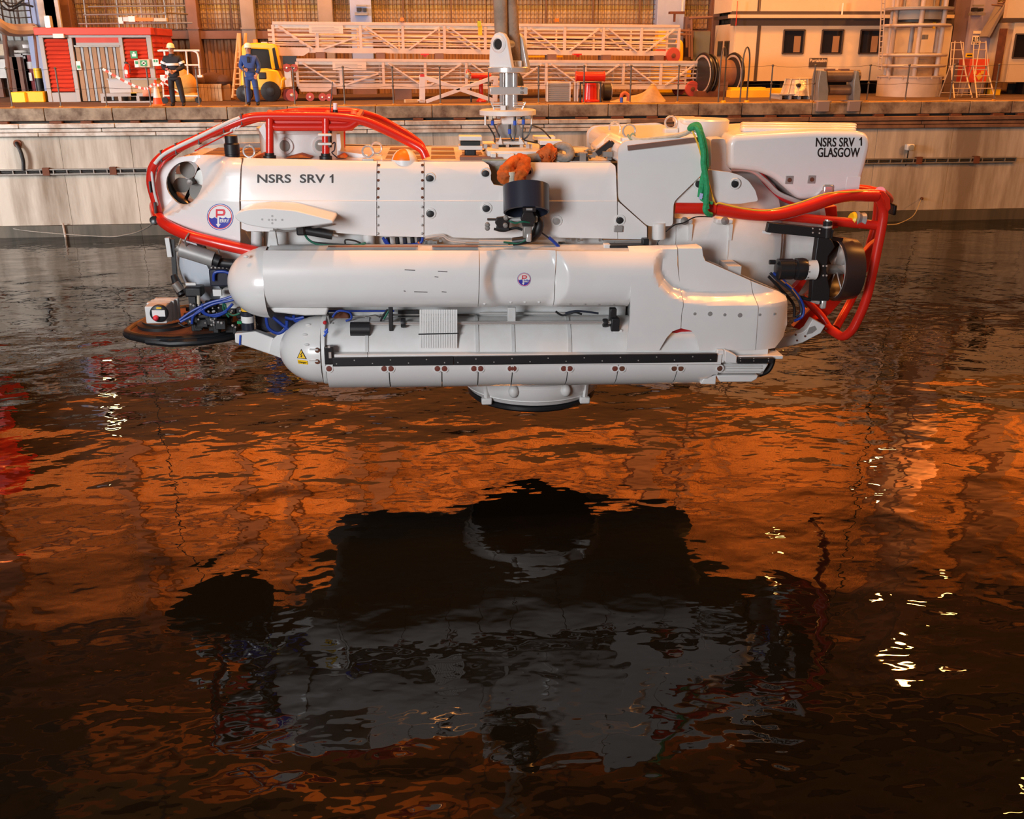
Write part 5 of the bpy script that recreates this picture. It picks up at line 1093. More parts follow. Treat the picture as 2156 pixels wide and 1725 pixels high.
# two hoop handrails
for i, (a, b_) in enumerate(((1513, 1524), (1559, 1573))):
    hp_ = thing('ladder_hoop', 'tall arched handrail hoop at the quay edge, '+('left one of the pair' if i == 0 else 'right one of the pair'), 'handrail', gp_(a, SY), 'ladder hoops')
    A, C_ = gp_(a, SY), gp_(b_, SY+.1); pts = [A, A+V((0, 0, 1.2))]+[A.lerp(C_, .5-.5*math.cos(t))+V((0, 0, 1.2+.5*math.sin(t))) for t in [PI*k/10 for k in range(1, 10)]]+[C_+V((0, 0, 1.2)), C_]
    MB().tube(pts, .026, 8).build('hoop', STM, hp_); MB().lathe(C_, (0, 0, 1), [(.09, 0), (.09, .05), (.03, .07)], 12).build('base', YELLOW, hp_)
# ------------------------------------------------ red hut
HY = 36.2
HR = mat('hut_red_sheet', (.62, .055, .025), .45, noise=.3, nscale=1.5)
HFR = mat('hut_grey_frame', (.40, .37, .36), .55)
p0 = gp_(92, HY)
hut = thing('red_hut', 'red metal hut with louvred walls and a plank door on the quay', 'hut', p0)
x0, x1 = B(92, 150, HY).x, B(326, 150, HY).x; zt, zf = B(150, 58, HY).z, B(150, 74, HY).z
DEP = 3.0; xr = x1
MB().box((x0, HY+.12, QZ), (x1-.08, HY+DEP, zt-.05)).build('hut_body', DARK, hut)
MB().box((x0-.1, HY-.08, zf), (x1+.06, HY+DEP, zt)).build('roof_fascia', HR, hut, .02)
bz = B(200, 79, HY).z
MB().box((x0, HY, bz), (x1, HY+.12, zf)).build('frame_beam', HFR, hut)
for a, b_ in ((92, 101), (152, 161), (258, 266), (316, 326)):
    MB().box((B(a, 150, HY).x, HY, QZ), (B(b_, 150, HY).x, HY+.13, bz)).build('frame_post', HFR, hut, .01)
MB().box((B(161, 100, HY).x, HY+.01, B(200, 95, HY).z), (B(258, 100, HY).x, HY+.12, B(200, 90, HY).z)).build('frame_beam', HFR, hut)
MB().box((B(161, 100, HY).x, HY+.03, B(200, 90, HY).z), (B(258, 100, HY).x, HY+.12, bz)).build('lintel_panel', HR, hut)
for a, b_, zb in ((101, 152, 194), (266, 316, 166)):
    xa_, xb_ = B(a, 150, HY).x+.02, B(b_, 150, HY).x-.02; z0, z1 = B(120, zb, HY).z, bz-.04; n = 13 if zb > 180 else 10
    for k in range(n):
        z = z0+(z1-z0)*k/n; h = (z1-z0)/n
        MB().add([(xa_, HY+.09, z+h), (xb_, HY+.09, z+h), (xb_, HY+.01, z+h*.35), (xa_, HY+.01, z+h*.35), (xa_, HY+.09, z), (xb_, HY+.09, z)], [(0, 1, 2, 3), (3, 2, 5, 4)]).build('louvre_slat', HR, hut)
MB().box((B(101, 150, HY).x, HY+.02, QZ), (B(161, 150, HY).x, HY+.1, B(120, 195, HY).z)).build('base_plate', HFR, hut)
PLB = mat('brown_door_strip', (.36, .20, .10), .6, noise=.4); PLG = mat('grey_blue_door_strip', (.36, .40, .44), .5)
xa_, xb_ = B(165, 150, HY).x, B(258, 150, HY).x; zd = B(200, 99, HY).z; n = 11
for k in range(n):
    MB().box((xa_+(xb_-xa_)*(k+(.15 if k % 2 else 0))/n, HY+.03+(.03 if k % 2 else 0), QZ+.02), (xa_+(xb_-xa_)*(k+1+(-.15 if k % 2 else .14))/n-.01, HY+.11, zd)).build('door_strip', PLG if k % 2 else PLB, hut)
MB().box((xa_-.02, HY-.02, zd), (xb_+.02, HY+.1, zd+.06)).build('door_track', DULL, hut)
# right side wall with slats
n = 12; z0, z1 = QZ+.3, bz-.04
MB().box((x1-.06, HY+.1, QZ), (x1+.0, HY+DEP, zf)).build('side_wall', HR, hut)
for k in range(n):
    z = z0+(z1-z0)*k/n; h = (z1-z0)/n; MB().box((x1-.02, HY+.16, z+h*.2), (x1+.035, HY+DEP-.05, z+h*.8)).build('louvre_slat', HR, hut)
MB().box((x1-.02, HY+1.45, QZ), (x1+.05, HY+1.55, bz)).build('frame_post', HR, hut)
bx('wall_lamp', 112, 71, 133, 80, HY-.14, .12, WHITE2, hut)
SG = mat('sign_green', (.03, .30, .12), .5)
def sign(px0, py0, px1, py1, Y, m, par, name='sign_plate'): return bx(name, px0, py0, px1, py1, Y, .02, m, par)
g = sign(275.5, 107, 288, 123, HY-.03, SG, hut); bx('sign_figure', 278, 113, 286, 119, HY-.035, .004, LWHITE, g); bx('sign_bar', 280, 109.5, 283, 112.5, HY-.035, .004, LWHITE, g)
g = sign(284, 127, 291, 142, HY-.03, LWHITE, hut); bx('sign_bar', 285, 129, 290, 135, HY-.035, .004, SG, g)
g = bx('cross_sign', 292, 125, 314, 142, HY-.10, .09, CREAM, hut, bev=.01); bx('cross_panel', 296, 127, 309, 139, HY-.105, .004, SG, g); bx('white_cross', 301, 129, 304, 137, HY-.109, .004, LWHITE, g); bx('white_cross', 298, 131.5, 307, 134.5, HY-.109, .004, LWHITE, g)
g = sign(322, 124, 333, 139, HY-.03, LWHITE, hut); bx('sign_bar', 323.5, 126, 326.5, 131, HY-.035, .004, SG, g); bx('sign_bar', 328.5, 126, 331.5, 131, HY-.035, .004, SG, g)
g = sign(162, 129, 169, 147, HY-.03, LWHITE, hut); bx('sign_bar', 163, 138, 169, 144.5, HY-.035, .004, SG, g)
p = B(267, 150, HY-.12); fe = thing('fire_extinguisher', 'red fire extinguisher hung on the hut beside its door', 'fire extinguisher', p)
MB().lathe(p+V((0, 0, -.2)), (0, 0, 1), [(.05, -.02), (.085, 0), (.085, .32), (.04, .4), (.03, .44)], 16).build('cylinder', RED, fe); MB().cbox(p+V((0, 0, .27)), .1, .05, .06).build('valve', BLACK, fe); MB().tube(spl([p+V((.03, 0, .26)), p+V((.12, -.02, .2)), p+V((.11, -.04, -.05))]), .014, 6).build('hose', BLACK, fe); MB().cbox(p+V((0, -.09, -.02)), .1, .02, .14).build('white_label', LWHITE, fe)
MB().cbox(p+V((0, .03, .0)), .05, .1, .1).build('hanging_bracket', DULL, fe)
# scaffold rail and boxes on the hut roof
sr = thing('scaffold_rail', 'grey scaffold guard rail standing on the red hut roof', 'scaffold', V((B(180, 55, HY).x, HY+.4, zt)))
YR = HY+.4
for px in (183, 252, 352): A = B(px, 56, YR); A.z = zt; MB().rod(A, B(px-10, -30, YR), .03, 8).build('upright', DULL, sr)
for px in (372, 300): A = B(px, 40, HY+2.4); A.z = zt; MB().rod(A, V((A.x, A.y, zt+1.6)), .03, 8).build('upright', DULL, sr)
for py, a, b_ in ((50, 165, 405), (31, 175, 350), (14, 185, 390), (-4, 180, 390)): MB().rod(B(a, py, YR-.05), B(b_, py-2, YR-.05), .026, 8).build('rail', DULL, sr)
MB().rod(B(345, 27, YR), V((B(395, 30, HY+2.5).x, HY+2.5, B(395, 30, HY+2.5).z)), .026, 8).build('rail', DULL, sr)
pb = thing('lamp_unit', 'white and orange box lamp clamped to the hut roof rail', 'lamp', B(285, 42, YR-.1)); bx('white_end', 250, 36, 258, 50, YR-.15, .25, WHITE2, pb); bx('grey_body', 258, 36, 271, 45, YR-.15, .25, OFFW, pb); bx('white_band', 271, 34, 283, 46, YR-.16, .27, LWHITE, pb); bx('orange_body', 283, 37, 323, 44, YR-.15, .25, ORANGEP, pb); bx('orange_tail', 323, 38, 350, 45, YR-.15, .25, CREAM, pb)
# ------------------------------------------------ left end: steelwork, red door, bollard, yellow block
LB = mat('grey_green_cladding', (.30, .33, .33), .6, noise=.5, nscale=2)
xw = B(-60, 100, 41).x
lw = MB().box((B(-400, 100, 41).x, 41.2, QZ), (B(92, 100, 41).x, 41.5, 9.5)).build('wall_side', mat('grey_brown_wall', (.22, .19, .17), .8, noise=.7)); tag(lw, kind='structure')
for k in range(10):
    a = -400+k*48; corr(B(a, 0, 41).x, B(a+46, 0, 41).x, 5.9, 9.4, 41.15, 'cladding_sheet', LB, lw, .2, .06)
bc_ = bx('steel_column', 62, -60, 86, 62, 40.2, .5, BLUES, lw); bx('steel_column', 78, 60, 100, 200, 40.2, .4, BLUES, lw, ground=True)
for a, b_ in ((86, 92), (100, 104), (105, 112)): bx('pipe_upright', a, -60, b_, 60, 40, .15, OFFW, lw)
MB().rod(B(70, 52, 39.8), B(86, 200, 39.8), .05, 10).build('brown_downpipe', BROWN, lw); MB().rod(B(8, 65, 39.9), B(22, 190, 39.9), .08, 10).build('brown_downpipe', BROWN, lw)
# curved walkway duct at the top left
cv = thing('curved_walkway', 'curved grey walkway edge with wire rails at the top left corner', 'walkway', B(20, 60, 39))
cpts = [B(-60, 30, 37.5), B(-10, 48, 37.8), B(10, 60, 38.3), B(35, 64, 39), B(70, 62, 40)]
MB().tube(spl(cpts), .22, 10).build('walkway_edge', mat('pale_brown_paint', (.5, .42, .37), .6), cv)
for dz in (.42, .65, .9, 1.15): MB().tube(spl([c_+V((0, 0, dz)) for c_ in cpts]), .02, 6).build('wire_rail', BLACKG, cv)
for c_ in cpts: MB().rod(c_, c_+V((0, 0, 1.2)), .025, 6).build('rail_post', BLACKG, cv)
for pts in ([(-5, 5), (20, 22), (45, 10), (70, 14)], [(0, -10), (22, 14), (55, -5)]): MB().tube(spl([B(a, b_, 38.6) for a, b_ in pts]), .035, 8).build('hanging_cable', BLACK, cv)
dr = thing('door_1', 'dark red steel door with small signs at the left end of the shed', 'door', gp_(68, 40.9)); 
bx('door_leaf', 57, 116, 83, 192, 40.9, .12, mat('dark_red_door', (.33, .03, .035), .5), dr, ground=True); bx('door_leaf', 48, 116, 56, 192, 40.9, .12, mat('dark_red_door', (.33, .03, .035), .5), dr, ground=True)
bx('door_frame', 44, 112, 90, 116, 40.85, .15, HFR, dr); bx('door_frame', 43, 113, 47, 192, 40.85, .15, HFR, dr, ground=True)
bx('sign_plate', 58, 130, 68, 145, 40.87, .02, LWHITE, dr); bx('sign_plate', 71, 132, 81, 141, 40.87, .02, SG, dr); bx('sign_plate', 49, 119, 53, 124, 40.87, .02, LWHITE, dr); bx('handle', 62, 153, 66, 170, 40.84, .05, STEEL, dr); bx('sign_plate', 67, 117, 79, 120, 40.87, .02, LWHITE, dr)
bx('notice_board', 48, 94, 64, 101, 40.8, .05, LWHITE, lw); bx('blue_box', 65, 88, 78, 102, 40.8, .2, BLUES, lw); bx('grey_cabinet', -20, 125, 10, 165, 40.5, .4, GREY, lw); bx('cream_panel', -10, 93, 7, 117, 40.6, .2, CREAM, lw); bx('steel_lintel', 30, 106, 92, 111, 40.7, .3, DULL, lw)
for i, (a, w_) in enumerate(((-20, 14), (26, 8), (36, 6))): bx('wall_pipe', a, 120, a+w_, 190, 40.6, .2, BROWN, lw, ground=True)
# bright tube lamp at the left column
tl = thing('tube_lamp', 'bright white tube lamp fixed upright at the left blue column', 'lamp', B(99, 47, 39.6)); MB().rod(B(98, 36, 39.6), B(101, 58, 39.6), .07, 10).build('tube', mat('lit_tube', (1, 1, 1), .4, emit=((1, .93, .8), 5)), tl); bx('lamp_back', 96, 33, 103, 60, 39.7, .3, WHITE2, tl)
yb = gp_(87, 37.3); bo = thing('striped_bollard', 'yellow and black striped bollard post left of the red hut', 'bollard', yb)
for a, b_, m in ((0, .33, YELLOW), (.33, .75, BLACK), (.75, 1.08, YELLOW)): MB().rod(yb+V((0, 0, a)), yb+V((0, 0, b_)), .13, 16).build('yellow_band' if m is YELLOW else 'black_band', m, bo)
ky = thing('yellow_block', 'low yellow kerb block on the quay at the left', 'block', gp_(50, 36)); bx('block_face', 25, 194, 51, 213, 36, .8, mat('bright_yellow', (.95, .62, .02), .5), ky, ground=True, bev=.02); bx('block_end', 51, 193, 90, 213, 36.1, .7, YELLOW, ky, ground=True, bev=.02)
# white box base and crate on grey pallet by the hut
gpz = thing('grey_pallet', 'long grey pallet with fork slots in front of the red hut', 'pallet', gp_(265, 35.3))
a0, a1 = gp_(211, 35.3).x, gp_(330, 35.3).x
MB().box((a0, 35.3, QZ+.2), (a1, 36.1, QZ+.3)).build('top_board', HFR, gpz); MB().box((a0, 35.3, QZ), (a1, 36.1, QZ+.05)).build('bottom_board', HFR, gpz)
for t in (0, .31, .63, .95): xx = a0+(a1-a0)*t; MB().box((xx, 35.3, QZ+.05), (xx+.1, 36.1, QZ+.2)).build('block', HFR, gpz)
gc = thing('plastic_wrapped_crate', 'pale grey wrapped crate standing on the long grey pallet', 'crate', V((gp_(270, 35.4).x, 35.4, QZ+.3))); c0, c1, zc1 = gp_(231, 35.4).x, gp_(333, 35.4).x, B(270, 166, 35.4).z
MB().box((c0, 35.4, QZ+.3), (c0+(c1-c0)*.47, 36.05, zc1)).build('wrapped_side', mat('pale_wrap', (.5, .49, .5), .3), gc, .04); MB().box((c0+(c1-c0)*.47, 35.42, QZ+.3), (c1, 36.05, zc1)).build('brown_side', mat('cardboard', (.45, .32, .2), .7), gc, .03); MB().box((c0-.02, 35.39, zc1-.03), (c1+.02, 36.08, zc1+.01)).build('lid', GREY, gc)
yl = thing('yellow_clamp', 'small yellow clamp lying on the grey pallet', 'clamp', V((gp_(282, 35.25).x, 35.35, QZ+.3))); bx('clamp_body', 276, 195, 287, 202, 35.3, .1, YELLOW, yl)
# barrier tape and the orange sheet
TAPE = mat('red_white_tape', (.85, .10, .05), .5); ti = thing('barrier_tape', 'red and white barrier tape from the stanchion to the cone', 'tape', gp_(222, SY)+V((0, 0, 1.14)))
tp_ = [(216, 145), (235, 156), (262, 171), (285, 182), (303, 187), (312, 186), (322, 177), (335, 180), (345, 172), (354, 150)]
P_ = [B(a, b_, SY-.03) for a, b_ in tp_]
for i in range(len(P_)-1):
    for k in range(3):
        a, b_ = P_[i].lerp(P_[i+1], k/3), P_[i].lerp(P_[i+1], (k+1)/3); MB().beam(a, b_, .008, .07).build('red_stripe' if (i*3+k) % 2 else 'white_stripe', TAPE if (i*3+k) % 2 else LWHITE, ti)
os_ = thing('orange_flag', 'small orange-pink sheet hanging at the barrier tape', 'flag', B(309, 195, SY+.1)); MB().add([B(300, 186, SY-.02), B(319, 180, SY-.02), B(318, 203, SY+.02), B(301, 203, SY+.0)], [(0, 1, 2, 3)]).build('sheet', mat('faded_orange', (.75, .28, .16), .7), os_).modifiers.new('s', 'SOLIDIFY').thickness = .01
# traffic cone
cn = gp_(330, 33.2); co_ = thing('traffic_cone', 'orange and white traffic cone beside the person in black', 'cone', cn)
MB().box(cn-V((.19, .19, 0)), cn+V((.19, .19, .04))).build('base', ORANGEP, co_, .01); MB().lathe(cn, (0, 0, 1), [(.15, .04), (.115, .24)], 20).build('orange_band', mat('cone_red', (.85, .10, .03), .5), co_); MB().lathe(cn, (0, 0, 1), [(.115, .24), (.06, .58)], 20).build('white_sleeve', LWHITE, co_); MB().lathe(cn, (0, 0, 1), [(.06, .58), (.028, .78), (.0, .79)], 20).build('orange_band', mat('cone_red', (.85, .10, .03), .5), co_)
# white handrail trolley behind the first person
wt = thing('white_trolley', 'white tubular handrail trolley behind the person in black', 'trolley', gp_(372, 34.6)); WTY = 34.6
for pts in ([(336, 106), (346, 106), (350, 158)], [(332, 107), (345, 106.5), (420, 106.5)], [(405, 106.5), (415, 110), (418, 120), (421, 158)], [(392, 108), (396, 157)]): MB().tube(fillet([B(a, b_, WTY) for a, b_ in pts], .08), .03, 8).build('handrail', LWHITE, wt)
for a, b_ in (((334, 137), (420, 137)), ((345, 205), (342, 160)), ((342, 172), (382, 197)), ((345, 202), (420, 202))): MB().rod(B(*a, WTY), B(*b_, WTY), .028, 8).build('rail', LWHITE, wt)
bx('side_box', 338, 158, 353, 169, WTY-.05, .3, LWHITE, wt); bx('rail_foot', 412, 158, 425, 163, WTY-.05, .2, LWHITE, wt)
for px in (346, 416): MB().rod(V((gp_(px, WTY).x, WTY, QZ+.1)), V((gp_(px, WTY).x, WTY+.08, QZ+.1)), .1, 16).build('wheel', BLACK, wt)
SACK = mat('sack_orange', (.62, .33, .08), .8, noise=.5, nscale=5, bump=.5)
ob = thing('orange_sacks', 'orange bulk sack behind the white trolley', 'sack', gp_(392, 35.6)); p = gp_(393, 35.8)
MB().ball(p+V((0, 0, .55)), (.40, .3, .42), 16, 10).build('sack_body', SACK, ob); MB().ball(p+V((-.08, 0, .85)), (.24, .22, .22), 14, 8).build('sack_top', SACK, ob); MB().box(p-V((.38, .26, 0)), p+V((.38, .26, .3))).build('sack_base', SACK, ob, .1)
# wooden pallet leaning upright, orange crate, brown sacks
wp = thing('wooden_pallet', 'pale wooden pallet standing upright on the quay', 'pallet', gp_(442, 36.2)); WOODP = mat('pallet_wood', (.60, .42, .24), .7, noise=.4, nscale=6)
for k in range(7): a = 417+k*7.4; bx('plank', a, 178, a+3.6, 208, 36.2, .04, WOODP, wp, ground=True)
for py in (179, 193, 206): bx('cross_plank', 416, py-2, 466, py+2, 36.25, .09, WOODP, wp, ground=py > 200)
oc = thing('orange_crate', 'orange wooden crate behind the upright pallet', 'crate', gp_(465, 36.6)); bx('crate_body', 466, 177, 484, 206, 36.5, .9, mat('crate_orange', (.55, .28, .09), .7, noise=.4), oc, ground=True, bev=.02); bx('crate_shadow_side', 425, 177, 465.5, 206, 36.55, .9, mat('crate_shade_brown', (.12, .05, .02), .8), oc, ground=True)  # the dark block paints the shade behind the pallet planks
bs_ = thing('brown_netting_heap', 'dark brown heap of netting on top of the orange crate', 'netting', V((gp_(450, 36.9).x, 36.9, B(450, 177, 36.5).z)))
for dx_, r in ((-.35, .28), (0, .34), (.35, .25)): MB().ball(V((gp_(452, 36.9).x+dx_, 36.8, B(450, 177, 36.5).z+.08)), (r*1.5, .4, r*.9), 12, 8).build('netting_fold', mat('brown_net', (.10, .05, .035), .9, bump=.8), bs_)
# orange ladder
ld = thing('orange_ladder', 'tall orange step ladder left of the yellow forklift', 'ladder', gp_(500, 36.0)); LO = mat('ladder_orange', (.75, .38, .14), .6)
for a, b_ in (((490, 206), (502, 70)), ((508, 206), (504, 70)), ((512, 200), (517, 70))): MB().rod(B(*a, 36), B(*b_, 36 if a[0] < 510 else 36.3), .05, 8).build('rail', LO, ld)
for k in range(11): t = k/11; MB().beam(B(491+10*t, 200-125*t, 36), B(508-3*t, 200-125*t, 36), .07, .04).build('rung', LO, ld)
# ------------------------------------------------ yellow forklift
fk = thing('forklift', 'bright yellow forklift truck parked behind the person in blue', 'forklift', gp_(555, 35.6)); FY = 35.4; YF = mat('forklift_yellow', (.95, .55, .01), .35)
MB().prism([B(*p, FY) for p in ((506, 190), (507, 150), (530, 145), (560, 144), (584, 148), (592, 165), (594, 190))], (0, 1.3, 0)).build('body', YF, fk, .06)
MB().prism([B(*p, FY+.1) for p in ((508, 99), (514, 92), (540, 90), (575, 92), (582, 100), (590, 146), (572, 146), (565, 104), (520, 102), (520, 148), (510, 148))], (0, 1.1, 0)).build('cab_frame', YF, fk, .04)
MB().box((B(518, 100, FY).x, FY+.25, B(518, 146, FY).z), (B(572, 100, FY).x, FY+1.1, B(518, 101, FY).z)).build('cab_window', mat('cab_glass', (.03, .03, .03), .45, spec=.15), fk)
MB().prism([B(*p, FY+.05) for p in ((573, 102), (578, 100), (588, 145), (580, 146))], (0, .4, 0)).build('cab_window', mat('cab_glass', (.03, .03, .03), .45, spec=.15), fk)
bx('orange_beacon', 533, 83, 541, 92, FY+.5, .15, ORANGEP, fk, bev=.02); bx('roof_lamp', 550, 88, 562, 92, FY+.4, .2, CREAM, fk); bx('dark_vent', 545, 152, 560, 167, FY-.03, .1, BLACK, fk, bev=.03)
for px, r in ((514, .27), (570, .33)):
    c_ = gp_(px, FY-.05)+V((0, 0, r)); w_ = MB().lathe(c_, (0, 1, 0), [(r*.6, 0), (r, .03), (r, .26), (r*.6, .3)], 24).build('wheel', BLACK, fk); MB().lathe(c_, (0, -1, 0), [(r*.5, -.05), (r*.45, .02), (.05, .03)], 16).build('wheel_hub', BLACKG, w_)
MB().tube(fillet([B(*p, FY-.05) for p in ((592, 186), (594, 170), (600, 164))], .1), .05, 8).build('tow_hook', YF, fk)
# ------------------------------------------------ two stacked gangways
GW = mat('gangway_paint', (.62, .52, .49), .5, noise=.3, nscale=2); WHL = mat('red_wheel', (.42, .06, .045), .5)
def gangway(lab, L, R_, sign_, segs, YL, YR):
    (lx0, ly0, ly1), (rx0, ry0, ry1) = L, R_
    A0, A1 = B(lx0, ly1, YL), B(rx0, ry1, YR); H0 = B(lx0, ly0, YL).z-A0.z; H1 = B(rx0, ry0, YR).z-A1.z
    g = thing('gangway', lab, 'gangway', A0, 'stacked gangways'); n_ = (A1-A0).cross(V((0, 0, 1))).normalized()
    if n_.y < 0: n_ = -n_
    def P(t, h, d=0): return A0.lerp(A1, t)+V((0, 0, (H0+(H1-H0)*t)*h))+n_*d
    for d in (0, 1.15):
        MB().beam(P(0, .05, d), P(1, .05, d), .1, .17).build('lower_chord', GW, g); MB().beam(P(0, .96, d), P(1, .96, d), .1, .1).build('upper_chord', GW, g, .01); MB().beam(P(0, .86, d), P(1, .86, d), .05, .1).build('second_rail', OFFW, g)
        for h in ((.7, .54, .38, .22) if d == 0 else (.75, .6, .45, .3)): MB().rod(P(-.012, h, d+.03), P(1, h, d+.03), .028, 8).build('side_rail', GW, g)
        for i in range(segs+1):
            t = i/segs; MB().beam(P(t, .1, d), P(t, .9, d), .09 if d == 0 else .06, .09, n_).build('upright', GW, g)
            if i < segs and (d == 0 or i % 2 == 0):
                a, b_ = ((.86, .1) if i % 2 == 0 else (.1, .86))
                if d == 0 and sign_[0] < (i+.5)/segs < sign_[1]: a, b_ = (.1, .5) if i == 1 else (.5, .1)
                MB().beam(P((i+.12)/segs, a, d-.04), P((i+.88)/segs, b_, d-.04), .05, .09, n_).build('diagonal', GW, g)
    for i in range(segs*2+1): MB().beam(P(i/(segs*2), .06, 0), P(i/(segs*2), .06, 1.15), .07, .08).build('deck_beam', GW, g)
    MB().beam(P(0, .10, .57), P(1, .10, .57), 1.0, .04).build('deck', OFFW, g)
    s0 = MB().prism([P(sign_[0], .62, -.08), P(sign_[1], .62, -.08), P(sign_[1], .9, -.08), P(sign_[0], .9, -.08)], n_*.02).build('notice_board', mat('pink_white_board', (.68, .57, .53), .6), g)
    for k in range(4): MB().prism([P(sign_[0]+.006, .67+k*.05, -.083), P(sign_[1]-.01-.01*(k % 2), .67+k*.05, -.083), P(sign_[1]-.01-.01*(k % 2), .685+k*.05, -.083), P(sign_[0]+.006, .685+k*.05, -.083)], n_*.003).build('text_line', GREY, s0)
    MB().prism([P(.005, -.15, -.07), P(.065, -.15, -.07), P(.08, 0.0, -.07), P(.08, .13, -.07), P(.0, .13, -.07)], n_*.05).build('end_plate', GW, g)
    for d in (-.08, 1.2):
        c_ = P(.985, -.02, d); w_ = MB().lathe(c_, n_, [(.1, -.06), (.27, -.05), (.29, 0), (.27, .05), (.1, .06)], 24).build('end_wheel', WHL, g); MB().lathe(c_, -n_, [(.09, .04), (.08, .08), (.02, .09)], 14).build('wheel_hub', RUST, w_)
    return g, P, n_
g1_, P1, n1_ = gangway('lower of two stacked pinkish white truss gangways, on red wheels', (628, 124, 184), (1467, 129, 186), (.082, .16), 10, 35.6, 37.6)
g2_, P2, n2_ = gangway('upper of two stacked pinkish white truss gangways', (578, 46, 108), (1427, 53, 116), (.082, .16), 10, 35.9, 37.9)
for px, py, r in ((604, 143, .13), (619, 143, .12), (614, 193, .2), (606, 193, .2), (653, 206, .14), (693, 203, .12), (679, 206, .13)):
    c_ = B(px, py, 35.5 if px != 606 else 35.9); par = g1_ if py > 180 else g2_
    if py > 180: c_.z = QZ+r
    w_ = MB().lathe(c_, (0, 1, 0), [(.04, -.04), (r, -.04), (r*1.02, 0), (r, .05), (.04, .05)], 20).build('wheel', WHL, par); MB().lathe(c_, (0, -1, 0), [(r*.35, .03), (r*.25, .08), (.02, .09)], 12).build('wheel_hub', STEEL, w_)
bx('wheel_leg', 601, 148, 612, 183, 35.5, .1, LWHITE, g1_); bx('wheel_bracket', 596, 118, 624, 135, 35.6, .1, BLACK, g2_)
for a, b_ in ((614, 205), (700, 203)): bx('axle_support', a, 184, a+8, 200, 35.6, 1.0, BROWN, g1_)
for k in range(7): t = .06+.14*k; pp = P1(t, .99, .5); MB().box(pp-V((.15, .5, .0)), V((pp.x+.15, pp.y+.5, P2(t, .0, .5).z-.02))).build('packing_timber', BROWN, g1_)
for t in (.25, .75): pp = P1(t, .02, .5); MB().box((pp.x-.3, pp.y-.5, QZ), (pp.x+.3, pp.y+.5, pp.z-.04)).build('trestle_block', BROWN, g1_)
for px, py, m in ((846, 41, ORANGEP), (1173, 43, ORANGEP), (1009, 48, mat('lime_strap', (.45, .5, .02), .6))):
    o = thing('tie_strap', {846: 'orange tie at the top of the upper gangway, left of the clevis', 1173: 'orange tie at the top of the upper gangway, right of the clevis', 1009: 'lime and yellow strap over the upper gangway beside the clevis'}[px], 'strap', B(px, py, 36.4)); bx('strap', px-3, py-4, px+4, py+(3 if px != 1009 else 8), 36.25, .25, m, o)
    if px == 1009: bx('strap_tail', px-2, 54, px+6, 74, 36.3, .05, YELLOW, o)
for px in (895, 1217): o = thing('red_jack', 'small red screw jack between the gangways, '+('left of' if px < 1000 else 'right of')+' the clevis', 'jack', B(px, 117, 36.5)); bx('jack_head', px-9, 113, px+8, 116, 36.2, .4, RED, o); bx('jack_stem', px-3, 116, px+3, 120, 36.3, .2, RED, o)
# yellow machine and hoist behind the right end of the gangways
ym = thing('yellow_machine', 'orange-yellow machine standing behind the right end of the gangways', 'machine', gp_(1410, 40)); bx('machine_body', 1376, 138, 1434, 190, 40, 1, YF, ym, ground=True, bev=.05); bx('machine_top', 1385, 66, 1404, 96, 40.1, .6, YF, ym); bx('machine_neck', 1378, 80, 1386, 138, 40.2, .4, YF, ym); bx('lamp_yellow', 1445, 148, 1455, 162, 38.9, .15, YF, ym); MB().tube(fillet([B(*p, 39.5) for p in ((1424, 87), (1433, 90), (1433, 120), (1430, 138))], .15), .1, 10).build('machine_pipe', YF, ym)
for a, b_, c_, d_ in ((1112, 117, 1185, 121), (1140, 137, 1180, 142), (1118, 147, 1133, 153)): bx('yellow_beam', a, b_, c_, d_, 39.2, .2, YF, ym)
# white X trestle, red bollards, louvred boxes
xt = thing('white_trestle', 'white X-braced trestle frame lying on the quay before the gangways', 'trestle', gp_(890, 33.6)); XY = 33.6; XW = mat('trestle_white', (.72, .60, .56), .5, noise=.2)
for a, b_, w_ in (((889, 216), (889, 158), .19), ((892, 162), (1040, 212), .13), ((897, 214), (1040, 163), .12), ((1042, 214), (1044, 160), .16)): MB().beam(B(*a, XY), B(*b_, XY), w_, .13, (0, 1, 0)).build('brace', XW, xt, .008)
MB().cbox(B(889, 159, XY-.02), .14, .1, .08).build('red_bolt', RED, xt); MB().cbox(B(882, 211, XY), .1, .3, .05).build('foot_plate', XW, xt)
rb = thing('small_bollard', 'small red T-shaped bollard behind the white X trestle', 'bollard', gp_(1013, 34.2)); c_ = gp_(1013, 34.2)
MB().lathe(c_, (0, 0, 1), [(.17, 0), (.17, .04), (.1, .12), (.07, .3), (.07, .8), (.1, .85)], 18).build('post', RED, rb); MB().rod(B(992, 160, 34.2), B(1034, 160, 34.2), .09, 14).build('cross_bar', RED, rb)
gl = thing('grey_lantern', 'small grey lantern hanging at the end of the small red bollard', 'lantern', B(985, 158, 34.1)); c_ = B(985, 160, 34.1); MB().lathe(c_, (0, 0, 1), [(.05, -.08), (.08, -.05), (.08, .05), (.04, .09)], 14).build('lantern_body', GREY, gl); MB().tube(spl([c_+V((-.04, 0, .09)), c_+V((.0, .03, .2)), c_+V((.16, .08, .02))]), .012, 6).build('red_handle', RED, gl)
bf = thing('tubular_guard', 'low black tubular frame beside the small red bollard', 'frame', gp_(1010, 33.9))
MB().tube([gp_(992, 33.9), B(991, 173, 33.9), B(1032, 174, 33.9), gp_(1032, 33.9)], .03, 8).build('frame', BLACK, bf)
rl = thing('red_bollard', 'large red mooring bollard with a thick cross bar', 'bollard', gp_(1241, 33.6)); c_ = gp_(1242, 33.7)
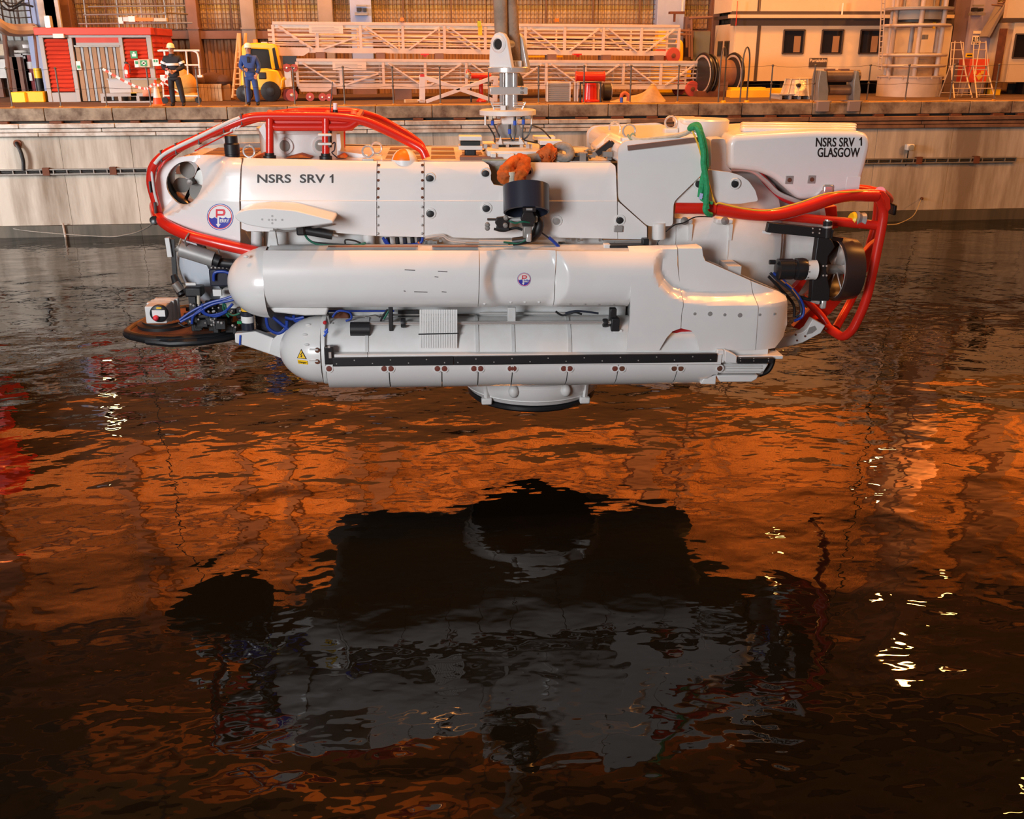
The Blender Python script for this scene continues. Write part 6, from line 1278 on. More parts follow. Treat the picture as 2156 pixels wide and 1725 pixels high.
MB().lathe(c_, (0, 0, 1), [(.34, 0), (.34, .04), (.24, .08), (.22, .5), (.2, .62)], 24).build('post', RED, rl); MB().rod(B(1213, 161, 33.7), B(1272, 161, 33.7), .15, 22).build('cross_bar', RED, rl)
for a in (1213, 1272): MB().rod(B(a-1, 161, 33.7), B(a+1, 161, 33.7), .165, 22).build('bar_flange', RED, rl)
bl = thing('tubular_guard', 'low black tubular frame around the large red bollard', 'frame', gp_(1240, 33.3)); MB().tube([gp_(1222, 33.3), B(1222, 174, 33.3), B(1265, 173, 33.3), gp_(1265, 33.3)], .035, 8).build('frame', BLACK, bl)
LBX = mat('pale_louvre', (.48, .40, .34), .6)
for i, (a, b_, lab) in enumerate(((1151, 1202, 'wide grey louvred box on the quay right of the clevis'), (1209, 1218, 'narrow pale panel left of the large red bollard'), (1249, 1262, 'narrow pale panel right of the large red bollard'))):
    lb = thing('louvred_box', lab, 'box', gp_(a, 34.0)); bx('box_body', a+1, 174, b_-1, 215, 34.05, .5, LBX, lb, ground=True)
    for px in (a, b_-3): bx('box_post', px, 172, px+3, 216, 34.0, .06, WHITE2, lb, ground=True)
    if i == 0:
        for k in range(9): bx('slat', a+4, 176+k*4.3, b_-4, 178.6+k*4.3, 34.0, .04, GREY, lb)
# tarpaulin heap and hose, black bin
tpn = thing('tarpaulin', 'brown tarpaulin heaped on the quay by the gangway', 'tarpaulin', gp_(1350, 33.6)); TPM = mat('tan_tarpaulin', (.46, .30, .17), .75, noise=.5, nscale=5, bump=.4, bscale=8)
hts = [(1285, 0), (1300, .06), (1320, .16), (1340, .20), (1357, .3), (1370, .62), (1378, .52), (1388, .3), (1402, .02)]; vs_ = []; fs = []; rows = 6
for i, (px, h) in enumerate(hts):
    for j in range(rows+1): t = j/rows; p = gp_(px, 33.1+1.1*t); vs_.append(p+V((0, 0, h*math.sin(PI*(.12+.76*t))*(1+.25*random.uniform(-1, 1))+.01 if 0 < j < rows else .004)))
fs = [(i*(rows+1)+j, (i+1)*(rows+1)+j, (i+1)*(rows+1)+j+1, i*(rows+1)+j+1) for i in range(len(hts)-1) for j in range(rows)]
o = MB().add(vs_, fs).build('sheet', TPM, tpn); md = o.modifiers.new('s', 'SUBSURF'); md.levels = md.render_levels = 2
rh = thing('red_hose', 'short red-brown hose bent over the tarpaulin edge', 'hose', gp_(1310, 33)); MB().tube(spl([gp_(1308, 33)+V((0, 0, .05)), B(1309, 200, 33), B(1316, 196, 33), B(1323, 202, 33), gp_(1323, 33)+V((0, 0, .05))]), .06, 10).build('hose', mat('hose_red', (.55, .12, .04), .6), rh); MB().rod(gp_(1309, 32.95), gp_(1309, 32.95)+V((0, 0, .16)), .05, 10).build('blue_end', BLUEP, rh)
bn = thing('black_drum', 'black plastic drum lying under the gangway', 'drum', gp_(1275, 34.4)); c_ = gp_(1268, 34.4)+V((0, 0, .29)); MB().lathe(c_, (1, 0, 0), [(.2, 0), (.28, .03), (.28, .26), (.26, .28), (.0, .28)], 22).build('drum_body', BLACK, bn); MB().lathe(c_, (1, 0, 0), [(.26, .27), (.27, .3), (.18, .31), (.0, .3)], 22).build('drum_rim', GREY, bn)
bkm = thing('black_bin', 'dark rubber bin beside the clevis shaft on the quay', 'bin', gp_(1088, 34.6)); MB().lathe(gp_(1088, 34.6), (0, 0, 1), [(.2, 0), (.26, .4), (.2, .75), (.1, .9), (.0, .95)], 18).build('bin_body', BLACK, bkm); MB().lathe(gp_(1088, 34.6), (0, 0, 1), [(.262, .38), (.27, .4), (.262, .42)], 18, flat='open').build('bin_band', BLACKG, bkm)
sc2 = thing('scrap_timber', 'pale offcut of timber on the quay left of the X trestle', 'timber', gp_(860, 34)); MB().beam(gp_(852, 34)+V((0, 0, .05)), gp_(878, 34.2)+V((0, 0, .05)), .12, .1).build('offcut', WOODP, sc2)
# black cable reels
cr = thing('cable_reel', 'dark cable reel with shiny rims beside the white cabin', 'reel', gp_(1508, 37.2))
for px, r in ((1477, .75), (1490, .7), (1540, .75)):
    c_ = V((gp_(px, 37.2).x, 37.2, QZ+.78)); MB().lathe(c_, (1, .25, 0), [(r*.3, -.03), (r, -.04), (r*1.02, 0), (r, .04), (r*.3, .03)], 28).build('reel_flange', BLACKG, cr)
    MB().lathe(c_, (1, .25, 0), [(r*.8, -.05), (r*.85, -.06), (r*.9, -.05)], 28, flat='open').build('flange_ring', CHROME, cr)
MB().rod(V((gp_(1478, 37.2).x, 37.2, QZ+.78)), V((gp_(1542, 37.2).x, 37.4, QZ+.78)), .5, 24).build('wound_cable', BROWN, cr); bx('reel_stand', 1496, 150, 1535, 195, 36.9, .1, BROWN, cr); bx('reel_base', 1470, 192, 1545, 199, 36.8, .9, RUST, cr, ground=True)
# ------------------------------------------------ white cabins
CB = mat('cabin_panel', (.68, .55, .40), .5, noise=.15, nscale=1.2); CBD = mat('cabin_dark_trim', (.07, .05, .045), .5); CBG = mat('cabin_window_glass', (.015, .012, .012), .06)
KY = 38.6
def cabin(lab, pxl, pxr, pyt, pyb, wins, dep=2.6, low=True, endwins=True):
    A, C_ = B(pxl, pyb, KY), B(pxr, pyt, KY); z0, z1 = A.z, C_.z
    c = thing('cabin', lab, 'cabin', V((A.x, KY, z0)), 'white site cabins')
    MB().box((A.x+.03, KY+.05, z0), (C_.x-.03, KY+dep, z1)).build('cabin_core', CBD, c)
    npan = max(1, round((C_.x-A.x)/2.9)); w_ = (C_.x-A.x)/npan
    hole = [(B(a, b_, KY).x, B(a, b_, KY).z, B(a2, b2, KY).x, B(a2, b2, KY).z) for a, b_, a2, b2 in wins]
    xm_ = B(1594, 100, KY).x; xs_ = [A.x, xm_, C_.x] if A.x < xm_ else [A.x, C_.x]
    for xa_, xb_ in zip(xs_, xs_[1:]):
        hs = [[(x_, zz) for x_, zz in ((h[0], h[1]), (h[2], h[1]), (h[2], h[3]), (h[0], h[3]))] for h in hole if xa_ < h[0] < xb_]
        panel('wall_panel', [(xa_+.02, z0), (xb_-.02, z0), (xb_-.02, z1), (xa_+.02, z1)], lambda x, z: KY, .05, CB, c, 9, 9, hs)
    for h in hole:
        f = MB(); z_t, z_b = h[1], h[3]
        for a, b_ in (((h[0], z_t), (h[2], z_t)), ((h[0], z_b), (h[2], z_b)), ((h[0], z_b), (h[0], z_t)), ((h[2], z_b), (h[2], z_t))): f.beam((a[0], KY, a[1]), (b_[0], KY, b_[1]), .05, .07, (0, 1, 0))
        fr = f.build('window', CBD, c); MB().box((h[0], KY+.03, z_b), (h[2], KY+.045, z_t)).build('pane', CBG, fr)
        MB().box((h[2]-.38, KY+.02, z_b+.05), (h[2]-.12, KY+.028, z_t-.22)).build('blind', mat('brown_blind', (.28, .16, .09), .6), fr)
    # end wall facing left
    MB().box((A.x-.02, KY+.02, z0), (A.x+.03, KY+dep, z1)).build('end_wall', CB, c)
    if endwins:
        for a in (.55, 1.45):
            f = MB().box((A.x-.05, KY+a, z0+.9), (A.x-.015, KY+a+.6, z1-.6)).build('window', CBD, c); MB().box((A.x-.056, KY+a+.05, z0+.95), (A.x-.05, KY+a+.55, z1-.65)).build('pane', CBG, f)
    return c, A, C_
c1, A, C_ = cabin('lower white cabin with a row of dark windows behind the tower', 1541, 2010, 50, 171, [(1651, 63, 1690, 113), (1732, 63, 1771, 113), (1813, 63, 1852, 113)])
bx('roof_band', 1541, 38, 2010, 54, KY-.03, .2, CBD, c1); bx('roof_gutter', 1536, 31, 2010, 38, KY-.22, .2, CB, c1); MB().box((A.x-.1, KY-.2, B(1540, 38, KY).z), (A.x+.05, KY+2.6, B(1540, 31, KY).z)).build('roof_gutter', CBD, c1)
bx('joint_strip', 1593, 52, 1596, 172, KY-.02, .06, CBD, c1)
sp = bx('name_plate', 1703, 122, 1742, 141.5, KY-.03, .03, CBD, c1)
sa, sb_ = B(1705, 131, KY-.04), B(1741, 123.5, KY-.04)
letter('lettering', 'Portakabin', lambda u, w_, d: V((sa.x+(sb_.x-sa.x)*u, KY-.035-.006*d, sa.z+(sb_.z-sa.z)*w_)), mat('plate_lettering', (.85, .65, .45), .5), sp, bold=.012)
for px in (1560, 1640, 1790, 1880, 1960): bx('cabin_support', px, 171, px+16, 200, KY+.3, .5, BLACK, c1, ground=True)
bx('under_shade', 1545, 172, 2005, 200, KY+.9, .1, DARK, c1, ground=True)  # dark sheet standing in for the shade beneath the cabin
c2, A2_, C2_ = cabin('upper white cabin stacked on the lower one, cut off by the top edge', 1541, 2010, -85, 25, [], dep=2.3, endwins=False)
bx('floor_band', 1541, 24, 2010, 31, KY-.05, .2, CBD, c2); bx('white_pipe', 1773, 6, 1777, 33, KY-.2, .1, LWHITE, c2); bx('joint_strip', 1598, -85, 1603, 25, KY-.02, .06, CBD, c2); bx('red_pipe', 1550, 2, 1553, 54, KY-.3, .05, RED, c2)
KY = 36.9
c3, A3_, C3_ = cabin('white cabin at the right edge with one dark window', 2118, 2420, 47, 173, [(2139, 72, 2185, 122)], endwins=False)
bx('roof_band', 2118, 38, 2420, 47, KY-.05, .3, CBD, c3); bx('red_pipe', 2104, 60, 2108, 170, KY-.1, .1, RUST, c3); bx('under_shade', 2120, 174, 2420, 205, KY+.9, .1, DARK, c3, ground=True)  # below it another dark sheet stands in for shade
for px in (2150, 2300): bx('cabin_support', px, 173, px+18, 205, KY+.3, .5, BLACK, c3, ground=True)
bx('upper_wall', 2118, -60, 2420, 38, KY+.2, .2, CB, c3)
KY = 38.6
rs_ = thing('rusty_stair', 'brown steel stair flight rising at the top right', 'stair', B(2095, 60, 38)); MB().beam(B(2072, 78, 38), B(2112, 5, 38), .1, .6, (0, 1, 0)).build('stringer', GBROWN, rs_); MB().beam(B(2085, 78, 38.8), B(2125, 5, 38.8), .1, .35, (0, 1, 0)).build('stringer', GBROWN, rs_)
for k in range(7): a = B(2076+k*6.2, 72-k*11, 38.1); MB().box(a, a+V((.2, .7, .04))).build('tread', DULL, rs_)
for k in range(4): MB().rod(B(2088+k*12, 10-k*3, 37.8), B(2160, 18-k*9, 37.8), .03, 6).build('rail', BROWN, rs_)
# lavender column with B12 sign, its camera bracket
lc_ = MB().box((B(2036, 100, 38.4).x, 38.4, QZ), (B(2085, 100, 38.4).x, 39.2, 9.2)).build('trim_6', LAV); tag(lc_, kind='structure'); MB().box((B(2036, 100, 38.4).x, 38.4, 9.2), (B(2085, 100, 38.4).x, 39.2, 24.5)).build('column_upper_part', BROWN, lc_); lc3 = MB().box((B(2000, 100, 38.6).x, 38.6, QZ), (B(2037, 100, 38.6).x, 39.4, 24.5)).build('trim_7', mat('purple_brown_steel', (.16, .10, .10), .6)); tag(lc3, kind='structure')  # upper part coloured brown in place of dimmer light, for its reflection
MB().box((B(2030, 100, 38.3).x, 38.3, B(2040, 133, 38.3).z), (B(2075, 100, 38.3).x, 39.3, B(2040, 124, 38.3).z)).build('column_collar', LAV, lc_)
s_ = bx('sign_plate', 2046, 75, 2064, 94, 38.3, .05, mat('pale_yellow_sign', (.85, .72, .5), .6), lc_); bx('sign_cap', 2050, 65, 2066, 71, 38.3, .05, mat('pale_yellow_sign', (.85, .72, .5), .6), lc_)
sa2, sb2 = B(2047.5, 92, 38.29), B(2062.5, 78, 38.29); letter('lettering', 'B12', lambda u, w_, d: V((sa2.x+(sb2.x-sa2.x)*u, 38.297-.006*d, sa2.z+(sb2.z-sa2.z)*w_)), LIP, s_, bold=.01)
g = bx('sign_plate', 2033, 112, 2050, 121, 38.3, .03, LYEL, lc_); bx('sign_bar', 2036, 115, 2047, 118, 38.29, .005, LIP, g)
for px, py, Y in ((2060, 18, 38.2), (760, 18, BY-.75)):
    cb_ = bx('camera_bracket', px-13, py+8, px+14, py+14, Y-.05, .3, DULL, lc_ if px > 1000 else wb); bx('camera_body', px-9, py-2, px-1, py+6, Y-.1, .25, BLACK, cb_); bx('camera_body', px+5, py-1, px+11, py+6, Y-.1, .25, BLACK, cb_); bx('bracket_bar', px-10, py-8, px+12, py-5, Y-.02, .1, DULL, cb_)
# pipework between the gangways and the cabin
pw = thing('brown_pipework', 'brown bracket and pipes on the wall between the gangways and cabin', 'pipework', B(1425, 26, 40.5)); bx('beam_bracket', 1411, 24, 1442, 29, 40.5, .3, RUST, pw); bx('bracket_stem', 1419, 29, 1423, 46, 40.5, .15, RUST, pw); bx('white_pipe', 1436, -40, 1441, 24, 40.4, .15, WHITE2, pw)
for a, b_ in (((1428, 64), (1456, 66)), ((1428, 72), (1456, 74)), ((1456, 40), (1457, 125)), ((1450, 38), (1500, 36)), ((1445, 66), (1446, 100)), ((1451, 60), (1452, 120))): MB().rod(B(*a, 40.6), B(*b_, 40.6), .05, 8).build('pipe', BROWN, pw)
bx('dark_box', 1442, 35, 1456, 66, 40.8, .3, BROWN, pw); bx('grey_panel', 1459, 66, 1496, 130, 41.5, .2, mat('grey_green_panel', (.2, .22, .2), .6), pw)
# caged tower
tw = thing('caged_tower', 'tall round steel cage tower on a grey drum base', 'tower', gp_(1911, 36.2)); tc2 = gp_(1911, 36.4); R_ = (gp_(1972, 36.4).x-gp_(1850, 36.4).x)/2; TW = mat('tower_paint', (.50, .42, .38), .45, noise=.3, nscale=2)
zz = lambda py: B(1911, py, 35.6).z
MB().lathe(tc2, (0, 0, 1), [(R_, 0), (R_, zz(165)-QZ), (R_*1.03, zz(163)-QZ), (R_*1.03, zz(161)-QZ), (R_*.9, zz(160)-QZ)], 44).build('drum_base', TW, tw)
for k in range(14): a = 2*PI*k/14; MB().beam(tc2+V((math.cos(a)*R_*1.02, math.sin(a)*R_*1.02, zz(161)-QZ)), tc2+V((math.cos(a)*R_*1.02, math.sin(a)*R_*1.02, zz(167)-QZ)), .04, .04).build('drum_rib', TW, tw)
MB().lathe(tc2, (0, 0, 1), [(R_*.72, zz(160)-QZ), (R_*.72, zz(112)-QZ), (R_*.6, zz(111)-QZ)], 36).build('inner_drum', mat('dirty_drum', (.42, .30, .20), .5, noise=.6, nscale=2), tw)
for py in (139, 116, 53, 17): MB().tube([V((tc2.x+math.cos(t)*R_*1.0, tc2.y+math.sin(t)*R_*1.0, zz(py))) for t in [2*PI*k/36 for k in range(36)]], .055, 8, True).build('cage_ring', TW, tw)
for k in range(6): a = -PI/2+.72+k*PI/3*1.0; d = V((math.cos(a), math.sin(a), 0))*R_*.84; MB().rod(tc2+d+V((0, 0, zz(161)-QZ)), tc2+d+V((0, 0, 5.6)), .085, 12).build('cage_post', TW, tw)
MB().lathe(tc2, (0, 0, 1), [(R_*.75, zz(41)-QZ), (R_*.78, zz(40)-QZ), (R_*.78, zz(18)-QZ), (R_*1.05, zz(17)-QZ), (R_*1.05, zz(14)-QZ), (R_*.5, zz(13)-QZ)], 40).build('upper_drum', mat('tower_grey_drum', (.30, .29, .28), .5), tw); MB().lathe(tc2, (0, 0, 1), [(R_*.7, zz(46)-QZ), (R_*.7, zz(41)-QZ)], 36).build('drum_bottom', BLACK, tw)
MB().lathe(tc2+V((0, 0, zz(13)-QZ)), (0, 0, 1), [(R_*.6, 0), (R_*.6, .6), (R_*.5, 1.6), (.1, 1.8)], 30).build('top_drum', mat('dirty_drum', (.42, .30, .20), .5), tw)
for k in range(8): a = 2*PI*k/8+.3; MB().rod(tc2+V((math.cos(a)*R_*.62, math.sin(a)*R_*.62, zz(13)-QZ)), tc2+V((math.cos(a)*R_*.62, math.sin(a)*R_*.62, zz(13)-QZ+.8)), .04, 6).build('top_rod', DULL, tw)
MB().rod(tc2+V((.05, -.2, zz(112)-QZ)), tc2+V((.05, -.2, zz(45)-QZ)), .08, 12).build('centre_pipe', DULL, tw); MB().box((B(1977, 30, 35.6).x, 35.9, zz(60)), (B(1982, 30, 35.6).x, 35.95, zz(0))).build('yellow_strip', YELLOW, tw)
for px in (1852, 1859): MB().rod(B(px-3, 148, 35.9), B(px+5, -10, 35.9), .022, 6).build('ladder_rail', TW, tw)
for k in range(13): MB().rod(B(1849+k*.55, 146-k*11.6, 35.9), B(1857+k*.55, 146-k*11.6, 35.9), .018, 6).build('ladder_rung', TW, tw)
bx('grey_box', 1946, 73, 1955, 83, 35.7, .2, DULL, tw)
# two step ladders
SLM = mat('ladder_alloy', (.62, .48, .34), .45, metal=.3)
sl0 = None
for i, (px, s_, lab) in enumerate(((2015, 1.0, 'left aluminium step ladder beside the lavender column'), (2062, .97, 'right aluminium step ladder in front of the red box'))):
    b0 = gp_(px, 34.9)
    sl = thing('step_ladder', lab, 'step ladder', b0, 'step ladders'); w_ = .30
    for sx in (-1, 1):
        MB().rod(b0+V((sx*w_*1.1, -.45, 0)), b0+V((sx*w_*.8, .25, 1.05)), .024, 8).build('front_rail', SLM, sl); MB().rod(b0+V((sx*w_*1.15, .6, 0)), b0+V((sx*w_*.85, .3, 1.05)), .02, 8).build('rear_rail', SLM, sl)
        MB().rod(b0+V((sx*w_*.95, .0, .6)), b0+V((sx*w_*.35-.1*(i == 0), .3, 1.9)), .018, 8).build('hand_rail', SLM, sl); MB().rod(b0+V((sx*w_*.8, .3, 1.05)), b0+V((sx*w_*.75, .5, 1.85)), .018, 8).build('hand_rail', SLM, sl)
    for k in range(5): t = (k+.5)/5; MB().cbox(b0+V((0, -.45+.7*t, 1.05*t)), w_*2*(1.08-.25*t), .14, .025).build('step', SLM, sl)
    MB().cbox(b0+V((0, .25, 1.06)), w_*1.7, .3, .03).build('platform', SLM, sl); MB().rod(b0+V((-w_*.75, .5, 1.85)), b0+V((w_*.75, .5, 1.85)), .018, 8).build('hand_rail', SLM, sl)
    for z in (1.3, 1.6): MB().rod(b0+V((-w_*.75, .42, z)), b0+V((w_*.75, .42, z)), .016, 8).build('hand_rail', SLM, sl)
    MB().rod(b0+V((-w_*1.1, .5, .15)), b0+V((w_*1.1, .5, .15)), .016, 8).build('brace', SLM, sl)
rbx = thing('red_box', 'red-orange steel box on legs beside the step ladders', 'box', gp_(2060, 36)); bx('box_body', 2036, 124, 2084, 174, 36, .8, mat('red_box_paint', (.78, .07, .02), .5), rbx, bev=.02)
for px in (2040, 2076): bx('box_leg', px, 172, px+5, 206, 36.1, .1, BLACK, rbx, ground=True)
pd_ = B(2062, 161, 35.99); MB().prism([pd_+V((-.12, 0, 0)), pd_+V((0, 0, -.14)), pd_+V((.12, 0, 0)), pd_+V((0, 0, .14))], (0, .012, 0)).build('diamond_sign', YROPE, rbx); bx('sign_bar', 2049, 149, 2057, 156, 35.98, .015, YROPE, rbx); bx('sign_bar', 2065, 149, 2073, 156, 35.98, .015, YROPE, rbx)
by_ = thing('yellow_bin', 'yellow-brown bin at the foot of the right cabin', 'bin', gp_(2095, 36.3)); bx('bin_body', 2083, 187, 2108, 206, 36.3, .4, YELLOW, by_, ground=True, bev=.02); bx('bin_lid', 2082, 185, 2109, 188, 36.28, .44, BROWN, by_)
# silver covered cone on a pallet, yellow board
cf = thing('silver_cone_cover', 'shiny silver covered cone on a low pallet before the cabin', 'cover', gp_(1680, 34.6)); c_ = gp_(1679, 34.8)
bx('pallet_deck', 1640, 198, 1722, 201, 34.3, 1.0, HFR, cf)
for px in (1642, 1662, 1682, 1702, 1717): bx('pallet_block', px, 200, px+5, 206, 34.3, 1.0, HFR, cf, ground=True)
MB().lathe(c_+V((0, 0, .12)), (0, 0, 1), [(.58, 0), (.56, .08), (.50, .3), (.44, .52), (.48, .56), (.4, .58), (0, .6)], 24).build('cover_body', mat('silver_foil', (.75, .62, .48), .25, metal=.6, bump=.9, bscale=6), cf); MB().lathe(B(1682, 180, 34.28), (0, -1, 0), [(.07, -.1), (.07, .03), (.03, .035)], 16).build('dark_hole', BLACK, cf)
for a in range(10): d = V((math.cos(a*.63), math.sin(a*.63), 0)); MB().beam(c_+d*.6+V((0, 0, .1)), c_+d*.46+V((0, 0, .68)), .03, .04).build('cover_rib', CREAM, cf)
yp = thing('yellow_board', 'long yellow board lying in front of the cable reel and cabin', 'board', gp_(1580, 36)); bx('board', 1538, 190, 1625, 199, 36.0, .5, mat('board_yellow', (.9, .5, .03), .5), yp, ground=True); bx('board_cap', 1540, 184, 1612, 190, 36.4, .5, YELLOW, yp)
yp2 = thing('yellow_board', 'short yellow board behind the silver cone cover', 'board', gp_(1630, 36.4)); bx('board', 1596, 186, 1660, 201, 36.6, .4, YELLOW, yp2, ground=True)
# roller fairlead
FG = mat('fairlead_grey', (.23, .25, .27), .45, metal=.3, noise=.4)
fr_ = thing('roller_fairlead', 'dark grey roller fairlead on two blocks at the quay edge', 'fairlead', gp_(1767, QY+.5)); FYY = QY+.35
MB().rod(B(1738, 160, FYY+.2), B(1808, 160, FYY+.2), .19, 24).build('upper_roller', mat('worn_roller', (.17, .12, .10), .45, metal=.3, noise=.6), fr_); MB().rod(B(1744, 190, FYY+.2), B(1800, 190, FYY+.2), .16, 22).build('lower_roller', mat('worn_roller', (.17, .12, .10), .45, metal=.3, noise=.6), fr_)
for a, b_ in ((1722, 1741), (1797, 1809)): MB().prism([B(*p, FYY-.1) for p in ((a+6, 148), (b_, 150), (b_+1, 165), (b_+4, 190), (b_+2, 214), (a, 214), (a+1, 175))], (0, .6, 0)).build('side_plate', FG, fr_, .02)
for a, b_ in ((1722, 1748), (1788, 1813)): MB().box((B(a, 214, FYY-.2).x, QY+.02, QZ), (B(b_, 214, FYY-.2).x, FYY+.5, B(a, 212, FYY-.2).z)).build('concrete_foot', mat('grey_block', (.25, .2, .2), .7), fr_, .02); MB().box((B(a, 214, QY-.15).x, QY-.16, QZ-.27), (B(b_, 214, QY-.15).x, QY-.005, QZ+.06)).build('foot_face', mat('grey_block', (.25, .2, .2), .7), fr_, .02)
for px in (1750, 1780): bx('roller_cap', px-9, 145, px+9, 149, FYY+.1, .25, BROWN, fr_)
# ================================================================== PEOPLE
SKIN = mat('skin', (.55, .30, .21), .5); HAIR = mat('dark_hair', (.05, .035, .025), .7)
def skinned(name, pts, edges, rad, m, par, sub_=2):
    o0 = root_off(par); me = bpy.data.meshes.new(name); me.from_pydata([V(p)-o0 for p in pts], edges, [])
    ob = bpy.data.objects.new(name, me); COL.objects.link(ob); ob.parent = par
    md = ob.modifiers.new('skin', 'SKIN'); md.use_smooth_shade = True
    sv = me.skin_vertices[0].data if me.skin_vertices else None
    if sv is None:
        bm = bmesh.new(); bm.from_mesh(me); bm.verts.layers.skin.verify(); bm.to_mesh(me); bm.free(); sv = me.skin_vertices[0].data
    for i, r in enumerate(rad): sv[i].radius = r if isinstance(r, tuple) else (r, r); sv[i].use_root = (i == 0)
    s = ob.modifiers.new('sub', 'SUBSURF'); s.levels = s.render_levels = sub_
    me.materials.append(m); return ob
def person(px, Y, lab, jk, tr_, hatm, pose, H=1.78, face=0):
    b0 = gp_(px, Y); p = thing('person', lab, 'person', b0)
    def L(x, y, z): return b0+V((x, y, z))
    hip, ch, nk = .93, 1.36, 1.50
    (le, lh, re, rh, lf, rf) = pose
    # body: pelvis up to the head, arms and hands, legs and feet
    pts = [L(0, 0, hip), L(0, 0, 1.12), L(0, -.01, ch), L(0, 0, nk), L(0, -.02, 1.60), L(0, -.025, 1.68), L(0, -.02, 1.75),
           L(-.19, 0, 1.42), L(*le), L(*lh), L(.19, 0, 1.42), L(*re), L(*rh),
           L(-.10, 0, .86), L(lf*.55-.05, -.02, .48), L(lf, .02, .09), L(.10, 0, .86), L(rf*.55+.05, -.02, .48), L(rf, .02, .09)]
    ed = [(0, 1), (1, 2), (2, 3), (3, 4), (4, 5), (5, 6), (2, 7), (7, 8), (8, 9), (2, 10), (10, 11), (11, 12), (0, 13), (13, 14), (14, 15), (0, 16), (16, 17), (17, 18)]
    rad = [(.13, .10), (.125, .095), (.15, .10), .055, .075, .092, .075, .06, .042, .03, .06, .042, .03, .085, .058, .042, .085, .058, .042]
    body = skinned('body', pts, ed, rad, SKIN, p)
    jp = [L(0, 0, .80), L(0, 0, 1.12), L(0, -.01, ch), L(0, 0, 1.49), L(-.20, 0, 1.42), L(*le), L(*[a+(b-a)*.88 for a, b in zip(le, lh)]), L(.20, 0, 1.42), L(*re), L(*[a+(b-a)*.88 for a, b in zip(re, rh)])]
    jacket = skinned('jacket', jp, [(0, 1), (1, 2), (2, 3), (2, 4), (4, 5), (5, 6), (2, 7), (7, 8), (8, 9)], [(.185, .135), (.18, .135), (.195, .14), .08, .095, .078, .062, .095, .078, .062], jk, p)
    tp2 = [L(0, 0, .90), L(-.105, 0, .80), L(lf*.55-.05, -.02, .48), L(lf, .015, .08), L(.105, 0, .80), L(rf*.55+.05, -.02, .48), L(rf, .015, .08)]
    skinned('trousers', tp2, [(0, 1), (1, 2), (2, 3), (0, 4), (4, 5), (5, 6)], [(.15, .12), .115, .092, .082, .115, .092, .082], tr_, p)
    for f in (lf, rf):
        MB().tube([L(f, .05, .05), L(f, .0, .062), L(f*1.03, -.08, .055), L(f*1.08, -.16, .042), L(f*1.09, -.19, .03)], [.04, .058, .054, .046, .02], 12).build('boot', BLACK, p); MB().rod(L(f, .0, .05), L(f, .005, .14), .055, 12).build('boot_shaft', BLACK, p)
    for s, h, e in ((-1, lh, le), (1, rh, re)):                       # hands: palm, four fingers, thumb
        d = (V(h)-V(e)).normalized(); side = d.cross(V((0, -1, 0))).normalized(); c = L(*h)
        hb_ = MB(); hb_.tube([c-d*.02, c+d*.03, c+d*.08], [.026, .038, .03], 10)
        for k in range(4): a = c+d*.075+side*(.024*(k-1.5)); ln = (.055, .07, .065, .05)[k]; hb_.tube([a, a+d*ln*.6+V((0, -.008, 0)), a+d*ln+V((0, -.025, -.01))], [.0095, .009, .007], 6)
        a = c+d*.02+side*(.03*s); hb_.tube([a, a+d*.03+side*(.02*s)+V((0, -.015, 0)), a+d*.06+side*(.015*s)+V((0, -.03, 0))], [.012, .011, .008], 6); hb_.build('hand', SKIN, p)
    hd_ = L(0, -.025, 1.68)
    fc = MB(); fc.ball(hd_, (.078, .095, .115), 20, 14); fc.tube([hd_+V((0, -.09, .02)), hd_+V((0, -.112, -.018)), hd_+V((0, -.095, -.026))], [.008, .014, .01], 8)
    for s in (-1, 1): fc.ball(hd_+V((s*.078, .005, -.005)), (.012, .022, .034), 8, 6)
    head = fc.build('head', SKIN, p)
    for s in (-1, 1): MB().ball(hd_+V((s*.032, -.083, .018)), (.014, .012, .009), 10, 6).build('eye', LIP, head)
    MB().cbox(hd_+V((0, -.092, -.055)), .045, .012, .010).build('mouth', mat('lips', (.35, .12, .10), .6), head)
    MB().lathe(hd_+V((0, .015, 0)), (0, 0, 1), [(.07, -.06), (.088, -.01), (.09, .05), (.05, .1)], 18).build('hair', HAIR, head)
    hm = MB().lathe(hd_+V((0, .0, .035)), (0, 0, 1), [(.118, 0), (.115, .02), (.113, .06), (.095, .11), (.055, .14), (0, .148)], 24).build('hard_hat', hatm, p)
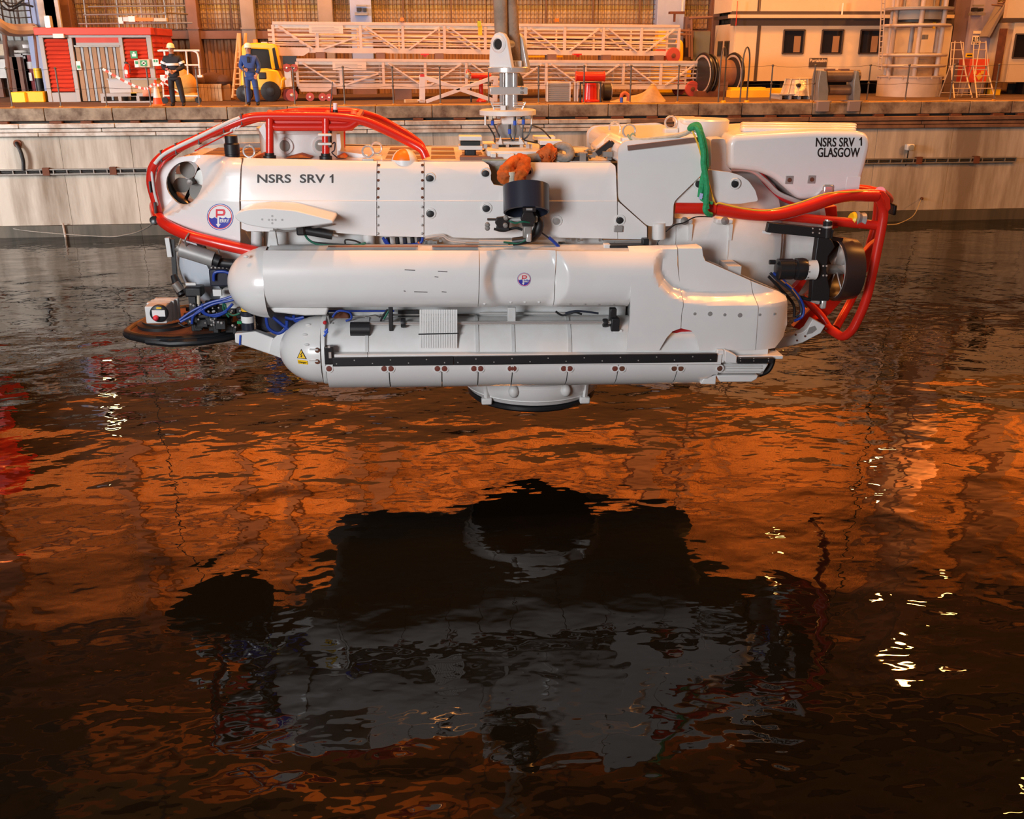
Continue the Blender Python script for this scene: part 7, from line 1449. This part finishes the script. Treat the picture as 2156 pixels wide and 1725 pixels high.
    MB().lathe(hd_+V((0, -.02, .032)), (0, 0, 1), [(.118, 0), (.142, .004), (.142, .012), (.11, .02)], 24).build('hat_brim', hatm, hm); MB().beam(hd_+V((0, -.11, .10)), hd_+V((0, .11, .10)), .03, .03).build('hat_ridge', hatm, hm)
    return p, L, jacket
REFL = mat('reflective_band', (.85, .86, .88), .35)
NV = mat('black_work_jacket', (.014, .014, .02), .7, bump=.3); NT = mat('black_trousers', (.012, .012, .018), .7); HATY = mat('pale_yellow_hard_hat', (.88, .80, .52), .35)
p1_, L1, j1 = person(371, 32.75, 'person in black jacket with white reflective bands, pale hard hat, hands held together', NV, NT, HATY, ((-.31, .03, 1.16), (-.10, -.20, 1.06), (.31, .03, 1.16), (.08, -.20, 1.04), -.12, .20))
MB().lathe(L1(0, -.003, 1.235), (0, 0, 1), [(.196, -.035), (.203, -.03), (.203, .03), (.196, .035)], 32, flat='open').build('reflective_band', REFL, p1_).scale = (1, 1, 1)
for s in (-1, 1):
    a, b_ = L1(s*.25, .015, 1.32), L1(s*.275, .02, 1.255); MB().tube([a, b_], .102, 18).build('reflective_band', REFL, p1_)
MB().lathe(L1(0, 0, 1.50), (0, 0, 1), [(.10, -.04), (.095, .04), (.085, .045)], 18, flat='open').build('collar', NV, p1_)
MB().cbox(L1(-.14, -.24, 1.10), .07, .03, .05).build('red_glove_cuff', mat('pink_red', (.7, .2, .18), .6), p1_)
BLU = mat('blue_overalls', (.035, .085, .30), .75, bump=.3); BLU2 = mat('blue_trousers', (.03, .075, .27), .75)
p2_, L2, j2 = person(531, 32.85, 'person in blue overalls and white hard hat with arms folded behind, before the forklift', BLU, BLU2, mat('white_hard_hat', (.84, .80, .76), .35), ((-.29, .05, 1.15), (-.12, -.17, 1.08), (.29, .05, 1.15), (.20, -.08, .92), -.13, .16))
MB().box(L2(-.045, -.155, 1.28), L2(.03, -.13, 1.46)).build('shirt_front', NV, p2_, .01); MB().lathe(L2(0, 0, 1.50), (0, 0, 1), [(.095, -.04), (.09, .03), (.08, .035)], 18, flat='open').build('collar', BLU, p2_)
MB().lathe(L2(0, 0, 1.02), (0, 0, 1), [(.186, -.02), (.19, -.015), (.19, .015), (.186, .02)], 30, flat='open').build('belt', BLU2, p2_)
